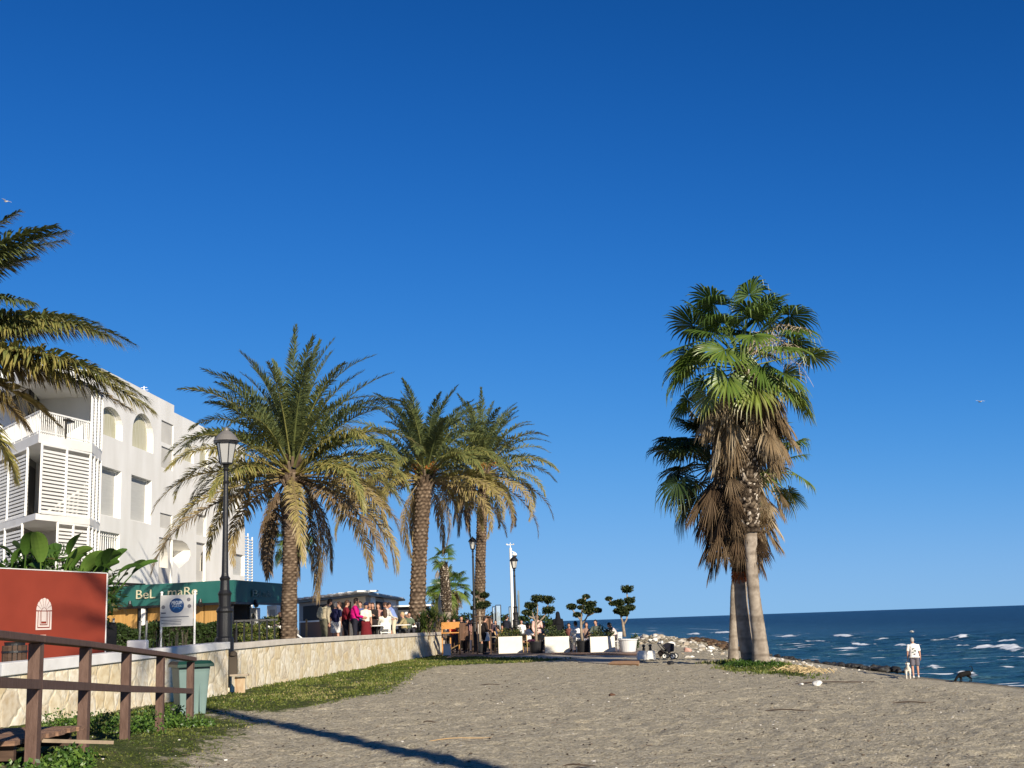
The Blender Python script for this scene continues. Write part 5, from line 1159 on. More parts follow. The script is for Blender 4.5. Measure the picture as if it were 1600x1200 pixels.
leaves(mb, (0, .5, 1.7), (1.9, .5, 1.25), 1500, .26, rng, (.0, .35), narrow=.5)
for i in range(26): paddle(mb, (rng.uniform(-1.5, 1.5), rng.uniform(-.2, .7), 1.0), rng.uniform(0, 6.28), R(rng.uniform(50, 86)), zc_-1.0+rng.uniform(-.3, .12), rng.uniform(.45, .8), rng.uniform(.16, .3), rng.uniform(.05, .5), twist=rng.uniform(-1, 1))
mb.build('foliage', LEAFL, o)
o = thing('low_palm', 'small arching palm with dry tan fronds at the right end of the red panel', 'plant', at(135, 1000, 32)); o.location.z = DECK
mb = MB(); c = Vector((at(130, 900, 32).x-o.location.x, 0, at(130, 898, 32).z-DECK-.2))
for i in range(26):
    k = i/25; frond(mb, c+Vector((rng.uniform(-.3, .3), rng.uniform(-.3, .3), 0)), i*2.4, R(78-60*k), rng.uniform(.7, 1.15), 1.1, 34, .22, .2+.6*rng.random(), rng, .018)
for px, py in ((178, 875), (160, 852), (172, 868), (150, 850)):
    tp = at(px, py, 31.5)-o.location; az = math.atan2(tp.y-c.y, tp.x-c.x); frond(mb, c, az, R(66), (tp-c).length*1.15, 1.25, 40, .18, .75, rng, .016)
mb.build('crown', FROND, o); mb = MB(); mb.tube([(c.x, 0, 0), (c.x, 0, c.z)], .11, 10, tone=.4); mb.build('trunk', BARK, o)
o = thing('low_palm', 'yellowing palm fronds hanging in front of the green fascia', 'plant', at(176, 1000, 33)); o.location.z = DECK
mb = MB(); c = Vector((at(160, 940, 33).x-o.location.x, .1, at(160, 944, 33).z-DECK))
for px, py, tn in ((204, 925, .5), (196, 940, .6), (190, 958, .5), (185, 930, .4), (176, 962, .6)):
    tp = at(px, py, 32.8)-o.location; az = math.atan2(tp.y-c.y, tp.x-c.x); frond(mb, c, az, R(52 if py < 945 else 10), (tp-c).length*1.12, 1.0, 40, .22, tn, rng, .02)
for i in range(10): frond(mb, c, i*2.4, R(70-60*i/10), .6, 1.1, 26, .2, .5, rng, .02)
mb.build('crown', FROND, o); mb = MB(); mb.tube([(c.x, 0.1, 0), (c.x, .1, c.z)], .07, 10, tone=.4); mb.build('trunk', BARK, o)

# ------------------------------------------------------------------ white bar pavilion
def pavilion():
    K = at(575, 1000, 68); L_ = at(462, 1000, 82); Rr = at(630, 1000, 86)
    k, l, r = Vector((K.x, K.y)), Vector((L_.x, L_.y)), Vector((Rr.x, Rr.y))
    o = thing('bar_pavilion', 'low white beach bar pavilion with a flat tiled roof and wide dark serving hatch', 'bar', (k.x, k.y, DECK))
    wl = mat('pavilion_wall', (.46, .43, .38), rough=.8); zr = onplane(575, 926, k, l).z
    q = l+(r-k); u_ = (k-l).normalized(); v_ = (r-k).normalized()
    ins = lambda p, a, b: p+u_*a+v_*b
    mb = MB(); pl_ = [ins(l, .5, .5), ins(k, -.6, .6), ins(r, -.6, -.6), ins(q, .5, -.6)]
    mb.prism([(p.x, p.y) for p in pl_], DECK-.001, zr-.15); mb.build('wall', wl, o, world=True)
    mb = MB(); pr_ = [ins(l, -.4, -.5), ins(k, .4, -.5), ins(r, .4, .5), ins(q, -.4, .5)]
    mb.prism([(p.x, p.y) for p in pr_], zr-.15+.002, [zr-.02, zr-.02, zr-.02, zr-.02]); mb.build('roof_edge', BLACK, o, world=True)
    mb = MB(); mb.prism([(p.x, p.y) for p in [ins(l, -.2, -.3), ins(k, .2, -.3), ins(r, .2, .3), ins(q, -.2, .3)]], zr-.018, zr+.06)
    n_ = 26
    for i in range(n_):
        p = l.lerp(k, (i+.5)/n_)+v_*-.2; mb.box((p.x, p.y+.4, zr+.07+.03*math.sin(i*2.1)), (.55, 1.2, .05+.035*((i*7) % 3)), rz=math.atan2(u_.y, u_.x))
    mb.build('roof', mat('pavilion_roof', (.66, .66, .64), rough=.6, noise=.25, nscale=2), o, world=True)
    a, b = ins(l, .5, .5), ins(k, -.6, .6); n = Vector((u_.y, -u_.x))*.03
    def pan(name, px0, px1, py0, py1, m, e=1.0):
        pp = [onplane(x, y, a+n*e, b+n*e) for x, y in ((px0, py1), (px1, py1), (px1, py0), (px0, py0))]; zt_ = (pp[2].z+pp[3].z)/2; zb2 = (pp[0].z+pp[1].z)/2
        mb = MB(); p, q_ = (pp[0].x, pp[0].y), (pp[1].x, pp[1].y); mb.bar((p[0], p[1], (zt_+zb2)/2), (q_[0], q_[1], (zt_+zb2)/2), .04, zt_-zb2); mb.build(name, m, o, world=True)
    pan('serving_hatch', 474, 548, 944, 968, DARKIN); pan('counter_front', 470, 545, 971, 995, mat('counter_wood', (.20, .10, .05), rough=.7), 1.5); pan('counter_top', 468, 550, 968.5, 971, WHITE, 3)
    c1, c2 = ins(k, -.6, .6), ins(r, -.6, -.6); nn_ = Vector((v_.y, -v_.x))*.03
    for x0, x1, y0, y1, m, nm in ((579, 586, 933, 965, WHITE, 'white_shutter'), (588, 598, 941, 968, DARKIN, 'doorway'), (600, 618, 938, 952, PLAST, 'upper_panel')):
        p = onplane(x0, y1, c1+nn_, c2+nn_); q_ = onplane(x1, y0, c1+nn_, c2+nn_); mb = MB(); mb.bar((p.x, p.y, (p.z+q_.z)/2), (q_.x, q_.y, (p.z+q_.z)/2), .04, q_.z-p.z); mb.build(nm, m, o, world=True)
pavilion()
p = at(622, 1000, 74); o = thing('kiosk', 'small dark kiosk with a thin white roof left of the spiky bushes', 'kiosk', (p.x, p.y, DECK)); q = at(668, 1000, 74); w_ = q.x-p.x; h = at(640, 948, 74).z-DECK
mb = MB(); mb.box((w_/2, 1.2, h/2), (w_, 2.2, h)); mb.build('body', mat('kiosk_dark', (.04, .04, .045), rough=.6), o); mb = MB(); mb.box((w_/2, 1.1, h+.05), (w_+.5, 2.8, .09)); mb.build('roof', WHITE, o)
# distant pale rounded structures in front of the small palms
p = at(700, 1000, 92); mb = MB(); h = at(700, 920, 92).z-DECK; mb.lathe([(.10, 0), (.10, h*.3), (.38, h*.35), (.42, h*.7), (.25, h*.93), (.05, h)], n=16); o = mb.build('folded_parasol', mat('cream_canvas', (.62, .56, .42), rough=.9), smooth=True); o.location = (p.x-.25, p.y, DECK); tag(o, 'closed cream parasol among the small distant palms', 'parasol')
# ------------------------------------------------------------------ people
SKIN = mat('skin', (.46, .25, .17), rough=.6, spec=.3); SKIN2 = mat('skin_tan', (.33, .17, .11), rough=.6, spec=.3); DARKH = mat('hair_dark', (.018, .012, .010), rough=.6)
BROWNH = mat('hair_brown', (.06, .03, .018), rough=.6); GREYH = mat('hair_grey', (.35, .32, .29), rough=.7); EYE_M = mat('eye_dark', (.02, .015, .012), rough=.3); SHOE = mat('shoe_dark', (.03, .028, .03), rough=.6); SHOEW = mat('shoe_white', (.6, .6, .58), rough=.6)
def cloth(c, name=None): return mat(name or 'cloth_%d_%d_%d' % tuple(int(v*100) for v in c), c, rough=.9, spec=.1, noise=.12, nscale=14, bump=.25, bscale=22)
def remesh(mb, voxel, name, smooth=True):
    me = bpy.data.meshes.new(name); me.from_pydata(np.concatenate(mb.v).tolist(), [], mb.f)
    o = bpy.data.objects.new(name, me); bpy.context.scene.collection.objects.link(o)
    m_ = o.modifiers.new('r', 'REMESH'); m_.mode = 'VOXEL'; m_.voxel_size = voxel; m_.use_smooth_shade = smooth
    s_ = o.modifiers.new('s', 'SMOOTH'); s_.factor = .5; s_.iterations = 3
    bpy.context.view_layer.update(); dg = bpy.context.evaluated_depsgraph_get(); r = bpy.data.meshes.new_from_object(o.evaluated_get(dg)); bpy.data.objects.remove(o); r.name = name
    return r
def rotx(p, a, c):
    y, z = p[1]-c[1], p[2]-c[2]; return (p[0], c[1]+y*math.cos(a)-z*math.sin(a), c[2]+y*math.sin(a)+z*math.cos(a))
POSES = {}
def pose_meshes(key, sit=False, lean=0., head=0., armL=(.05, .05), armR=(.05, .05), short=False, shorts=False, skirt=False, stride=0., voxel=.022, longhair=False, robe=False, bulk=1., cap=False, hands=True, untuck=False):
    """returns the meshes of a figure facing +Y: body, shirt, trousers, shoes, hair.  arm = (upper arm forward angle, elbow bend)"""
    if key in POSES: return POSES[key]
    pz = .52 if sit else .93; L = math.radians(lean); P0 = (0, 0, pz)
    up = lambda x, y, z: Vector(rotx((x, y, pz+(z-.93)), -L, P0))
    neck = up(0, 0, 1.44); hl = up(0, .01, 1.50); hc = hl + Vector(rotx((0, .02, .13), -L-math.radians(head), (0, 0, 0)))
    fdir = Vector(rotx((0, 1, 0), -L-math.radians(head), (0, 0, 0))); udir = Vector(rotx((0, 0, 1), -L-math.radians(head), (0, 0, 0)))
    B = MB(); S = MB(); T = MB(); SH = MB()
    # torso
    for (z, rx_, ry_) in ((.98, .155, .115), (1.10, .14, .10), (1.24, .165, .115), (1.36, .165, .10)):
        c = up(0, 0, z); B.ell(c, (rx_*bulk, ry_*bulk, .12), 14, 10); S.ell(c, (rx_*bulk+.022, ry_*bulk+.022, .13), 14, 10)
    B.tube([up(0, 0, .95), up(0, 0, 1.1), up(0, 0, 1.3), up(0, 0, 1.40)], [.13, .12, .13, .09], 14); S.tube(([up(0, 0, .86)] if untuck else [])+[up(0, 0, .93), up(0, 0, 1.1), up(0, 0, 1.3), up(0, 0, 1.425)], ([.215*bulk] if untuck else [])+[(.205 if untuck else .165)*bulk, .16*bulk, .165*bulk, .10], 16, sq=.8 if untuck else 1.0)
    B.tube([up(0, 0, 1.38), neck, hl+Vector((0, 0, .03))], [.07, .055, .055], 12)
    # head
    Mh = Matrix.Identity(3); B.ell(hc, (.074, .092, .112), 16, 12, M=Mh); B.ell(hc-udir*.062+fdir*.018, (.055, .068, .06), 12, 8)
    B.ell(hc+fdir*.096-udir*.012, (.014, .02, .024), 8, 6); B.ell(hc+fdir*.080-udir*.055, (.026, .014, .010), 8, 6)
    for s in (-1, 1): B.ell(hc+Vector((s*.078, 0, 0))-fdir*.005, (.012, .02, .03), 8, 6)
    # arms
    hand_info = []
    for s, (a1, a2) in ((-1, armL), (1, armR)):
        sh = up(s*.185*min(bulk, 1.15), 0, 1.385); d1 = Vector((s*.16, math.sin(a1), -math.cos(a1))).normalized(); d1 = Vector(rotx(d1, -L, (0, 0, 0))) if lean < 40 else d1
        el = sh+d1*.29; t2 = a1+a2; d2 = Vector((s*(.05 if a2 < .4 else -.28), math.sin(t2), -math.cos(t2))).normalized(); d2 = Vector(rotx(d2, -L*.5, (0, 0, 0))); wr = el+d2*.25
        B.tube([up(s*.09, 0, 1.37), sh, sh.lerp(el, .5), el, el.lerp(wr, .35), wr], [.06, .056, .046, .038, .039, .026], 12); B.ell(wr+d2*.045, (.022, .03, .045), 10, 8)
        e_ = el if short else wr; S.ell(sh, (.068, .068, .066), 12, 8)
        pts = [up(s*.08, 0, 1.36), sh, sh.lerp(el, .5), (sh.lerp(el, .8))] if short else [up(s*.08, 0, 1.36), sh, sh.lerp(el, .5), el, wr-d2*.02]
        S.tube(pts, [.08, .075, .066, .064] if short else [.08, .075, .062, .054, .042], 12); hand_info.append((wr+d2*.07, d2, s))
    # legs
    for s in (-1, 1):
        hip = Vector((s*.092*bulk, 0, pz-.02)); st = stride*s
        if sit: kn = Vector((s*.13, .43, .50)); an = Vector((s*.13, .40, .09)); 
        else: kn = Vector((s*.10*bulk, .03+.42*math.sin(st)*.6, .50)); an = Vector((s*.105*bulk, .42*math.sin(st)*1.6-.02, .09))
        B.tube([hip, hip.lerp(kn, .45), kn, kn.lerp(an, .3), kn.lerp(an, .7), an], [.088, .075, .053, .056, .040, .034], 14); B.ell(hip, (.10, .10, .11), 12, 8)
        B.tube([an+Vector((0, -.03, -.02)), an+Vector((0, .06, -.045)), an+Vector((0, .16, -.06))], [.036, .036, .022], 10)
        end = hip.lerp(kn, .92) if shorts else an+Vector((0, 0, .03)); pts = [hip, hip.lerp(kn, .5), hip.lerp(kn, .92)] if shorts else [hip, hip.lerp(kn, .5), kn, kn.lerp(an, .5), end]
        T.tube(pts, [.115, .105, .10] if shorts else [.115, .095, .074, .066, .062], 14); T.ell(hip+Vector((0, 0, .02)), (.12*bulk, .125*bulk, .12), 12, 8)
        SH.tube([an+Vector((0, -.055, -.045)), an+Vector((0, .05, -.045)), an+Vector((0, .13, -.055)), an+Vector((0, .195, -.062))], [.036, .047, .043, .022], 10); SH.tube([an+Vector((0, 0, .02)), an+Vector((0, 0, -.05))], [.045, .045], 10)
    T.tube([up(0, 0, 1.04), up(0, 0, .93), Vector((0, 0, pz-.10))], [.145*bulk, .165*bulk, .14*bulk], 16)
    if skirt: T.tube([up(0, 0, 1.02), Vector((0, .02 if not sit else .2, pz-.15)), Vector((0, .03 if not sit else .36, .42)), Vector((0, .03 if not sit else .38, .30))], [.15, .20, .25, .27], 16)
    if robe:
        S.tube([up(0, 0, 1.40), up(0, 0, 1.1), Vector((0, 0, .6)), Vector((0, -.02, .1))], [.13, .22, .27, .33], 18); S.ell(hc-fdir*.02+udir*.02, (.105, .115, .14), 14, 10); S.tube([hc-fdir*.05, up(0, -.03, 1.36), up(0, -.03, 1.2)], [.10, .15, .2], 14)
    body = remesh(B, voxel, 'body')
    # eyes and separate fingers are set into the finished skin
    E = MB()
    if hands:
        for (w_, d2, s) in hand_info:
            x = Vector((1, 0, 0)) if abs(d2.x) < .8 else Vector((0, 1, 0)); lat = d2.cross(x).normalized(); nm = lat.cross(d2)
            for j, ln in enumerate((.060, .068, .064, .050)):
                b_ = w_+lat*(.021-.014*j)-d2*.012; cr = nm*-s*.012; E.tube([b_, b_+d2*ln*.5+cr*.3, b_+d2*ln*.85+cr*1.4, b_+d2*ln*.98+cr*2.4], [.0085, .008, .007, .005], 6)
            b_ = w_+lat*.026-d2*.045; E.tube([b_, b_+lat*.022+d2*.022, b_+lat*.026+d2*.052], [.0105, .009, .006], 6)
    side = fdir.cross(udir)
    k0 = len(E.f)
    for s in (-1, 1): E.ell(hc+fdir*.084+side*s*.030+udir*.014, (.011, .008, .007), 8, 6, mi=1)
    bm = bmesh.new(); bm.from_mesh(body); off_ = len(bm.verts)
    vv = [bm.verts.new(Vector(v)) for v in np.concatenate(E.v)]; bm.verts.ensure_lookup_table()
    for f_, mi_ in zip(E.f, E.mi):
        try: q_ = bm.faces.new([vv[i] for i in f_]); q_.material_index = mi_; q_.smooth = True
        except ValueError: pass
    bm.to_mesh(body); bm.free()
    H = MB()
    if not robe:
        H.ell(hc-fdir*.016+udir*.026, (.085, .096, .105), 14, 10); H.ell(hc-fdir*.05-udir*.02, (.075, .062, .09), 12, 8)
        if longhair: H.tube([hc-fdir*.04, hc-fdir*.07-udir*.10, hc-fdir*.075-udir*.24, hc-fdir*.06-udir*.34], [.08, .09, .085, .04], 12)
    hair = remesh(H, .014, 'hair') if H.f else None
    if hair is not None and not robe:      # keep the face clear
        bm = bmesh.new(); bm.from_mesh(hair)
        dl = [v for v in bm.verts if (v.co-hc).dot(fdir) > .045 and (v.co-hc).dot(udir) < .055]
        bmesh.ops.delete(bm, geom=dl, context='VERTS'); bm.to_mesh(hair); bm.free()
    r = dict(body=body, shirt=remesh(S, voxel, 'shirt'), trousers=None if robe else remesh(T, voxel, 'trousers'), shoes=remesh(SH, .018, 'shoes'), hair=hair, hc=hc, fdir=fdir, udir=udir, up=up)
    POSES[key] = r; return r
PN = 0
def person(label, px, py_or_z, Y, face, pose, shirt, trousers, hair=DARKH, skin=SKIN, shoes=SHOE, scale=1.0, group=None, z=None, cat='person', names=('shirt', 'trousers'), **kw):
    """face: heading in degrees, 0 = towards +Y (away from the viewpoint)"""
    p = at(px, 1000, Y); p.z = z if z is not None else DECK
    o = thing('person', label, cat, p, R(face), group); o.scale = (scale,)*3
    M = pose_meshes(pose, **kw)
    def part(nm, me, ms):
        if me is None: return None
        c = bpy.data.objects.new(nm, me); col.objects.link(c); c.parent = o
        if len(me.materials) < len(ms):
            me.materials.clear()
            for m_ in ms: me.materials.append(m_)
        for i, m_ in enumerate(ms): c.material_slots[i].link = 'OBJECT'; c.material_slots[i].material = m_
        return c
    part('body', M['body'], [skin, EYE_M]); part(names[0], M['shirt'], [cloth(shirt)])
    if M['trousers']: part(names[1], M['trousers'], [cloth(trousers)])
    part('shoes', M['shoes'], [shoes])
    if M['hair'] and hair: part('hair', M['hair'], [hair])
    return o, M
def hat(o, M, m, brim=.0, name='cap'):
    mb = MB(); c = M['hc']+M['udir']*.045; mb.lathe([(.100, 0), (.102, .03), (.085, .07), (.04, .10), (.01, .105)], c, 16)
    if brim > .0: mb.lathe([(.09, 0), (.10+brim, -.012), (.10+brim, -.004), (.09, .012)], c, 16)
    mb.build(name, m, o)
GA = 'people standing on the promenade'; GB = 'people seated at the promenade tables'; GC = 'people on the seaward terrace'
o, M = person('tall stooping man in beige shirt and olive trousers with a pale rucksack by the palm', 506, 0, 46.5, -60, 'stoop', (.36, .31, .22), (.12, .115, .08), group=GA, scale=1.04, lean=16, head=8, armL=(.2, .3), armR=(.1, .2))
mb = MB(); c = M['up'](0, -.20, 1.18); mb.ell(c, (.15, .10, .22), 12, 10); mb.ell(c+Vector((0, -.08, -.06)), (.11, .05, .12), 10, 8)
for s in (-1, 1): mb.tube([M['up'](s*.11, -.14, 1.36), M['up'](s*.13, .02, 1.45), M['up'](s*.13, .135, 1.3), M['up'](s*.11, .02, 1.08)], .022, 6)
mb.build('rucksack', cloth((.42, .40, .30)), o)
person('person in navy top and white shorts half hidden behind the dark red jacket', 524.5, 0, 49.5, 20, 'stand_short', (.02, .02, .06), (.66, .64, .62), hair=GREYH, group=GA, scale=.98, short=True, shorts=True)
person('person in dark red jacket and black trousers turned to the right', 540, 0, 47.5, -75, 'stand_arm', (.16, .015, .025), (.02, .02, .03), hair=BROWNH, group=GA, scale=.99, armL=(.35, .9), armR=(.3, 1.1), lean=4)
person('person in bright magenta jacket with white collar and dark trousers', 554, 0, 47.0, -80, 'stand_arm', (.50, .01, .16), (.02, .025, .03), hair=DARKH, group=GA, scale=1.02, armL=(.35, .9), armR=(.3, 1.1), lean=4)
o, M = person('person in cream blouse and dark red skirt wearing a navy hat', 572, 0, 51, -150, 'stand_skirt', (.68, .62, .50), (.13, .015, .02), group=GA, scale=.95, skirt=True, short=True, names=('blouse', 'skirt'), armR=(.3, 1.3)); hat(o, M, cloth((.015, .02, .05)), .05, 'hat')
person('long-haired woman in black coat and pale scarf facing the beach', 583, 0, 52.8, 170, 'stand_long', (.025, .02, .02), (.02, .02, .02), hair=BROWNH, group=GA, scale=.97, longhair=True, names=('coat', 'trousers'), untuck=True, armL=(.4, 1.5), armR=(.2, .4))
person('woman in dusty pink cardigan standing behind the seated group', 592, 0, 53.8, 160, 'stand_long', (.42, .23, .19), (.06, .04, .04), hair=BROWNH, group=GA, scale=.96, longhair=True, untuck=True, names=('cardigan', 'trousers'), armL=(.4, 1.5), armR=(.2, .4))
person('dark-haired person in light grey top with a rose scarf, bending to the table', 601, 0, 54, -110, 'lean_tbl', (.50, .46, .41), (.10, .08, .07), group=GA, lean=14, head=16, armL=(.7, .6), armR=(.6, .7))
person('man in blue shirt and sand-coloured trousers leaning over the round table', 616.5, 0, 56.2, 95, 'lean_man', (.20, .27, .50), (.55, .49, .36), hair=BROWNH, group=GA, scale=1.08, lean=24, head=30, armL=(.9, .3), armR=(.8, .35), short=True)
person('seated woman in white blouse with brown hair, back to the beach', 602, 0, 53.4, 12, 'sit_back', (.74, .70, .58), (.6, .58, .52), hair=BROWNH, group=GB, sit=True, longhair=True, names=('blouse', 'trousers'), armL=(.6, .9), armR=(.6, .9), scale=1.08)
person('seated blond woman in mustard and black patterned top holding a menu', 632.5, 0, 58.6, 95, 'sit_fwd', (.30, .24, .13), (.05, .05, .05), hair=mat('hair_blond', (.42, .30, .15), rough=.6), group=GB, sit=True, lean=6, armL=(.8, .9), armR=(.8, .9))
o, M = person('seated person in white cap and white sleeves with black waistcoat, leaning left', 647, 0, 60.6, 95, 'sit_lean', (.72, .70, .68), (.02, .02, .022), group=GB, sit=True, lean=22, head=6, armL=(1.0, .6), armR=(.9, .5), scale=1.05); hat(o, M, cloth((.72, .71, .68)), .02)
mb = MB(); mb.ell(M['up'](0, -.06, 1.16), (.185, .10, .22), 12, 10); mb.build('waistcoat', cloth((.02, .02, .022)), o)
person('seated person in black jacket at the far right end of the wall', 672, 0, 65, 80, 'sit_fwd', (.02, .02, .025), (.02, .02, .03), hair=DARKH, group=GB, sit=True, lean=6, armL=(.8, .9), armR=(.8, .9), z=DECK)
person('seated person in navy top just behind the end of the stone wall', 683, 0, 66.8, 150, 'sit_fwd', (.03, .035, .08), (.03, .03, .04), hair=DARKH, group=GB, sit=True, z=DECK)
person('small figure in pale pink beside the trunk of the large date palm', 437.5, 0, 46.5, 30, 'sit_back', (.60, .42, .42), (.2, .2, .25), hair=BROWNH, group=GB, sit=True)
for px, Y, fc, ps, sh, tr, hr, lb, kw in [
    (710.5, 66, 170, 'stand_arm', (.55, .03, .035), (.04, .04, .06), BROWNH, 'person in bright red sweater standing behind the orange bench', {}),
    (702, 68, 120, 'stand_long', (.58, .55, .50), (.05, .05, .05), BROWNH, 'person in off-white cardigan left of the red sweater', {}),
    (721.5, 65, 185, 'stand_arm', (.02, .02, .022), (.02, .02, .02), DARKH, 'tall person all in black with a dark cap right of the red sweater', {'scale': 1.07}),
    (731, 67, 150, 'stand_long', (.50, .42, .38), (.08, .07, .06), BROWNH, 'woman in dull beige top behind the slatted dark wood screen', {}),
    (738, 66, 200, 'stand_arm', (.55, .30, .30), (.05, .05, .08), DARKH, 'person in salmon pink top just left of the waiter', {'scale': .97}),
    (750, 68, 170, 'stand_short', (.68, .62, .56), (.1, .1, .1), BROWNH, 'person in white T-shirt in front of the farthest date palm trunk', {'scale': .97}),
    (762, 69, 200, 'stand_short', (.45, .06, .06), (.1, .1, .12), DARKH, 'person in brick red T-shirt right of the farthest date palm trunk', {'scale': .96}),
    (770, 67.5, 110, 'stand_arm', (.06, .04, .05), (.04, .04, .05), BROWNH, 'person in maroon-black jacket left of the man with the shaved head', {'scale': .97}),
    (791.5, 66, -40, 'stand_arm', (.018, .02, .03), (.02, .02, .03), DARKH, 'man in black jacket with shaved dark head left of the white mast', {'scale': 1.06}),
    (780, 69, 60, 'sit_fwd', (.03, .05, .13), (.05, .05, .05), DARKH, 'seated person in blue top between the wooden chair and the man in black', {}),
    (815.5, 68, 180, 'stand_short', (.66, .64, .62), (.1, .1, .1), DARKH, 'person in white with dark hair just right of the far street lamp', {'scale': .9}),
    (706, 71, 160, 'stand_short', (.12, .16, .30), (.1, .1, .1), DARKH, 'person in slate blue T-shirt behind the orange counter', {'scale': .98}),
    (715.5, 72, 200, 'stand_long', (.42, .36, .30), (.1, .1, .1), BROWNH, 'long-haired person in tan between the red sweater and the person in black', {'scale': .98}),
    (726, 71, 170, 'stand_arm', (.30, .06, .07), (.1, .1, .1), DARKH, 'person in wine red behind the slatted dark wood screen', {'scale': .96}),
    (734.5, 70, 190, 'stand_short', (.60, .55, .50), (.1, .1, .1), GREYH, 'grey-haired person in cream left of the salmon pink top', {'scale': .96}),
    (744, 72, 170, 'stand_long', (.10, .09, .10), (.1, .1, .1), BROWNH, 'long-haired person in charcoal behind the potted tree at the date palm', {'scale': .98}),
    (756.5, 70, 160, 'stand_arm', (.50, .22, .18), (.1, .1, .1), BROWNH, 'person in terracotta top just right of the farthest date palm trunk', {'scale': .97}),
    (767, 72, 190, 'stand_short', (.62, .50, .44), (.1, .1, .1), DARKH, 'person in peach T-shirt between the brick red and the maroon-black figures', {'scale': .97}),
    (775, 71, 170, 'stand_long', (.05, .05, .07), (.1, .1, .1), DARKH, 'dark-dressed person in front of the glass windscreens', {'scale': .92}),
    (785, 70, 185, 'sit_fwd', (.45, .25, .10), (.1, .1, .1), BROWNH, 'seated person in ochre top left of the man with the shaved head', {'scale': 1.0}),
    (797.5, 69, 180, 'sit_fwd', (.62, .60, .57), (.1, .1, .1), BROWNH, 'seated person in white at the foot of the white mast', {'scale': 1.0}),
    (808, 70, 200, 'sit_fwd', (.09, .05, .04), (.1, .1, .1), DARKH, 'seated person in dark brown at the foot of the far street lamp', {'scale': 1.0}),
    (850, 66, 190, 'sit_fwd', (.08, .09, .13), (.1, .1, .1), DARKH, 'seated person in dark blue between the rose top and the black robe', {'scale': 1.0}),
    (890, 65, 170, 'sit_fwd', (.16, .06, .05), (.1, .1, .1), DARKH, 'seated person in dark red behind the right end of the middle planter box', {'scale': 1.0}),
]:
    sc_ = kw.get('scale', 1.0); person(lb, px, 0, Y, fc, ps, sh, tr, hair=hr, group=GC, z=.036, scale=sc_)
o, M = person('waiter all in black with a white apron cloth standing at the terrace edge', 757, 0, 60.5, -70, 'waiter', (.02, .02, .022), (.018, .018, .02), group=GC, z=.036, scale=1.02, armL=(.3, 1.3), armR=(.2, 1.2), lean=3)
mb = MB(); mb.tube([M['up'](.06, .06, 1.02), Vector((.07, .07, .80)), Vector((.08, .08, .62))], [.13, .14, .15], 12); mb.build('apron', cloth((.55, .55, .55)), o)
o, M = person('seated child-sized person in white T-shirt beside the left black planter pot', 825.5, 0, 62.5, -60, 'sit_tee', (.72, .70, .68), (.06, .02, .04), hair=BROWNH, group=GC, z=.036, sit=True, short=True, shorts=True, armL=(.7, 1.2), armR=(.7, 1.2), scale=1.02)
person('woman in pale rose top standing behind the leftmost topiary tree', 840, 0, 64, 180, 'stand_long', (.62, .40, .34), (.05, .04, .04), hair=BROWNH, group=GC, z=.036, scale=1.03)
person('figure in a long black hooded robe standing between two topiary trees', 873, 0, 64.5, 10, 'robe', (.012, .012, .014), (.01, .01, .01), hair=None, group=GC, z=.036, scale=1.08, robe=True, names=('robe', 'robe'))
person('seated person in loose white shirt seen from behind by the middle pot', 903, 0, 60, 25, 'sit_white', (.76, .74, .71), (.5, .48, .46), hair=DARKH, group=GC, z=.036, sit=True, lean=10, head=14, scale=1.08, armL=(.5, .6), armR=(.5, .6), bulk=1.15)
person('seated woman with sunglasses and brown hair facing the camera by the middle pot', 917, 0, 61.5, 175, 'sit_long', (.30, .20, .16), (.3, .3, .35), hair=BROWNH, group=GC, z=.036, sit=True, longhair=True, armL=(.6, 1.0), armR=(.6, 1.0))
person('person with thick black curly hair behind the right planter box', 933, 0, 61, 150, 'sit_fwd', (.10, .12, .10), (.1, .1, .1), hair=DARKH, group=GC, z=.10, sit=True, scale=1.04)
person('seated man in pale pink shirt leaning forward left of the white pot', 962, 0, 58.5, 60, 'sit_pink', (.60, .50, .47), (.2, .18, .18), hair=DARKH, group=GC, z=.036, sit=True, lean=20, head=12, armL=(.8, .6), armR=(.8, .6), scale=1.02)

for px, Y, fc, ps, sh, tr, hr, lb in [
    (533, 51, 100, 'stand_arm', (.30, .27, .24), (.05, .05, .06), BROWNH, 'person in taupe jacket glimpsed between the white shorts and the dark red jacket'),
    (563.5, 52, 170, 'stand_short', (.08, .10, .22), (.05, .05, .06), DARKH, 'person in dark blue T-shirt glimpsed behind the magenta jacket'),
    (578, 55, 190, 'stand_arm', (.22, .05, .05), (.05, .05, .06), BROWNH, 'person in oxblood jacket glimpsed behind the navy hat'),
    (609, 57, 170, 'stand_short', (.05, .05, .06), (.05, .05, .06), DARKH, 'person in black T-shirt behind the man in the blue shirt'),
    (639, 60, 200, 'sit_fwd', (.10, .13, .08), (.05, .05, .06), DARKH, 'seated person in dark green behind the blond woman'),
    (660, 63, 120, 'sit_fwd', (.60, .60, .62), (.05, .05, .06), GREYH, 'seated grey-haired person in white in front of the spiky bushes'),
]: person(lb, px, 0, Y, fc, ps, sh, tr, hair=hr, group=GA if 'stand' in ps else GB)
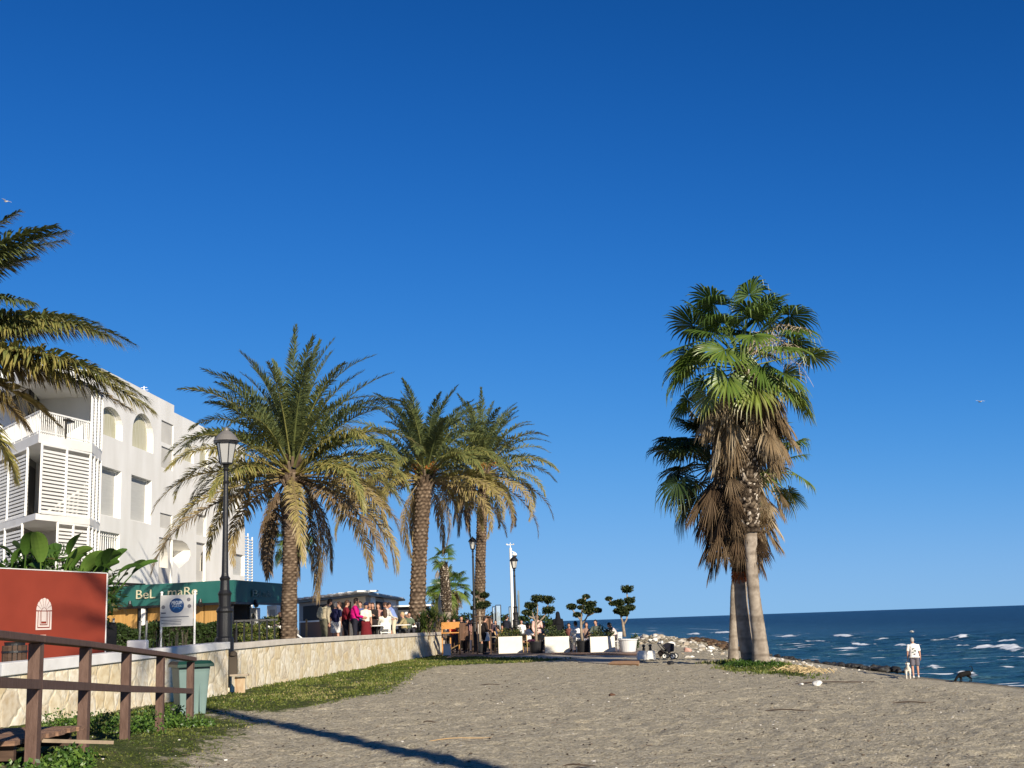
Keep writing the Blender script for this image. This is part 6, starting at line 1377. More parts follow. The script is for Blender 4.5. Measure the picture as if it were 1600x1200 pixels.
# ------------------------------------------------------------------ furniture on the terraces
def table(name, label, px, Y, z, r, h, m, group=None):
    p = at(px, 1000, Y); p.z = z; o = thing(name, label, 'table', p, 0, group)
    mb = MB(); mb.lathe([(r, h-.035), (r+.005, h-.015), (r, h)], n=24); mb.build('tabletop', m, o)
    mb = MB(); mb.tube([(0, 0, .03), (0, 0, h-.036)], .035, 10); mb.build('pedestal', BLACK, o); mb = MB(); mb.lathe([(.22, 0), (.22, .015), (.06, .035)], n=16); mb.build('base', BLACK, o); return o
TB = 'round cafe tables'
table('round_table', 'round pale table between the standing woman and the seated woman in white', 589, 52.6, DECK, .38, .76, CAPW, TB)
table('round_table', 'round pale table the man in blue leans over', 625, 57.6, DECK, .50, .76, CAPW, TB)
table('round_table', 'small round table on the seaward terrace by the man in black', 778, 66, .036, .38, .76, mat('table_tan', (.50, .42, .32), rough=.6), TB)
def chair(label, px, Y, z, rz, m, group, h=.86, first=[None]):
    p = at(px, 1000, Y); p.z = z
    o = thing('cafe_chair', label, 'chair', p, R(rz), group)
    mb = MB(); mb.box((0, 0, .45), (.44, .44, .04)); mb.build('seat', m, o, bevel=.01)
    mb = MB(); mb.box((0, -.21, h-.10), (.42, .025, .20), rx=-.12); mb.box((0, -.205, .62), (.42, .02, .06), rx=-.1)
    for s in (-1, 1): mb.bar((s*.20, -.20, .46), (s*.20, -.24, h), .03)
    mb.build('backrest', m, o)
    for x in (-.19, .19):
        for y in (-.19, .19): mb = MB(); mb.bar((x, y, 0), (x*.95, y*.95, .43), .032); mb.build('leg', m, o)
    return o
WCH = mat('white_chair', (.66, .65, .62), rough=.5); OAK = mat('light_oak', (.45, .29, .13), rough=.6, noise=.15, nscale=6)
CG = 'chairs of the promenade and terrace tables'
for lb, px, Y, z, rz, m_ in [('white chair under the seated woman in the white blouse', 602, 53.2, DECK, 12, WCH), ('dark chair under the blond woman with the menu', 633, 58.5, DECK, 95, BLACK), ('dark chair under the person with the white cap', 648.5, 60.5, DECK, 95, BLACK),
                      ('dark chair under the person in the black jacket near the wall end', 673, 64.9, DECK, 80, BLACK), ('pale chair under the child-sized person in white', 825.5, 62.3, .036, -60, OAK), ('light wooden chair right behind the left black pot', 846, 61.8, .036, 10, OAK),
                      ('white chair under the person in the loose white shirt', 903, 59.8, .036, 25, WCH), ('white chair of the woman with sunglasses', 917, 61.7, .036, 175, WCH), ('dark chair of the person with curly hair', 933, 61.2, .06, 150, BLACK), ('pale chair under the man in the pale pink shirt', 962, 58.3, .036, 60, WCH),
                      ('pale wooden chair beside the left white planter box', 776, 62.6, .036, 60, OAK), ('dark chair of the seated person in navy behind the wall end', 683, 66.6, DECK, 150, BLACK), ('white chair by the large palm trunk holding the small pink figure', 437.5, 46.3, DECK, 30, WCH), ('dark chair of the seated person in the blue top', 780, 68.8, .036, 60, BLACK)]:
    chair(lb, px, Y, z, rz, m_, CG)
# white loungers and a pole left of the stooping man
for i, (px, Y, lb) in enumerate(((469, 46, 'white sun lounger with raised back, the one touching the palm trunk'), (484, 47, 'white sun lounger with raised back, nearer the stooping man'))):
    p = at(px, 1000, Y); p.z = DECK; o = thing('sun_lounger', lb, 'sun lounger', p, R(-70), 'white sun loungers')
    mb = MB(); mb.box((0, .25, .36), (.62, 1.2, .07)); mb.build('seat', WCH, o, bevel=.02); mb = MB(); mb.box((0, -.60, .58), (.62, .8, .06), rx=R(-38)); mb.build('backrest', WCH, o, bevel=.02)
    for x in (-.27, .27):
        for y in (-.3, .75): mb = MB(); mb.bar((x, y, 0), (x, y, .32), .05); mb.build('leg', WCH, o)
p = at(479, 1000, 49); p.z = DECK; mb = MB(); h = at(479, 969, 49).z-DECK; mb.tube([(0, 0, 0), (0, 0, h)], .04, 8); mb.lathe([(.2, 0), (.2, .05), (.05, .07)], n=12); mb.ell((0, 0, h), (.05, .05, .05), 8, 6); o = mb.build('wooden_pole', OAK, smooth=False); o.location = p; tag(o, 'pale wooden parasol pole without canopy beside the loungers', 'pole')
# orange bench with backboard at the wall end
Y = 63; p = at(690, 1000, Y); q = at(719, 1000, Y); w_ = q.x-p.x; p.z = .036; o = thing('wooden_counter', 'orange varnished wooden counter bench at the end of the stone wall', 'counter', p); zt_ = at(705, 972, Y).z-.036
mb = MB(); mb.box((w_/2, 0, zt_-.17), (w_, .05, .34)); mb.build('backboard', WOODO, o, bevel=.01); mb = MB(); mb.box((w_/2, -.25, zt_-.52), (w_, .5, .05)); mb.build('shelf', WOODO, o)
for x in (.04, w_*.48, w_-.04): mb = MB(); mb.bar((x, -.02, 0), (x, -.02, zt_-.35), .06); mb.build('leg', WOODO, o)
mb = MB(); mb.bar((.1, -.4, .1), (w_-.1, -.4, .45), .05); mb.build('brace', OAK, o)
p = at(695, 1000, 61.5); p.z = .036; mb = MB(); mb.box((0, 0, .25), (.36, .3, .5)); mb.box((0, -.01, .52), (.40, .34, .04)); o = mb.build('white_crate', WCH, bevel=.01); o.location = (p.x+.1, p.y, .036); tag(o, 'small white box standing under the orange counter', 'box')
Y = 62.5; p = at(719, 1000, Y); q = at(739, 1000, Y); p.z = .036; o = thing('slatted_screen', 'waist-high screen of upright brown slats right of the orange counter', 'screen', p); w_ = q.x-p.x; zt_ = at(728, 974.5, Y).z-.036
n_ = 9; mb = MB()
for i in range(n_): mb.box((w_*(i+.5)/n_, 0, zt_*.72), (w_/n_*.7, .03, zt_*.52))
mb.bar((0, .02, zt_), (w_, .02, zt_), .05); mb.bar((0, .02, zt_*.48), (w_, .02, zt_*.48), .04); mb.build('slats', mat('mid_brown_wood', (.16, .085, .05), rough=.7, noise=.2), o)
for x in (0, w_): mb = MB(); mb.bar((x, 0, 0), (x, 0, zt_), .06); mb.build('post', WOODD, o)
Y = 61.8; p = at(744, 1000, Y); q = at(768, 1000, Y); p.z = .036; o = thing('menu_stand', 'dark brown roofed wooden menu stand behind the waiter', 'stand', p); w_ = q.x-p.x; zt_ = at(756, 963, Y).z-.036
mb = MB(); mb.box((w_/2, .1, zt_), (w_+.12, .7, .05), ry=.03); mb.build('top', WOODD, o); mb = MB(); mb.box((w_*.78, .1, zt_*.75), (w_*.42, .4, zt_*.48)); mb.build('cabinet', mat('mid_brown_wood', (.16, .085, .05)), o)
for x, y in ((.04, -.15), (w_-.04, -.15), (.04, .35), (w_-.04, .35)): mb = MB(); mb.bar((x, y, 0), (x, y, zt_-.026), .06); mb.build('leg', WOODD, o)
# ladder-like folding frame
Y = 62; p = at(777, 1000, Y); p.z = .036; o = thing('folding_easel', 'pale wooden A-frame easel leaning beside the left planter box', 'easel', p)
for a, b in (((-.12, 0, 1.05), (.22, -.05, 0)), ((.10, .1, 1.1), (-.20, .1, 0)), ((.0, 0, 1.1), (.35, .3, .35))): mb = MB(); mb.bar(a, b, .06, .04); mb.build('leg', OAK, o)
mb = MB(); mb.bar((-.05, .03, .55), (.12, .03, .55), .05); mb.build('crossbar', OAK, o)

# ------------------------------------------------------------------ planters and topiary
PLANT = mat('planter_white', (.74, .70, .60), rough=.7, noise=.04, nscale=3)
TOP = ramp_mat('topiary_leaf', [(0, (.010, .022, .008)), (.4, (.035, .06, .018)), (.75, (.085, .11, .035)), (1, (.16, .16, .06))], rough=.6, transl=.1)
BARKP = mat('pale_bark', (.28, .22, .16), rough=.9, noise=.25, nscale=8)
for i, (x0, x1, Y, lb) in enumerate(((778.5, 816, 61.3, 'leftmost long white planter box, with a thin scruffy hedge'), (851, 889.5, 59.6, 'middle long white planter box between the two black pots'), (922, 960.5, 57.8, 'right long white planter box next to the white pot'))):
    p = at(x0, 1000, Y); q = at(x1, 1000, Y); w_ = q.x-p.x; z0 = tz(p.x+w_/2, Y) if False else .036; zt_ = at((x0+x1)/2, 994.5+(-.034)*(x0-800)*.0, Y).z-z0; o = thing('planter_box', lb, 'planter', (p.x, Y, z0), 0, 'white planter boxes'); d_ = .5
    mb = MB(); t_ = .04
    for c, s in (((w_/2, 0, zt_/2), (w_, t_, zt_)), ((w_/2, d_, zt_/2), (w_, t_, zt_)), ((t_/2, d_/2, zt_/2), (t_, d_-t_, zt_)), ((w_-t_/2, d_/2, zt_/2), (t_, d_-t_, zt_))): mb.box(c, s)
    mb.box((w_/2, d_/2, zt_-.08), (w_-2*t_, d_-t_, .04), mi=0); mb.build('box', PLANT, o, bevel=.012)
    rng = random.Random(40+i); mb = MB()
    for j in range(46): leaves(mb, (rng.uniform(.08, w_-.08), d_/2+rng.uniform(-.18, .18), zt_+rng.uniform(-.02, .34+.12*math.sin(j*1.7))), (.13, .12, .13), 26, .085, rng, (.1, .95) if i else (.25, 1), narrow=.8)
    mb.build('hedge_plants', TOP if i else LEAF, o)
def topiary(label, potpx, Y, pot, poms, stem, forks, seed):
    rng = random.Random(seed); p = at(potpx, 1000, Y); z0 = .036; p.z = z0; o = thing('topiary_tree', label, 'topiary', p, 0, 'cloud-pruned topiary trees in pots')
    if pot: 
        r, h, m_ = pot; mb = MB(); mb.lathe([(r*.70, 0), (r*.74, .02), (r*.95, h*.9), (r*1.03, h*.92), (r*1.03, h), (r*.92, h), (r*.9, h-.06)], n=24); mb.build('pot', m_, o, smooth=False)
        mb = MB(); mb.lathe([(r*.88, h-.09), (r*.5, h-.05), (.02, h-.04)], n=20); mb.build('soil', mat('soil', (.05, .035, .025), rough=1), o)
    mb = MB(); loc = lambda x, y, dy=0: (lambda v: Vector((v.x-p.x, dy, v.z-z0)))(at(x, y, Y))
    base = loc(*stem[0]); pts = [loc(*s_) for s_ in stem]; mb.tube(pts, np.linspace(.075, .05, len(pts)), 8)
    for f in forks: q_ = [loc(*s_) for s_ in f]; mb.tube(q_, np.linspace(.045, .022, len(q_)), 7)
    mb.build('trunk', BARKP, o, smooth=True)
    for (x, y, r) in poms:
        c = loc(x, y, rng.uniform(-.15, .15)); rr = r*Y/1950*1.05; mb = MB()
        leaves(mb, c, (rr*1.15, rr*1.1, rr*.66), 420, .085, rng, (.05, 1), shell=.45)
        for _ in range(7): leaves(mb, c+Vector((rng.uniform(-1, 1)*rr*.9, rng.uniform(-1, 1)*rr*.8, rng.uniform(-.4, .55)*rr)), (rr*.35, rr*.35, rr*.28), 26, .08, rng, (.2, 1), shell=.3); leaves(mb, c, (rr*.8, rr*.8, rr*.5), 160, .10, rng, (0, .25), shell=.1); mb.build('leaf_cloud', TOP, o)
BP = mat('black_pot', (.018, .018, .02), rough=.5); WP_ = mat('white_pot', (.62, .61, .60), rough=.55, noise=.08, nscale=2)
topiary('cloud-pruned tree in the left black pot, with five round leaf pads', 838, 60.2, (.37, .53, BP), [(839, 935.5, 9), (856, 937, 9.5), (829.5, 946.5, 9), (823.5, 957, 7), (857, 953, 9)], [(838, 1002), (837.5, 985), (838, 972)], [[(838, 974), (833, 962), (829.5, 948)], [(838, 972), (840, 955), (839, 938)], [(838, 976), (849, 965), (856, 954), (856, 939)], [(834, 966), (828, 964), (823.5, 959)]], 1)
topiary('cloud-pruned tree in the middle black pot, straggly with small dark pads', 911, 58.6, (.35, .53, BP), [(916.5, 932, 5), (908.5, 940, 6), (907.5, 949, 4.5), (893.5, 948, 7), (902, 960.5, 6), (921.5, 944.5, 8.5), (920, 954, 9), (934, 953.5, 5.5)], [(910, 1002), (908, 985), (908, 970)], [[(908, 970), (903, 963), (896, 955), (893, 948)], [(908, 972), (909, 955), (912, 940), (916, 932)], [(909, 976), (916, 966), (921, 955)], [(917, 963), (927, 958), (934, 954)]], 2)
topiary('tallest cloud-pruned tree, in the white flared pot at the right end', 981, 56.6, (.44, .56, WP_), [(979.5, 921, 8.5), (951.5, 935.5, 4.5), (957, 943, 5), (967, 942, 8.5), (971, 953, 8.5), (965, 955, 6), (983.5, 938, 7.5), (983.5, 949.5, 7.5), (975, 958, 7)], [(976, 995), (974, 980), (973, 972)], [[(973, 973), (970, 963), (968, 945)], [(969, 950), (959, 944), (952, 937)], [(974, 977), (979, 968), (982, 952), (983, 940)], [(981, 950), (980, 935), (979.5, 923)]], 3)
topiary('cloud-pruned tree in front of the farthest date palm trunk', 751, 64.5, (.30, .45, BP), [(742, 926, 5), (757, 930, 6.5), (743, 937, 4), (751, 946, 10), (759, 944, 7), (740, 950, 4)], [(750, 1003), (750, 985), (749.5, 955)], [[(750, 955), (746, 940), (742, 928)], [(750, 955), (755, 944), (757, 932)]], 4)
# spiky bushes at the end of the promenade
for px, py, Y, n, L_, lb, s in ((668, 958, 62, 260, 1.0, 'big spiky yucca bush right of the middle date palm', 3), (688, 955, 66, 200, .9, 'darker spiky bush behind the end of the stone wall', 6), (700, 962, 70, 160, .8, 'low spiky shrub below the small distant palms', 9)):
    p = at(px, 1000, Y); p.z = DECK; o = thing('yucca_bush', lb, 'bush', p, 0, 'spiky bushes'); rng = random.Random(s); mb = MB(); zc_ = at(px, py, Y).z-DECK
    for j in range(6): spiky(mb, (rng.uniform(-.45, .45), rng.uniform(-.3, .3), zc_*rng.uniform(.35, .85)), n//4, L_*.8, rng, (.05, .75), .05, -20)
    mb.build('foliage', LEAF, o); mb = MB()
    for j in range(4): mb.tube([(rng.uniform(-.3, .3), 0, 0), (rng.uniform(-.4, .4), 0, zc_*.8)], .07, 7, tone=.3)
    mb.build('stems', BARK, o)
o = thing('round_bush', 'small dark rounded bush right of the white flared pot', 'bush', at(992, 1000, 58.5)); o.location.z = 0; rng = random.Random(5); mb = MB(); leaves(mb, (0, 0, at(992, 1003, 58.5).z), (.22, .2, .36), 420, .09, rng, (0, .5)); mb.build('foliage', LEAF, o); mb = MB(); mb.tube([(0, 0, 0), (0, 0, .5)], .03, 6, tone=.3); mb.build('stem', BARK, o)
# ------------------------------------------------------------------ grass, weeds, litter on the sand
def seed_points(n, P, dens, rng):
    xs_ = [p[0] for p in P]; ys_ = [p[1] for p in P]; g = np.random.default_rng(rng)
    # more points near the viewer, where single blades can be told apart
    u = g.random(n); y0, y1 = min(ys_), max(ys_); Yp = y0+(y1-y0)*u**dens; Xp = g.uniform(min(xs_), max(xs_), n)
    sd = polysd(Xp, Yp, P); pr = np.clip(sd/.9+.45, 0, 1)*np.clip((fbm(Xp*1.1, Yp*1.1, 3, 90)-.30)*3.4, 0, 1); k = g.random(n) < pr
    return Xp[k], Yp[k], g, sd[k]
GRASS = ramp_mat('grass_blade', [(0, (.025, .045, .008)), (.4, (.075, .105, .017)), (.75, (.155, .175, .032)), (1, (.38, .31, .15))], rough=.55, transl=.2)
def blades(name, label, P, n, dens, rng, hgt, kind='stuff'):
    X_, Y_, g, sd = seed_points(n, P, dens, rng); Z_ = terrain(X_, Y_)-.01; n_ = len(X_)
    h = hgt*g.uniform(.4, 1.5, n_)*(.55+.9*fbm(X_*.8, Y_*.8, 2, 95))*np.clip(.6+.035*(Y_-10), .6, 1.6); a = g.uniform(0, 6.28, n_); w_ = g.uniform(.004, .010, n_)*np.clip(Y_/14, 1, 3.2); ln = g.uniform(.1, .9, n_)*h; b = g.uniform(0, 6.28, n_)
    B = np.stack([X_, Y_, Z_], 1); W = np.stack([np.cos(a)*w_, np.sin(a)*w_, 0*a], 1); T1 = B+np.stack([np.cos(b)*ln*.35, np.sin(b)*ln*.35, h*.6], 1); T2 = B+np.stack([np.cos(b)*ln, np.sin(b)*ln, h], 1)
    V = np.stack([B-W, B+W, T1+W*.8, T1-W*.8, T2], 1).reshape(-1, 3); k = np.arange(n_)*5
    t = np.clip(.15+.75*fbm(X_*.6, Y_*.6, 3, 97)+g.uniform(-.25, .25, n_)+np.where(g.random(n_) < .03, .5, 0), 0, 1)
    mb = MB(); mb.add(V, [(i, i+1, i+2, i+3) for i in k.tolist()]+[(i+3, i+2, i+4) for i in k.tolist()], np.repeat(t, 5)); o = mb.build(name, GRASS); tag(o, label, 'grass', kind=kind); return o
blades('grass', 'patchy green grass along the foot of the stone wall', GR, 260000, 1.9, 1, .034)
G2e = [(PALM[0]+(x-PALM[0])*1.15, PALM[1]+(y-PALM[1])*1.1) for x, y in G2]
blades('grass', 'small grass patch round the feet of the fan palms', G2e, 12000, 1.0, 2, .05)
rng = random.Random(8)
# low leafy weeds: individual clumps by the railing, wall and palms
WG = 'leafy weeds on the sand edge'
spots = [(110, 1150, 12.8, .24), (90, 1170, 12.2, .22), (78, 1185, 11.7, .2), (215, 1128, 18.5, .38), (160, 1120, 19.5, .40), (100, 1115, 20.2, .42), (240, 1112, 20.8, .34), (262, 1100, 22.5, .32), (275, 1122, 20.5, .28), (310, 1125, 20.2, .22), (30, 1195, 11.2, .28)]
for i, (px, py, Y, r) in enumerate(spots):
    q = at(px, py, Y); z = tz(q.x, q.y); o = thing('weed_clump', 'bushy green weed clump growing by the wooden railing', 'weed', (q.x, q.y, z), 0, WG); mb = MB()
    leaves(mb, (0, 0, r*.35), (r*1.2, r, r*.6), 760, .048, rng, (.0, .8), shell=.25, narrow=1.1, zmin=.0); mb.build('foliage', LEAFL, o)
    mb = MB()
    for j in range(8): a = rng.uniform(0, 6.28); mb.tube([(0, 0, 0), (math.cos(a)*r*.6, math.sin(a)*r*.6, r*.5)], .006, 4)
    mb.build('stems', LEAFL, o)
for i, (px, Y, r) in enumerate([(1140, 38.4, .16), (1152, 37.6, .24), (1166, 37.4, .24), (1181, 37.2, .22), (1198, 37.2, .20), (1212, 37.4, .15), (1158, 38.6, .22), (1176, 38.6, .24)]):
    q = at(px, 1000, Y); z = tz(q.x, q.y); o = thing('weed_clump', 'dark green weed clump round the feet of the fan palms', 'weed', (q.x, q.y, z), 0, 'weeds at the fan palms'); mb = MB()
    leaves(mb, (0, 0, r*.25), (r*1.4, r, r*.5), 420, .06, rng, (.0, .55), shell=.3, narrow=1.0, zmin=.0); mb.build('foliage', LEAFL, o)
mb = MB(); 
for i in range(80):
    x = PALM[0]-.35+rng.gauss(0, .2); y = PALM[1]-5.6+rng.gauss(0, .9); z = tz(x, y)+.03; a = rng.uniform(-.7, .3); l_ = rng.uniform(.15, .5); mb.tube([(x, y, z), (x+math.cos(a)*l_*.5, y+math.sin(a)*l_*.5, z+rng.uniform(.02, .12)), (x+math.cos(a)*l_, y+math.sin(a)*l_, z)], .012, 3, tone=rng.uniform(.4, 1))
tag(mb.build('dry_straw', ramp_mat('straw', [(0, (.25, .17, .08)), (1, (.55, .42, .22))], transl=0)), 'flattened yellow straw right of the palm trunks', 'straw', kind='stuff')
for px, py, Y in [(652, 1024, 63.8)]: pass
# white flowers / stones strewn at the foot of the wall end
FLW = ramp_mat('pale_stone', [(0, (.22, .20, .17)), (.5, (.48, .44, .38)), (1, (.72, .69, .64))], rough=.85, transl=0)
def stone_mesh(seed, flat=.6):
    r = random.Random(seed); bm = bmesh.new(); bmesh.ops.create_icosphere(bm, subdivisions=3, radius=1)
    for v in bm.verts:
        n_ = mnoise.noise(v.co*1.3+Vector((seed*3.1, 0, 0)))*.5+mnoise.noise(v.co*3+Vector((0, seed, 0)))*.18; v.co *= 1+n_; v.co.z *= flat
    for _ in range(5):
        n_ = Vector((r.gauss(0, 1), r.gauss(0, 1), r.gauss(0, .6))).normalized(); d = r.uniform(.55, .8)
        for v in bm.verts:
            k = v.co.dot(n_)-d
            if k > 0: v.co -= n_*k
    [setattr(f_, 'smooth', True) for f_ in bm.faces]; me = bpy.data.meshes.new('stone'); bm.to_mesh(me); bm.free(); return me
SM = [stone_mesh(i) for i in range(7)]; SV = [(np.array([v.co[:] for v in m_.vertices]), [tuple(p.vertices) for p in m_.polygons]) for m_ in SM]
LOWV = []
for i in range(4):
    bm = bmesh.new(); bmesh.ops.create_icosphere(bm, subdivisions=1, radius=1); r_ = random.Random(i)
    for v in bm.verts: v.co *= r_.uniform(.7, 1.15); v.co.z *= .6
    me = bpy.data.meshes.new('t'); bm.to_mesh(me); bm.free(); LOWV.append((np.array([v.co[:] for v in me.vertices]), [tuple(p.vertices) for p in me.polygons])); bpy.data.meshes.remove(me)
def put(mb, src, c, s, rng, tone):
    V, f = src; a = rng.uniform(0, 6.28); M = np.array([[math.cos(a), -math.sin(a), 0], [math.sin(a), math.cos(a), 0], [0, 0, 1]]); sc_ = np.array([s*rng.uniform(.8, 1.4), s*rng.uniform(.7, 1.1), s*rng.uniform(.7, 1.1)])
    mb.add((V*sc_) @ M.T+np.array(c), f, tone)
PALE = [mat('stone_pale', (.52, .49, .43), rough=.9, color2=(.38, .35, .30), nscale=4, bump=.3), mat('stone_tan', (.44, .37, .28), rough=.9, color2=(.32, .27, .20), nscale=4, bump=.3), mat('stone_white', (.68, .66, .61), rough=.9, bump=.3)]
DARKR = mat('stone_black', (.035, .032, .028), rough=.6, spec=.5, color2=(.012, .012, .012), nscale=4, bump=.4)
def rock(px, py, zoff, s, m_, label, group, Y=None, name='rock', q=None):
    if q is None: q = ground(px, py) if Y is None else at(px, py, Y)
    z = tz(q[0], q[1]) + zoff; src = rng.choice(SM)
    if (src.name, m_.name) not in rock.c: d = src.copy(); d.materials.append(m_); rock.c[(src.name, m_.name)] = d
    o = bpy.data.objects.new(name, rock.c[(src.name, m_.name)]); col.objects.link(o); o.location = (q[0], q[1], z+s*.25); o.scale = (s*rng.uniform(.9, 1.5), s*rng.uniform(.7, 1.1), s*rng.uniform(.7, 1.1)); o.rotation_euler = (rng.uniform(-.3, .3), rng.uniform(-.3, .3), rng.uniform(0, 6.28)); tag(o, label, 'rock', group); return o
rock.c = {}
# pale stones on the crest between the palms and the man; dark wet rocks just beyond them
for i in range(52):
    t = rng.random(); px = 1200+t*150+rng.gauss(0, 3); py = 1029.5+t*22+rng.gauss(0, 1.6); q = ground(px, py)
    rock(px, py, 0, rng.uniform(.05, .13)*(1.1-.4*t), rng.choice(PALE), 'small pale stone in the line of stones on the beach crest right of the palms', 'pale stones on the beach crest')
dk = []
for i in range(150):
    t = rng.random(); a = Vector((16.6, 62.4)).lerp(Vector((14.9, 78)), t); o_ = rng.uniform(.0, 2.2); x = a.x+o_; y = a.y+rng.uniform(-1, 1)
    rock(0, 0, max(0, -1.5-tz(x, y))*.75+.08, rng.choice([.08, .11, .14, .19, .25])*(1.2-.4*t), DARKR, 'dark wet rock in the row at the water line left of the man', 'dark wet rocks at the water line', q=(x, y))
for i in range(26):
    px = rng.uniform(1010, 1140); py = rng.uniform(1012, 1030); rock(px, py, 0, rng.uniform(.04, .10), rng.choice(PALE), 'small pale stone scattered on the sand left of the palms', 'scattered pale stones by the palms')
for px, py, s, m_, lb in [(1008, 1001, .34, PALE[0], 'largest pale boulder of the rubble bank, right of the white pot'), (1074, 1018, .18, mat('stone_pink', (.50, .30, .24), rough=.9), 'pinkish flat stone on the sand between pushchair and palms'),
                       (1048, 1039, .17, DARKR, 'dark rounded lump lying on the sand in front of the pushchair'), (1276, 1071, .10, PALE[2], 'bright white stone on the open sand right of the palms'), (1252, 1070, .05, PALE[2], 'small white stone just left of the bright white stone'),
                       (1212, 1040, .10, PALE[1], 'greyish stone right beside the right palm trunk'), (957, 1088, .07, mat('rust_clump', (.10, .05, .03), rough=1), 'dark reddish-brown clump in the middle of the open sand'), (640, 1023, .3, PALE[2], 'long whitish slab lying at the foot of the wall end'), (657, 1023.5, .26, PALE[2], 'second whitish slab at the foot of the wall end, right of the long one'),
                       (180, 1147, .05, PALE[2], 'small bleached chip in the grass in front of the railing')]:
    rock(px, py, 0, s, m_, lb, None, name='stone')
# rubble bank
mb = MB()
for i in range(1300):
    if rng.random() < .7: x = rng.gauss(9.0, 1.5); y = rng.gauss(86, 6)
    else: x = rng.gauss(12.6, 1.3); y = rng.gauss(91, 4)
    if x < 5.6: continue
    put(mb, rng.choice(LOWV), (x, y, tz(x, y)+.02), rng.choice([.06, .09, .12, .16]), rng, rng.random())
tag(mb.build('rubble', ramp_mat('rubble_stone', [(0, (.09, .075, .052)), (.45, (.22, .19, .14)), (.85, (.36, .32, .25)), (1, (.55, .52, .45))], rough=.9, transl=0)), 'bank of loose pale rubble at the shore behind the white pot', 'rubble', kind='stuff')
for i in range(60):
    x = rng.gauss(9.2, 1.6); y = rng.gauss(85, 5)
    if x > 5.8: rock(0, 0, 0, rng.uniform(.12, .27), rng.choice([PALE[0], PALE[1], PALE[1], PALE[0], PALE[2]]), 'pale boulder among the rubble bank behind the white pot', 'boulders of the rubble bank', q=(x, y))
mb = MB()
for i in range(260):
    x = rng.gauss(14.2, 1.1); y = rng.gauss(91, 3.5); put(mb, rng.choice(LOWV), (x, y, max(tz(x, y), SEA)+.05), rng.choice([.12, .2, .3]), rng, rng.random())
tag(mb.build('seaweed', ramp_mat('weed_brown', [(0, (.03, .022, .012)), (1, (.12, .07, .035))], transl=0)), 'brown weed-covered rocks reaching into the sea', 'seaweed', kind='stuff')
# tiny things strewn over the whole beach: shell bits, twigs, dry leaves
g = np.random.default_rng(5); mb = MB()
for i in range(5200):
    y = 10.5+45*g.random()**2.2; x = g.uniform(-.42, .43)*y
    if inpoly(np.array([x]), np.array([y]), GR)[0] and rng.random() < .6: continue
    z = float(terrain(np.array([x]), np.array([y]))[0]); k = g.random(); s = (.006+.010*g.random()*(1+y/25))
    if k < .5: put(mb, LOWV[i % 4], (x, y, z+s*.3), s, rng, float(g.choice([.0, .1, .3, .9, 1.0], p=[.36, .32, .2, .08, .04])))
    else:
        a = g.uniform(0, 3.14); l_ = s*g.uniform(2, 7); mb.bar((x, y, z+.008), (x+math.cos(a)*l_, y+math.sin(a)*l_, z+.012), s*.28, s*.2, tone=float(g.uniform(0, .55)))
tag(mb.build('beach_litter', ramp_mat('litter', [(0, (.035, .025, .018)), (.3, (.12, .085, .055)), (.6, (.30, .24, .17)), (1, (.72, .70, .65))], transl=0)), 'shell bits, twigs and pebbles strewn over the sand', 'beach debris', kind='stuff')
DRIFT = mat('driftwood', (.06, .042, .03), rough=.9, noise=.3, nscale=8)
for px, py, l_, a, r, lb in [(1235, 1112, 1.1, -.15, .022, 'thin dark driftwood stick on the open sand below the white stone'), (1305, 1068, 2.4, -.05, .03, 'long dark stick lying right of the bright white stone'), (770, 1071, .9, .05, .02, 'short dark twig on the sand near the grass strip'), (720, 1156, 1.3, .45, .012, 'long pale straw stem on the near sand'),
                          (905, 1199, .5, .2, .02, 'dark twig at the very bottom of the sand'), (672, 1130, .35, .5, .02, 'dark knobbly twig beside the long palm shadow'), (1430, 1100, 1.0, -.1, .025, 'dark stick on the sand below the man')]:
    q = ground(px, py); mb = MB(); pts = [(l_*(t-.5), .03*math.sin(t*9+px), r*.8+.02*math.sin(t*5)) for t in np.linspace(0, 1, 7)]; mb.tube([Vector(p_)*.7 for p_ in pts], [q_*.5 for q_ in (r*.5, r, r, r*.9, r*.9, r*.7, r*.3)], 6); o = mb.build('driftwood', DRIFT if 'pale' not in lb else OAK); o.location = (q.x, q.y, tz(q.x, q.y)+.01); o.rotation_euler = (0, 0, a); tag(o, lb, 'stick')

# ------------------------------------------------------------------ pushchair, white blocks
q = ground(1044, 1030); q.z = tz(q.x, q.y); Yq = q.y; k_ = Yq/1950
o = thing('pushchair', 'small black folded pushchair with white-rimmed wheels on the sand', 'pushchair', q, R(-20)); 
def PCH(x, y): return Vector(((x-1044)*k_, 0, (1029.5-y)*k_))
for x, y, r in ((1040.5, 1024.5, 4.2), (1053.5, 1025, 4.8)):
    for dy in (-.20, .22):
        c = PCH(x, y)+Vector((0, dy, 0)); n_ = 20; rr = r*k_
        mb = MB(); tp = [c+Vector((math.cos(a)*rr*.82, 0, math.sin(a)*rr*.82)) for a in np.linspace(0, 6.283, n_+1)]; mb.tube(tp, rr*.19, 6, cap=False); wh = mb.build('wheel', BLACK, o)
        mb = MB(); tp = [c+Vector((math.cos(a)*rr*.58, 0, math.sin(a)*rr*.58)) for a in np.linspace(0, 6.283, n_+1)]; mb.tube(tp, rr*.15, 6, cap=False)
        for a in np.linspace(0, 6.283, 6)[:-1]: mb.bar(c, c+Vector((math.cos(a)*rr*.55, 0, math.sin(a)*rr*.55)), .02)
        mb.build('rim', WHITE, wh)
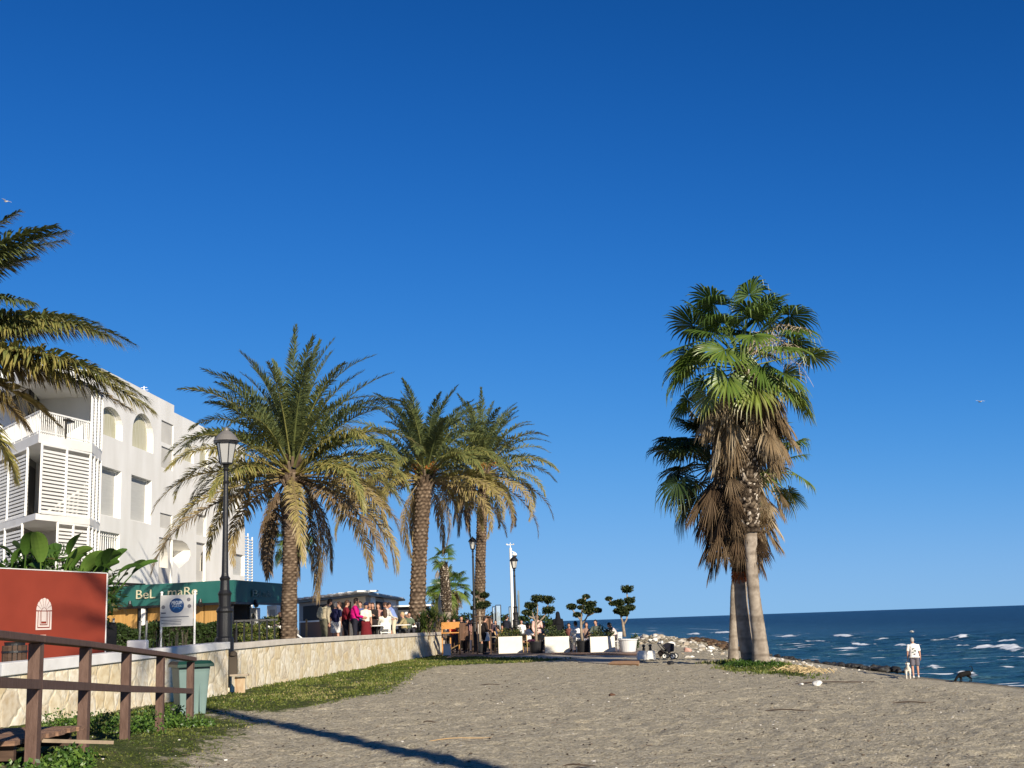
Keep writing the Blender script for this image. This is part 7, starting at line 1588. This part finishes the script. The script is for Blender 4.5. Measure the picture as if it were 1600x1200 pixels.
for dy in (-.2, .22):
    D_ = Vector((0, dy, 0)); mb = MB(); mb.tube([PCH(1031, 1006)+D_, PCH(1036, 1013)+D_, PCH(1044, 1020)+D_, PCH(1053.5, 1025)+D_], .018, 8); mb.tube([PCH(1040.5, 1024.5)+D_, PCH(1046, 1014)+D_, PCH(1052, 1007)+D_], .018, 8); mb.build('frame', BLACK, o)
mb = MB(); mb.tube([PCH(1031, 1006)+Vector((0, -.21, 0)), PCH(1030, 1005.5)+Vector((0, 0, 0)), PCH(1031, 1006)+Vector((0, .23, 0))], .022, 8); mb.build('handle', BLACK, o)
mb = MB(); pts = [PCH(1038, 1008), PCH(1047, 1019), PCH(1052, 1018), PCH(1053, 1007), PCH(1044, 1005)]; n_ = len(pts); vs = [p+Vector((0, -.19, 0)) for p in pts]+[p+Vector((0, .20, 0)) for p in pts]; mb.add(vs, [tuple(range(n_)), tuple(range(2*n_-1, n_-1, -1))]+[(i, i+n_, (i+1) % n_+n_, (i+1) % n_) for i in range(n_)]); mb.build('seat', cloth((.025, .025, .03)), o, bevel=.01)
mb = MB(); mb.tube([PCH(1030, 1022), PCH(1036, 1019), PCH(1041, 1018)], [.10, .12, .06], 10); mb.build('bag', cloth((.02, .02, .025)), o)
q0 = at(1010, 1034.5, 45.2); k_ = q0.y/1950
o = thing('barrier_block', 'pair of joined white moulded blocks with two black knobs on the sand', 'barrier', (q0.x, q0.y, tz(q0.x, q0.y)+.02))
for cx_, lbn in ((-7.2, 0), (6.6, 1)):
    mb = MB(); w_ = 13.8*k_; h = 14.5*k_
    prof = [(-.5, .08), (-.5, .45), (-.46, .75), (-.30, .95), (.22, 1.0), (.44, .97), (.5, .85), (.5, .08), (.3, .0), (.2, .10), (-.2, .10), (-.3, 0)]
    vs = [Vector((cx_*k_+x*w_, -.16, z*h)) for x, z in prof]+[Vector((cx_*k_+x*w_, .16, z*h)) for x, z in prof]; n_ = len(prof); mb.add(vs, [tuple(range(n_))[::-1], tuple(range(n_, 2*n_))]+[(i, (i+1) % n_, n_+(i+1) % n_, n_+i) for i in range(n_)]); mb.build('block', CAPW, o, bevel=.025)
for x in (-3, 7): mb = MB(); mb.lathe([(.05, 0), (.05, .09), (.03, .12), (.06, .15), (.055, .20), (.02, .22)], (x*k_, 0, 14.3*k_), 12); mb.build('knob', BLACK, o)

# ------------------------------------------------------------------ man with dogs at the water
q = ground(1426, 1060)
Ym = 58.2; zm = tz(at(1426, 1000, Ym).x, Ym)
o, M = person('balding man in white printed T-shirt and grey shorts, back turned, walking at the water edge', 1426, 0, Ym, -8, 'beach_man', (.76, .73, .68), (.13, .12, .14), hair=GREYH, group=None, z=zm+.03, short=True, shorts=True, lean=7, head=20, armL=(.10, .12), armR=(.05, .1), voxel=.016, stride=.12, bulk=1.12, scale=1.04, shoes=SHOEW, skin=SKIN, untuck=True)
mb = MB()
for x, z, r_ in ((-.02, 1.22, .055), (.04, 1.14, .05), (-.04, 1.08, .045), (.05, 1.04, .03)):
    c = M['up'](x, -.139 if z > 1.1 else -.142, z); mb.add([c+Vector((math.cos(a)*r_*(1+.3*math.sin(3*a)), -.005, math.sin(a)*r_)) for a in np.linspace(0, 6.283, 13)[:-1]], [tuple(range(12))])
mb.build('print', mat('shirt_print', (.12, .14, .12), rough=.9), o)
def dog(label, px, Y, face, scale, fur, fur2=None, pose='stand'):
    p = at(px, 1000, Y); p.z = tz(p.x, p.y)+.02; o = thing('dog', label, 'dog', p, R(face)); o.scale = (scale,)*3; B = MB(); v = Vector
    if pose == 'sniff':     # rump high, head down to the ground, tail curled up
        B.tube([v((0, -.34, .50)), v((0, -.15, .47)), v((0, .10, .43)), v((0, .26, .40)), v((0, .38, .34))], [.12, .135, .155, .15, .10], 14)
        B.tube([v((0, .34, .38)), v((0, .48, .26)), v((0, .56, .16))], [.085, .07, .06], 12); B.ell((0, .58, .13), (.06, .08, .065)); B.tube([v((0, .60, .12)), v((0, .70, .06))], [.045, .028], 10); head = v((0, .58, .15))
        tail = [v((0, -.40, .54)), v((0, -.50, .66)), v((0, -.46, .82)), v((0, -.36, .86)), v((0, -.32, .80))]
    else:
        B.tube([v((0, -.30, .46)), v((0, -.1, .45)), v((0, .16, .45)), v((0, .30, .48))], [.11, .11, .14, .10], 14); B.tube([v((0, .28, .50)), v((0, .38, .64))], [.09, .07], 12); B.ell((0, .42, .70), (.07, .09, .075)); B.tube([v((0, .46, .69)), v((0, .58, .65))], [.048, .03], 10); head = v((0, .42, .72)); tail = [v((0, -.36, .50)), v((0, -.46, .60)), v((0, -.48, .72)), v((0, -.42, .78))]
    for s in (-1, 1):
        fx = .085*s; B.tube([v((fx, .24, .42)), v((fx, .26, .24)), v((fx, .24, .20)), v((fx, .26, .03))], [.065, .042, .036, .028], 10); B.ell((fx, .285, .02), (.034, .05, .02), 8, 6)
        B.tube([v((fx, -.30, .45)), v((fx, -.20, .30)), v((fx, -.36, .19)), v((fx, -.32, .03))], [.085, .06, .032, .027], 10); B.ell((fx, -.29, .02), (.034, .05, .02), 8, 6)
        B.tube([head+v((s*.05, -.01, .03)), head+v((s*.085, -.02, .0)), head+v((s*.09, 0, -.06))], [.028, .03, .012], 8)
    B.tube(tail, [.035, .03, .026, .02, .012][:len(tail)], 8); me = remesh(B, .015, 'body'); me.materials.append(fur); b = bpy.data.objects.new('body', me); col.objects.link(b); b.parent = o
    if fur2: mb = MB(); mb.ell((0, -.02, .47), (.145, .20, .115), 14, 10); mb.ell(head+v((0, -.03, .03)), (.072, .07, .06), 12, 8); mb.build('coat_patch', fur2, o)
FB = mat('black_fur', (.007, .0065, .0065), rough=.85, spec=.2, bump=.5, bscale=40); FW = mat('white_fur', (.66, .62, .54), rough=.9, bump=.5, bscale=40)
dog('white dog with dark patches standing by the left hand of the man', 1414, 57.6, 165, .95, FW, mat('brown_fur', (.05, .035, .025), rough=.9))
dog('black dog sniffing the ground at the water edge with its tail curled up', 1502, 56.4, 98, .78, FB, pose='sniff')
# gulls
def gull(label, px, py, Y, s, rz, m_=None):
    p = at(px, py, Y); o = thing('seagull', label, 'seagull', p, rz); o.scale = (s,)*3; mb = MB()
    mb.tube([(0, -.22, 0), (0, -.1, .01), (0, .08, .01), (0, .2, .03), (0, .26, .03)], [.02, .055, .06, .04, .012], 10); mb.build('body', FW, o)
    for sg_ in (-1, 1): mb = MB(); v = [(0, .08, .03), (sg_*.28, .12, .14), (sg_*.62, -.05, .10), (sg_*.28, -.03, .12), (0, -.08, .02)]; mb.add([Vector(q_)+Vector((0, 0, d)) for d in (0, .012) for q_ in v], [(0, 1, 2, 3, 4), (9, 8, 7, 6, 5), (0, 5, 6, 1), (1, 6, 7, 2), (2, 7, 8, 3), (3, 8, 9, 4)]); mb.build('wing', FW, o)
gull('tiny white seagull high in the sky over the sea', 1531.5, 628, 95, .75, .4); gull('tiny white seagull in the sky above the left palm fronds', 10, 315, 60, .55, 1.2); gull('gull-shaped stand-in for a white foam cap above the head of the man', 1425, 987.5, 112, .8, 1.0)  # the last gull is added in place of a whitish foam cap
# a dark hedge closing the back of the seaward terrace
hedge('hedge', 'dark distant hedge behind the terrace guests', (at(705, 1000, 79).x, 79), (at(868, 1000, 74).x, 74), at(790, 968, 77).z+.1, .9, 2600, LEAF, 12, z0=-.05, size=.16, tone=(0, .5))
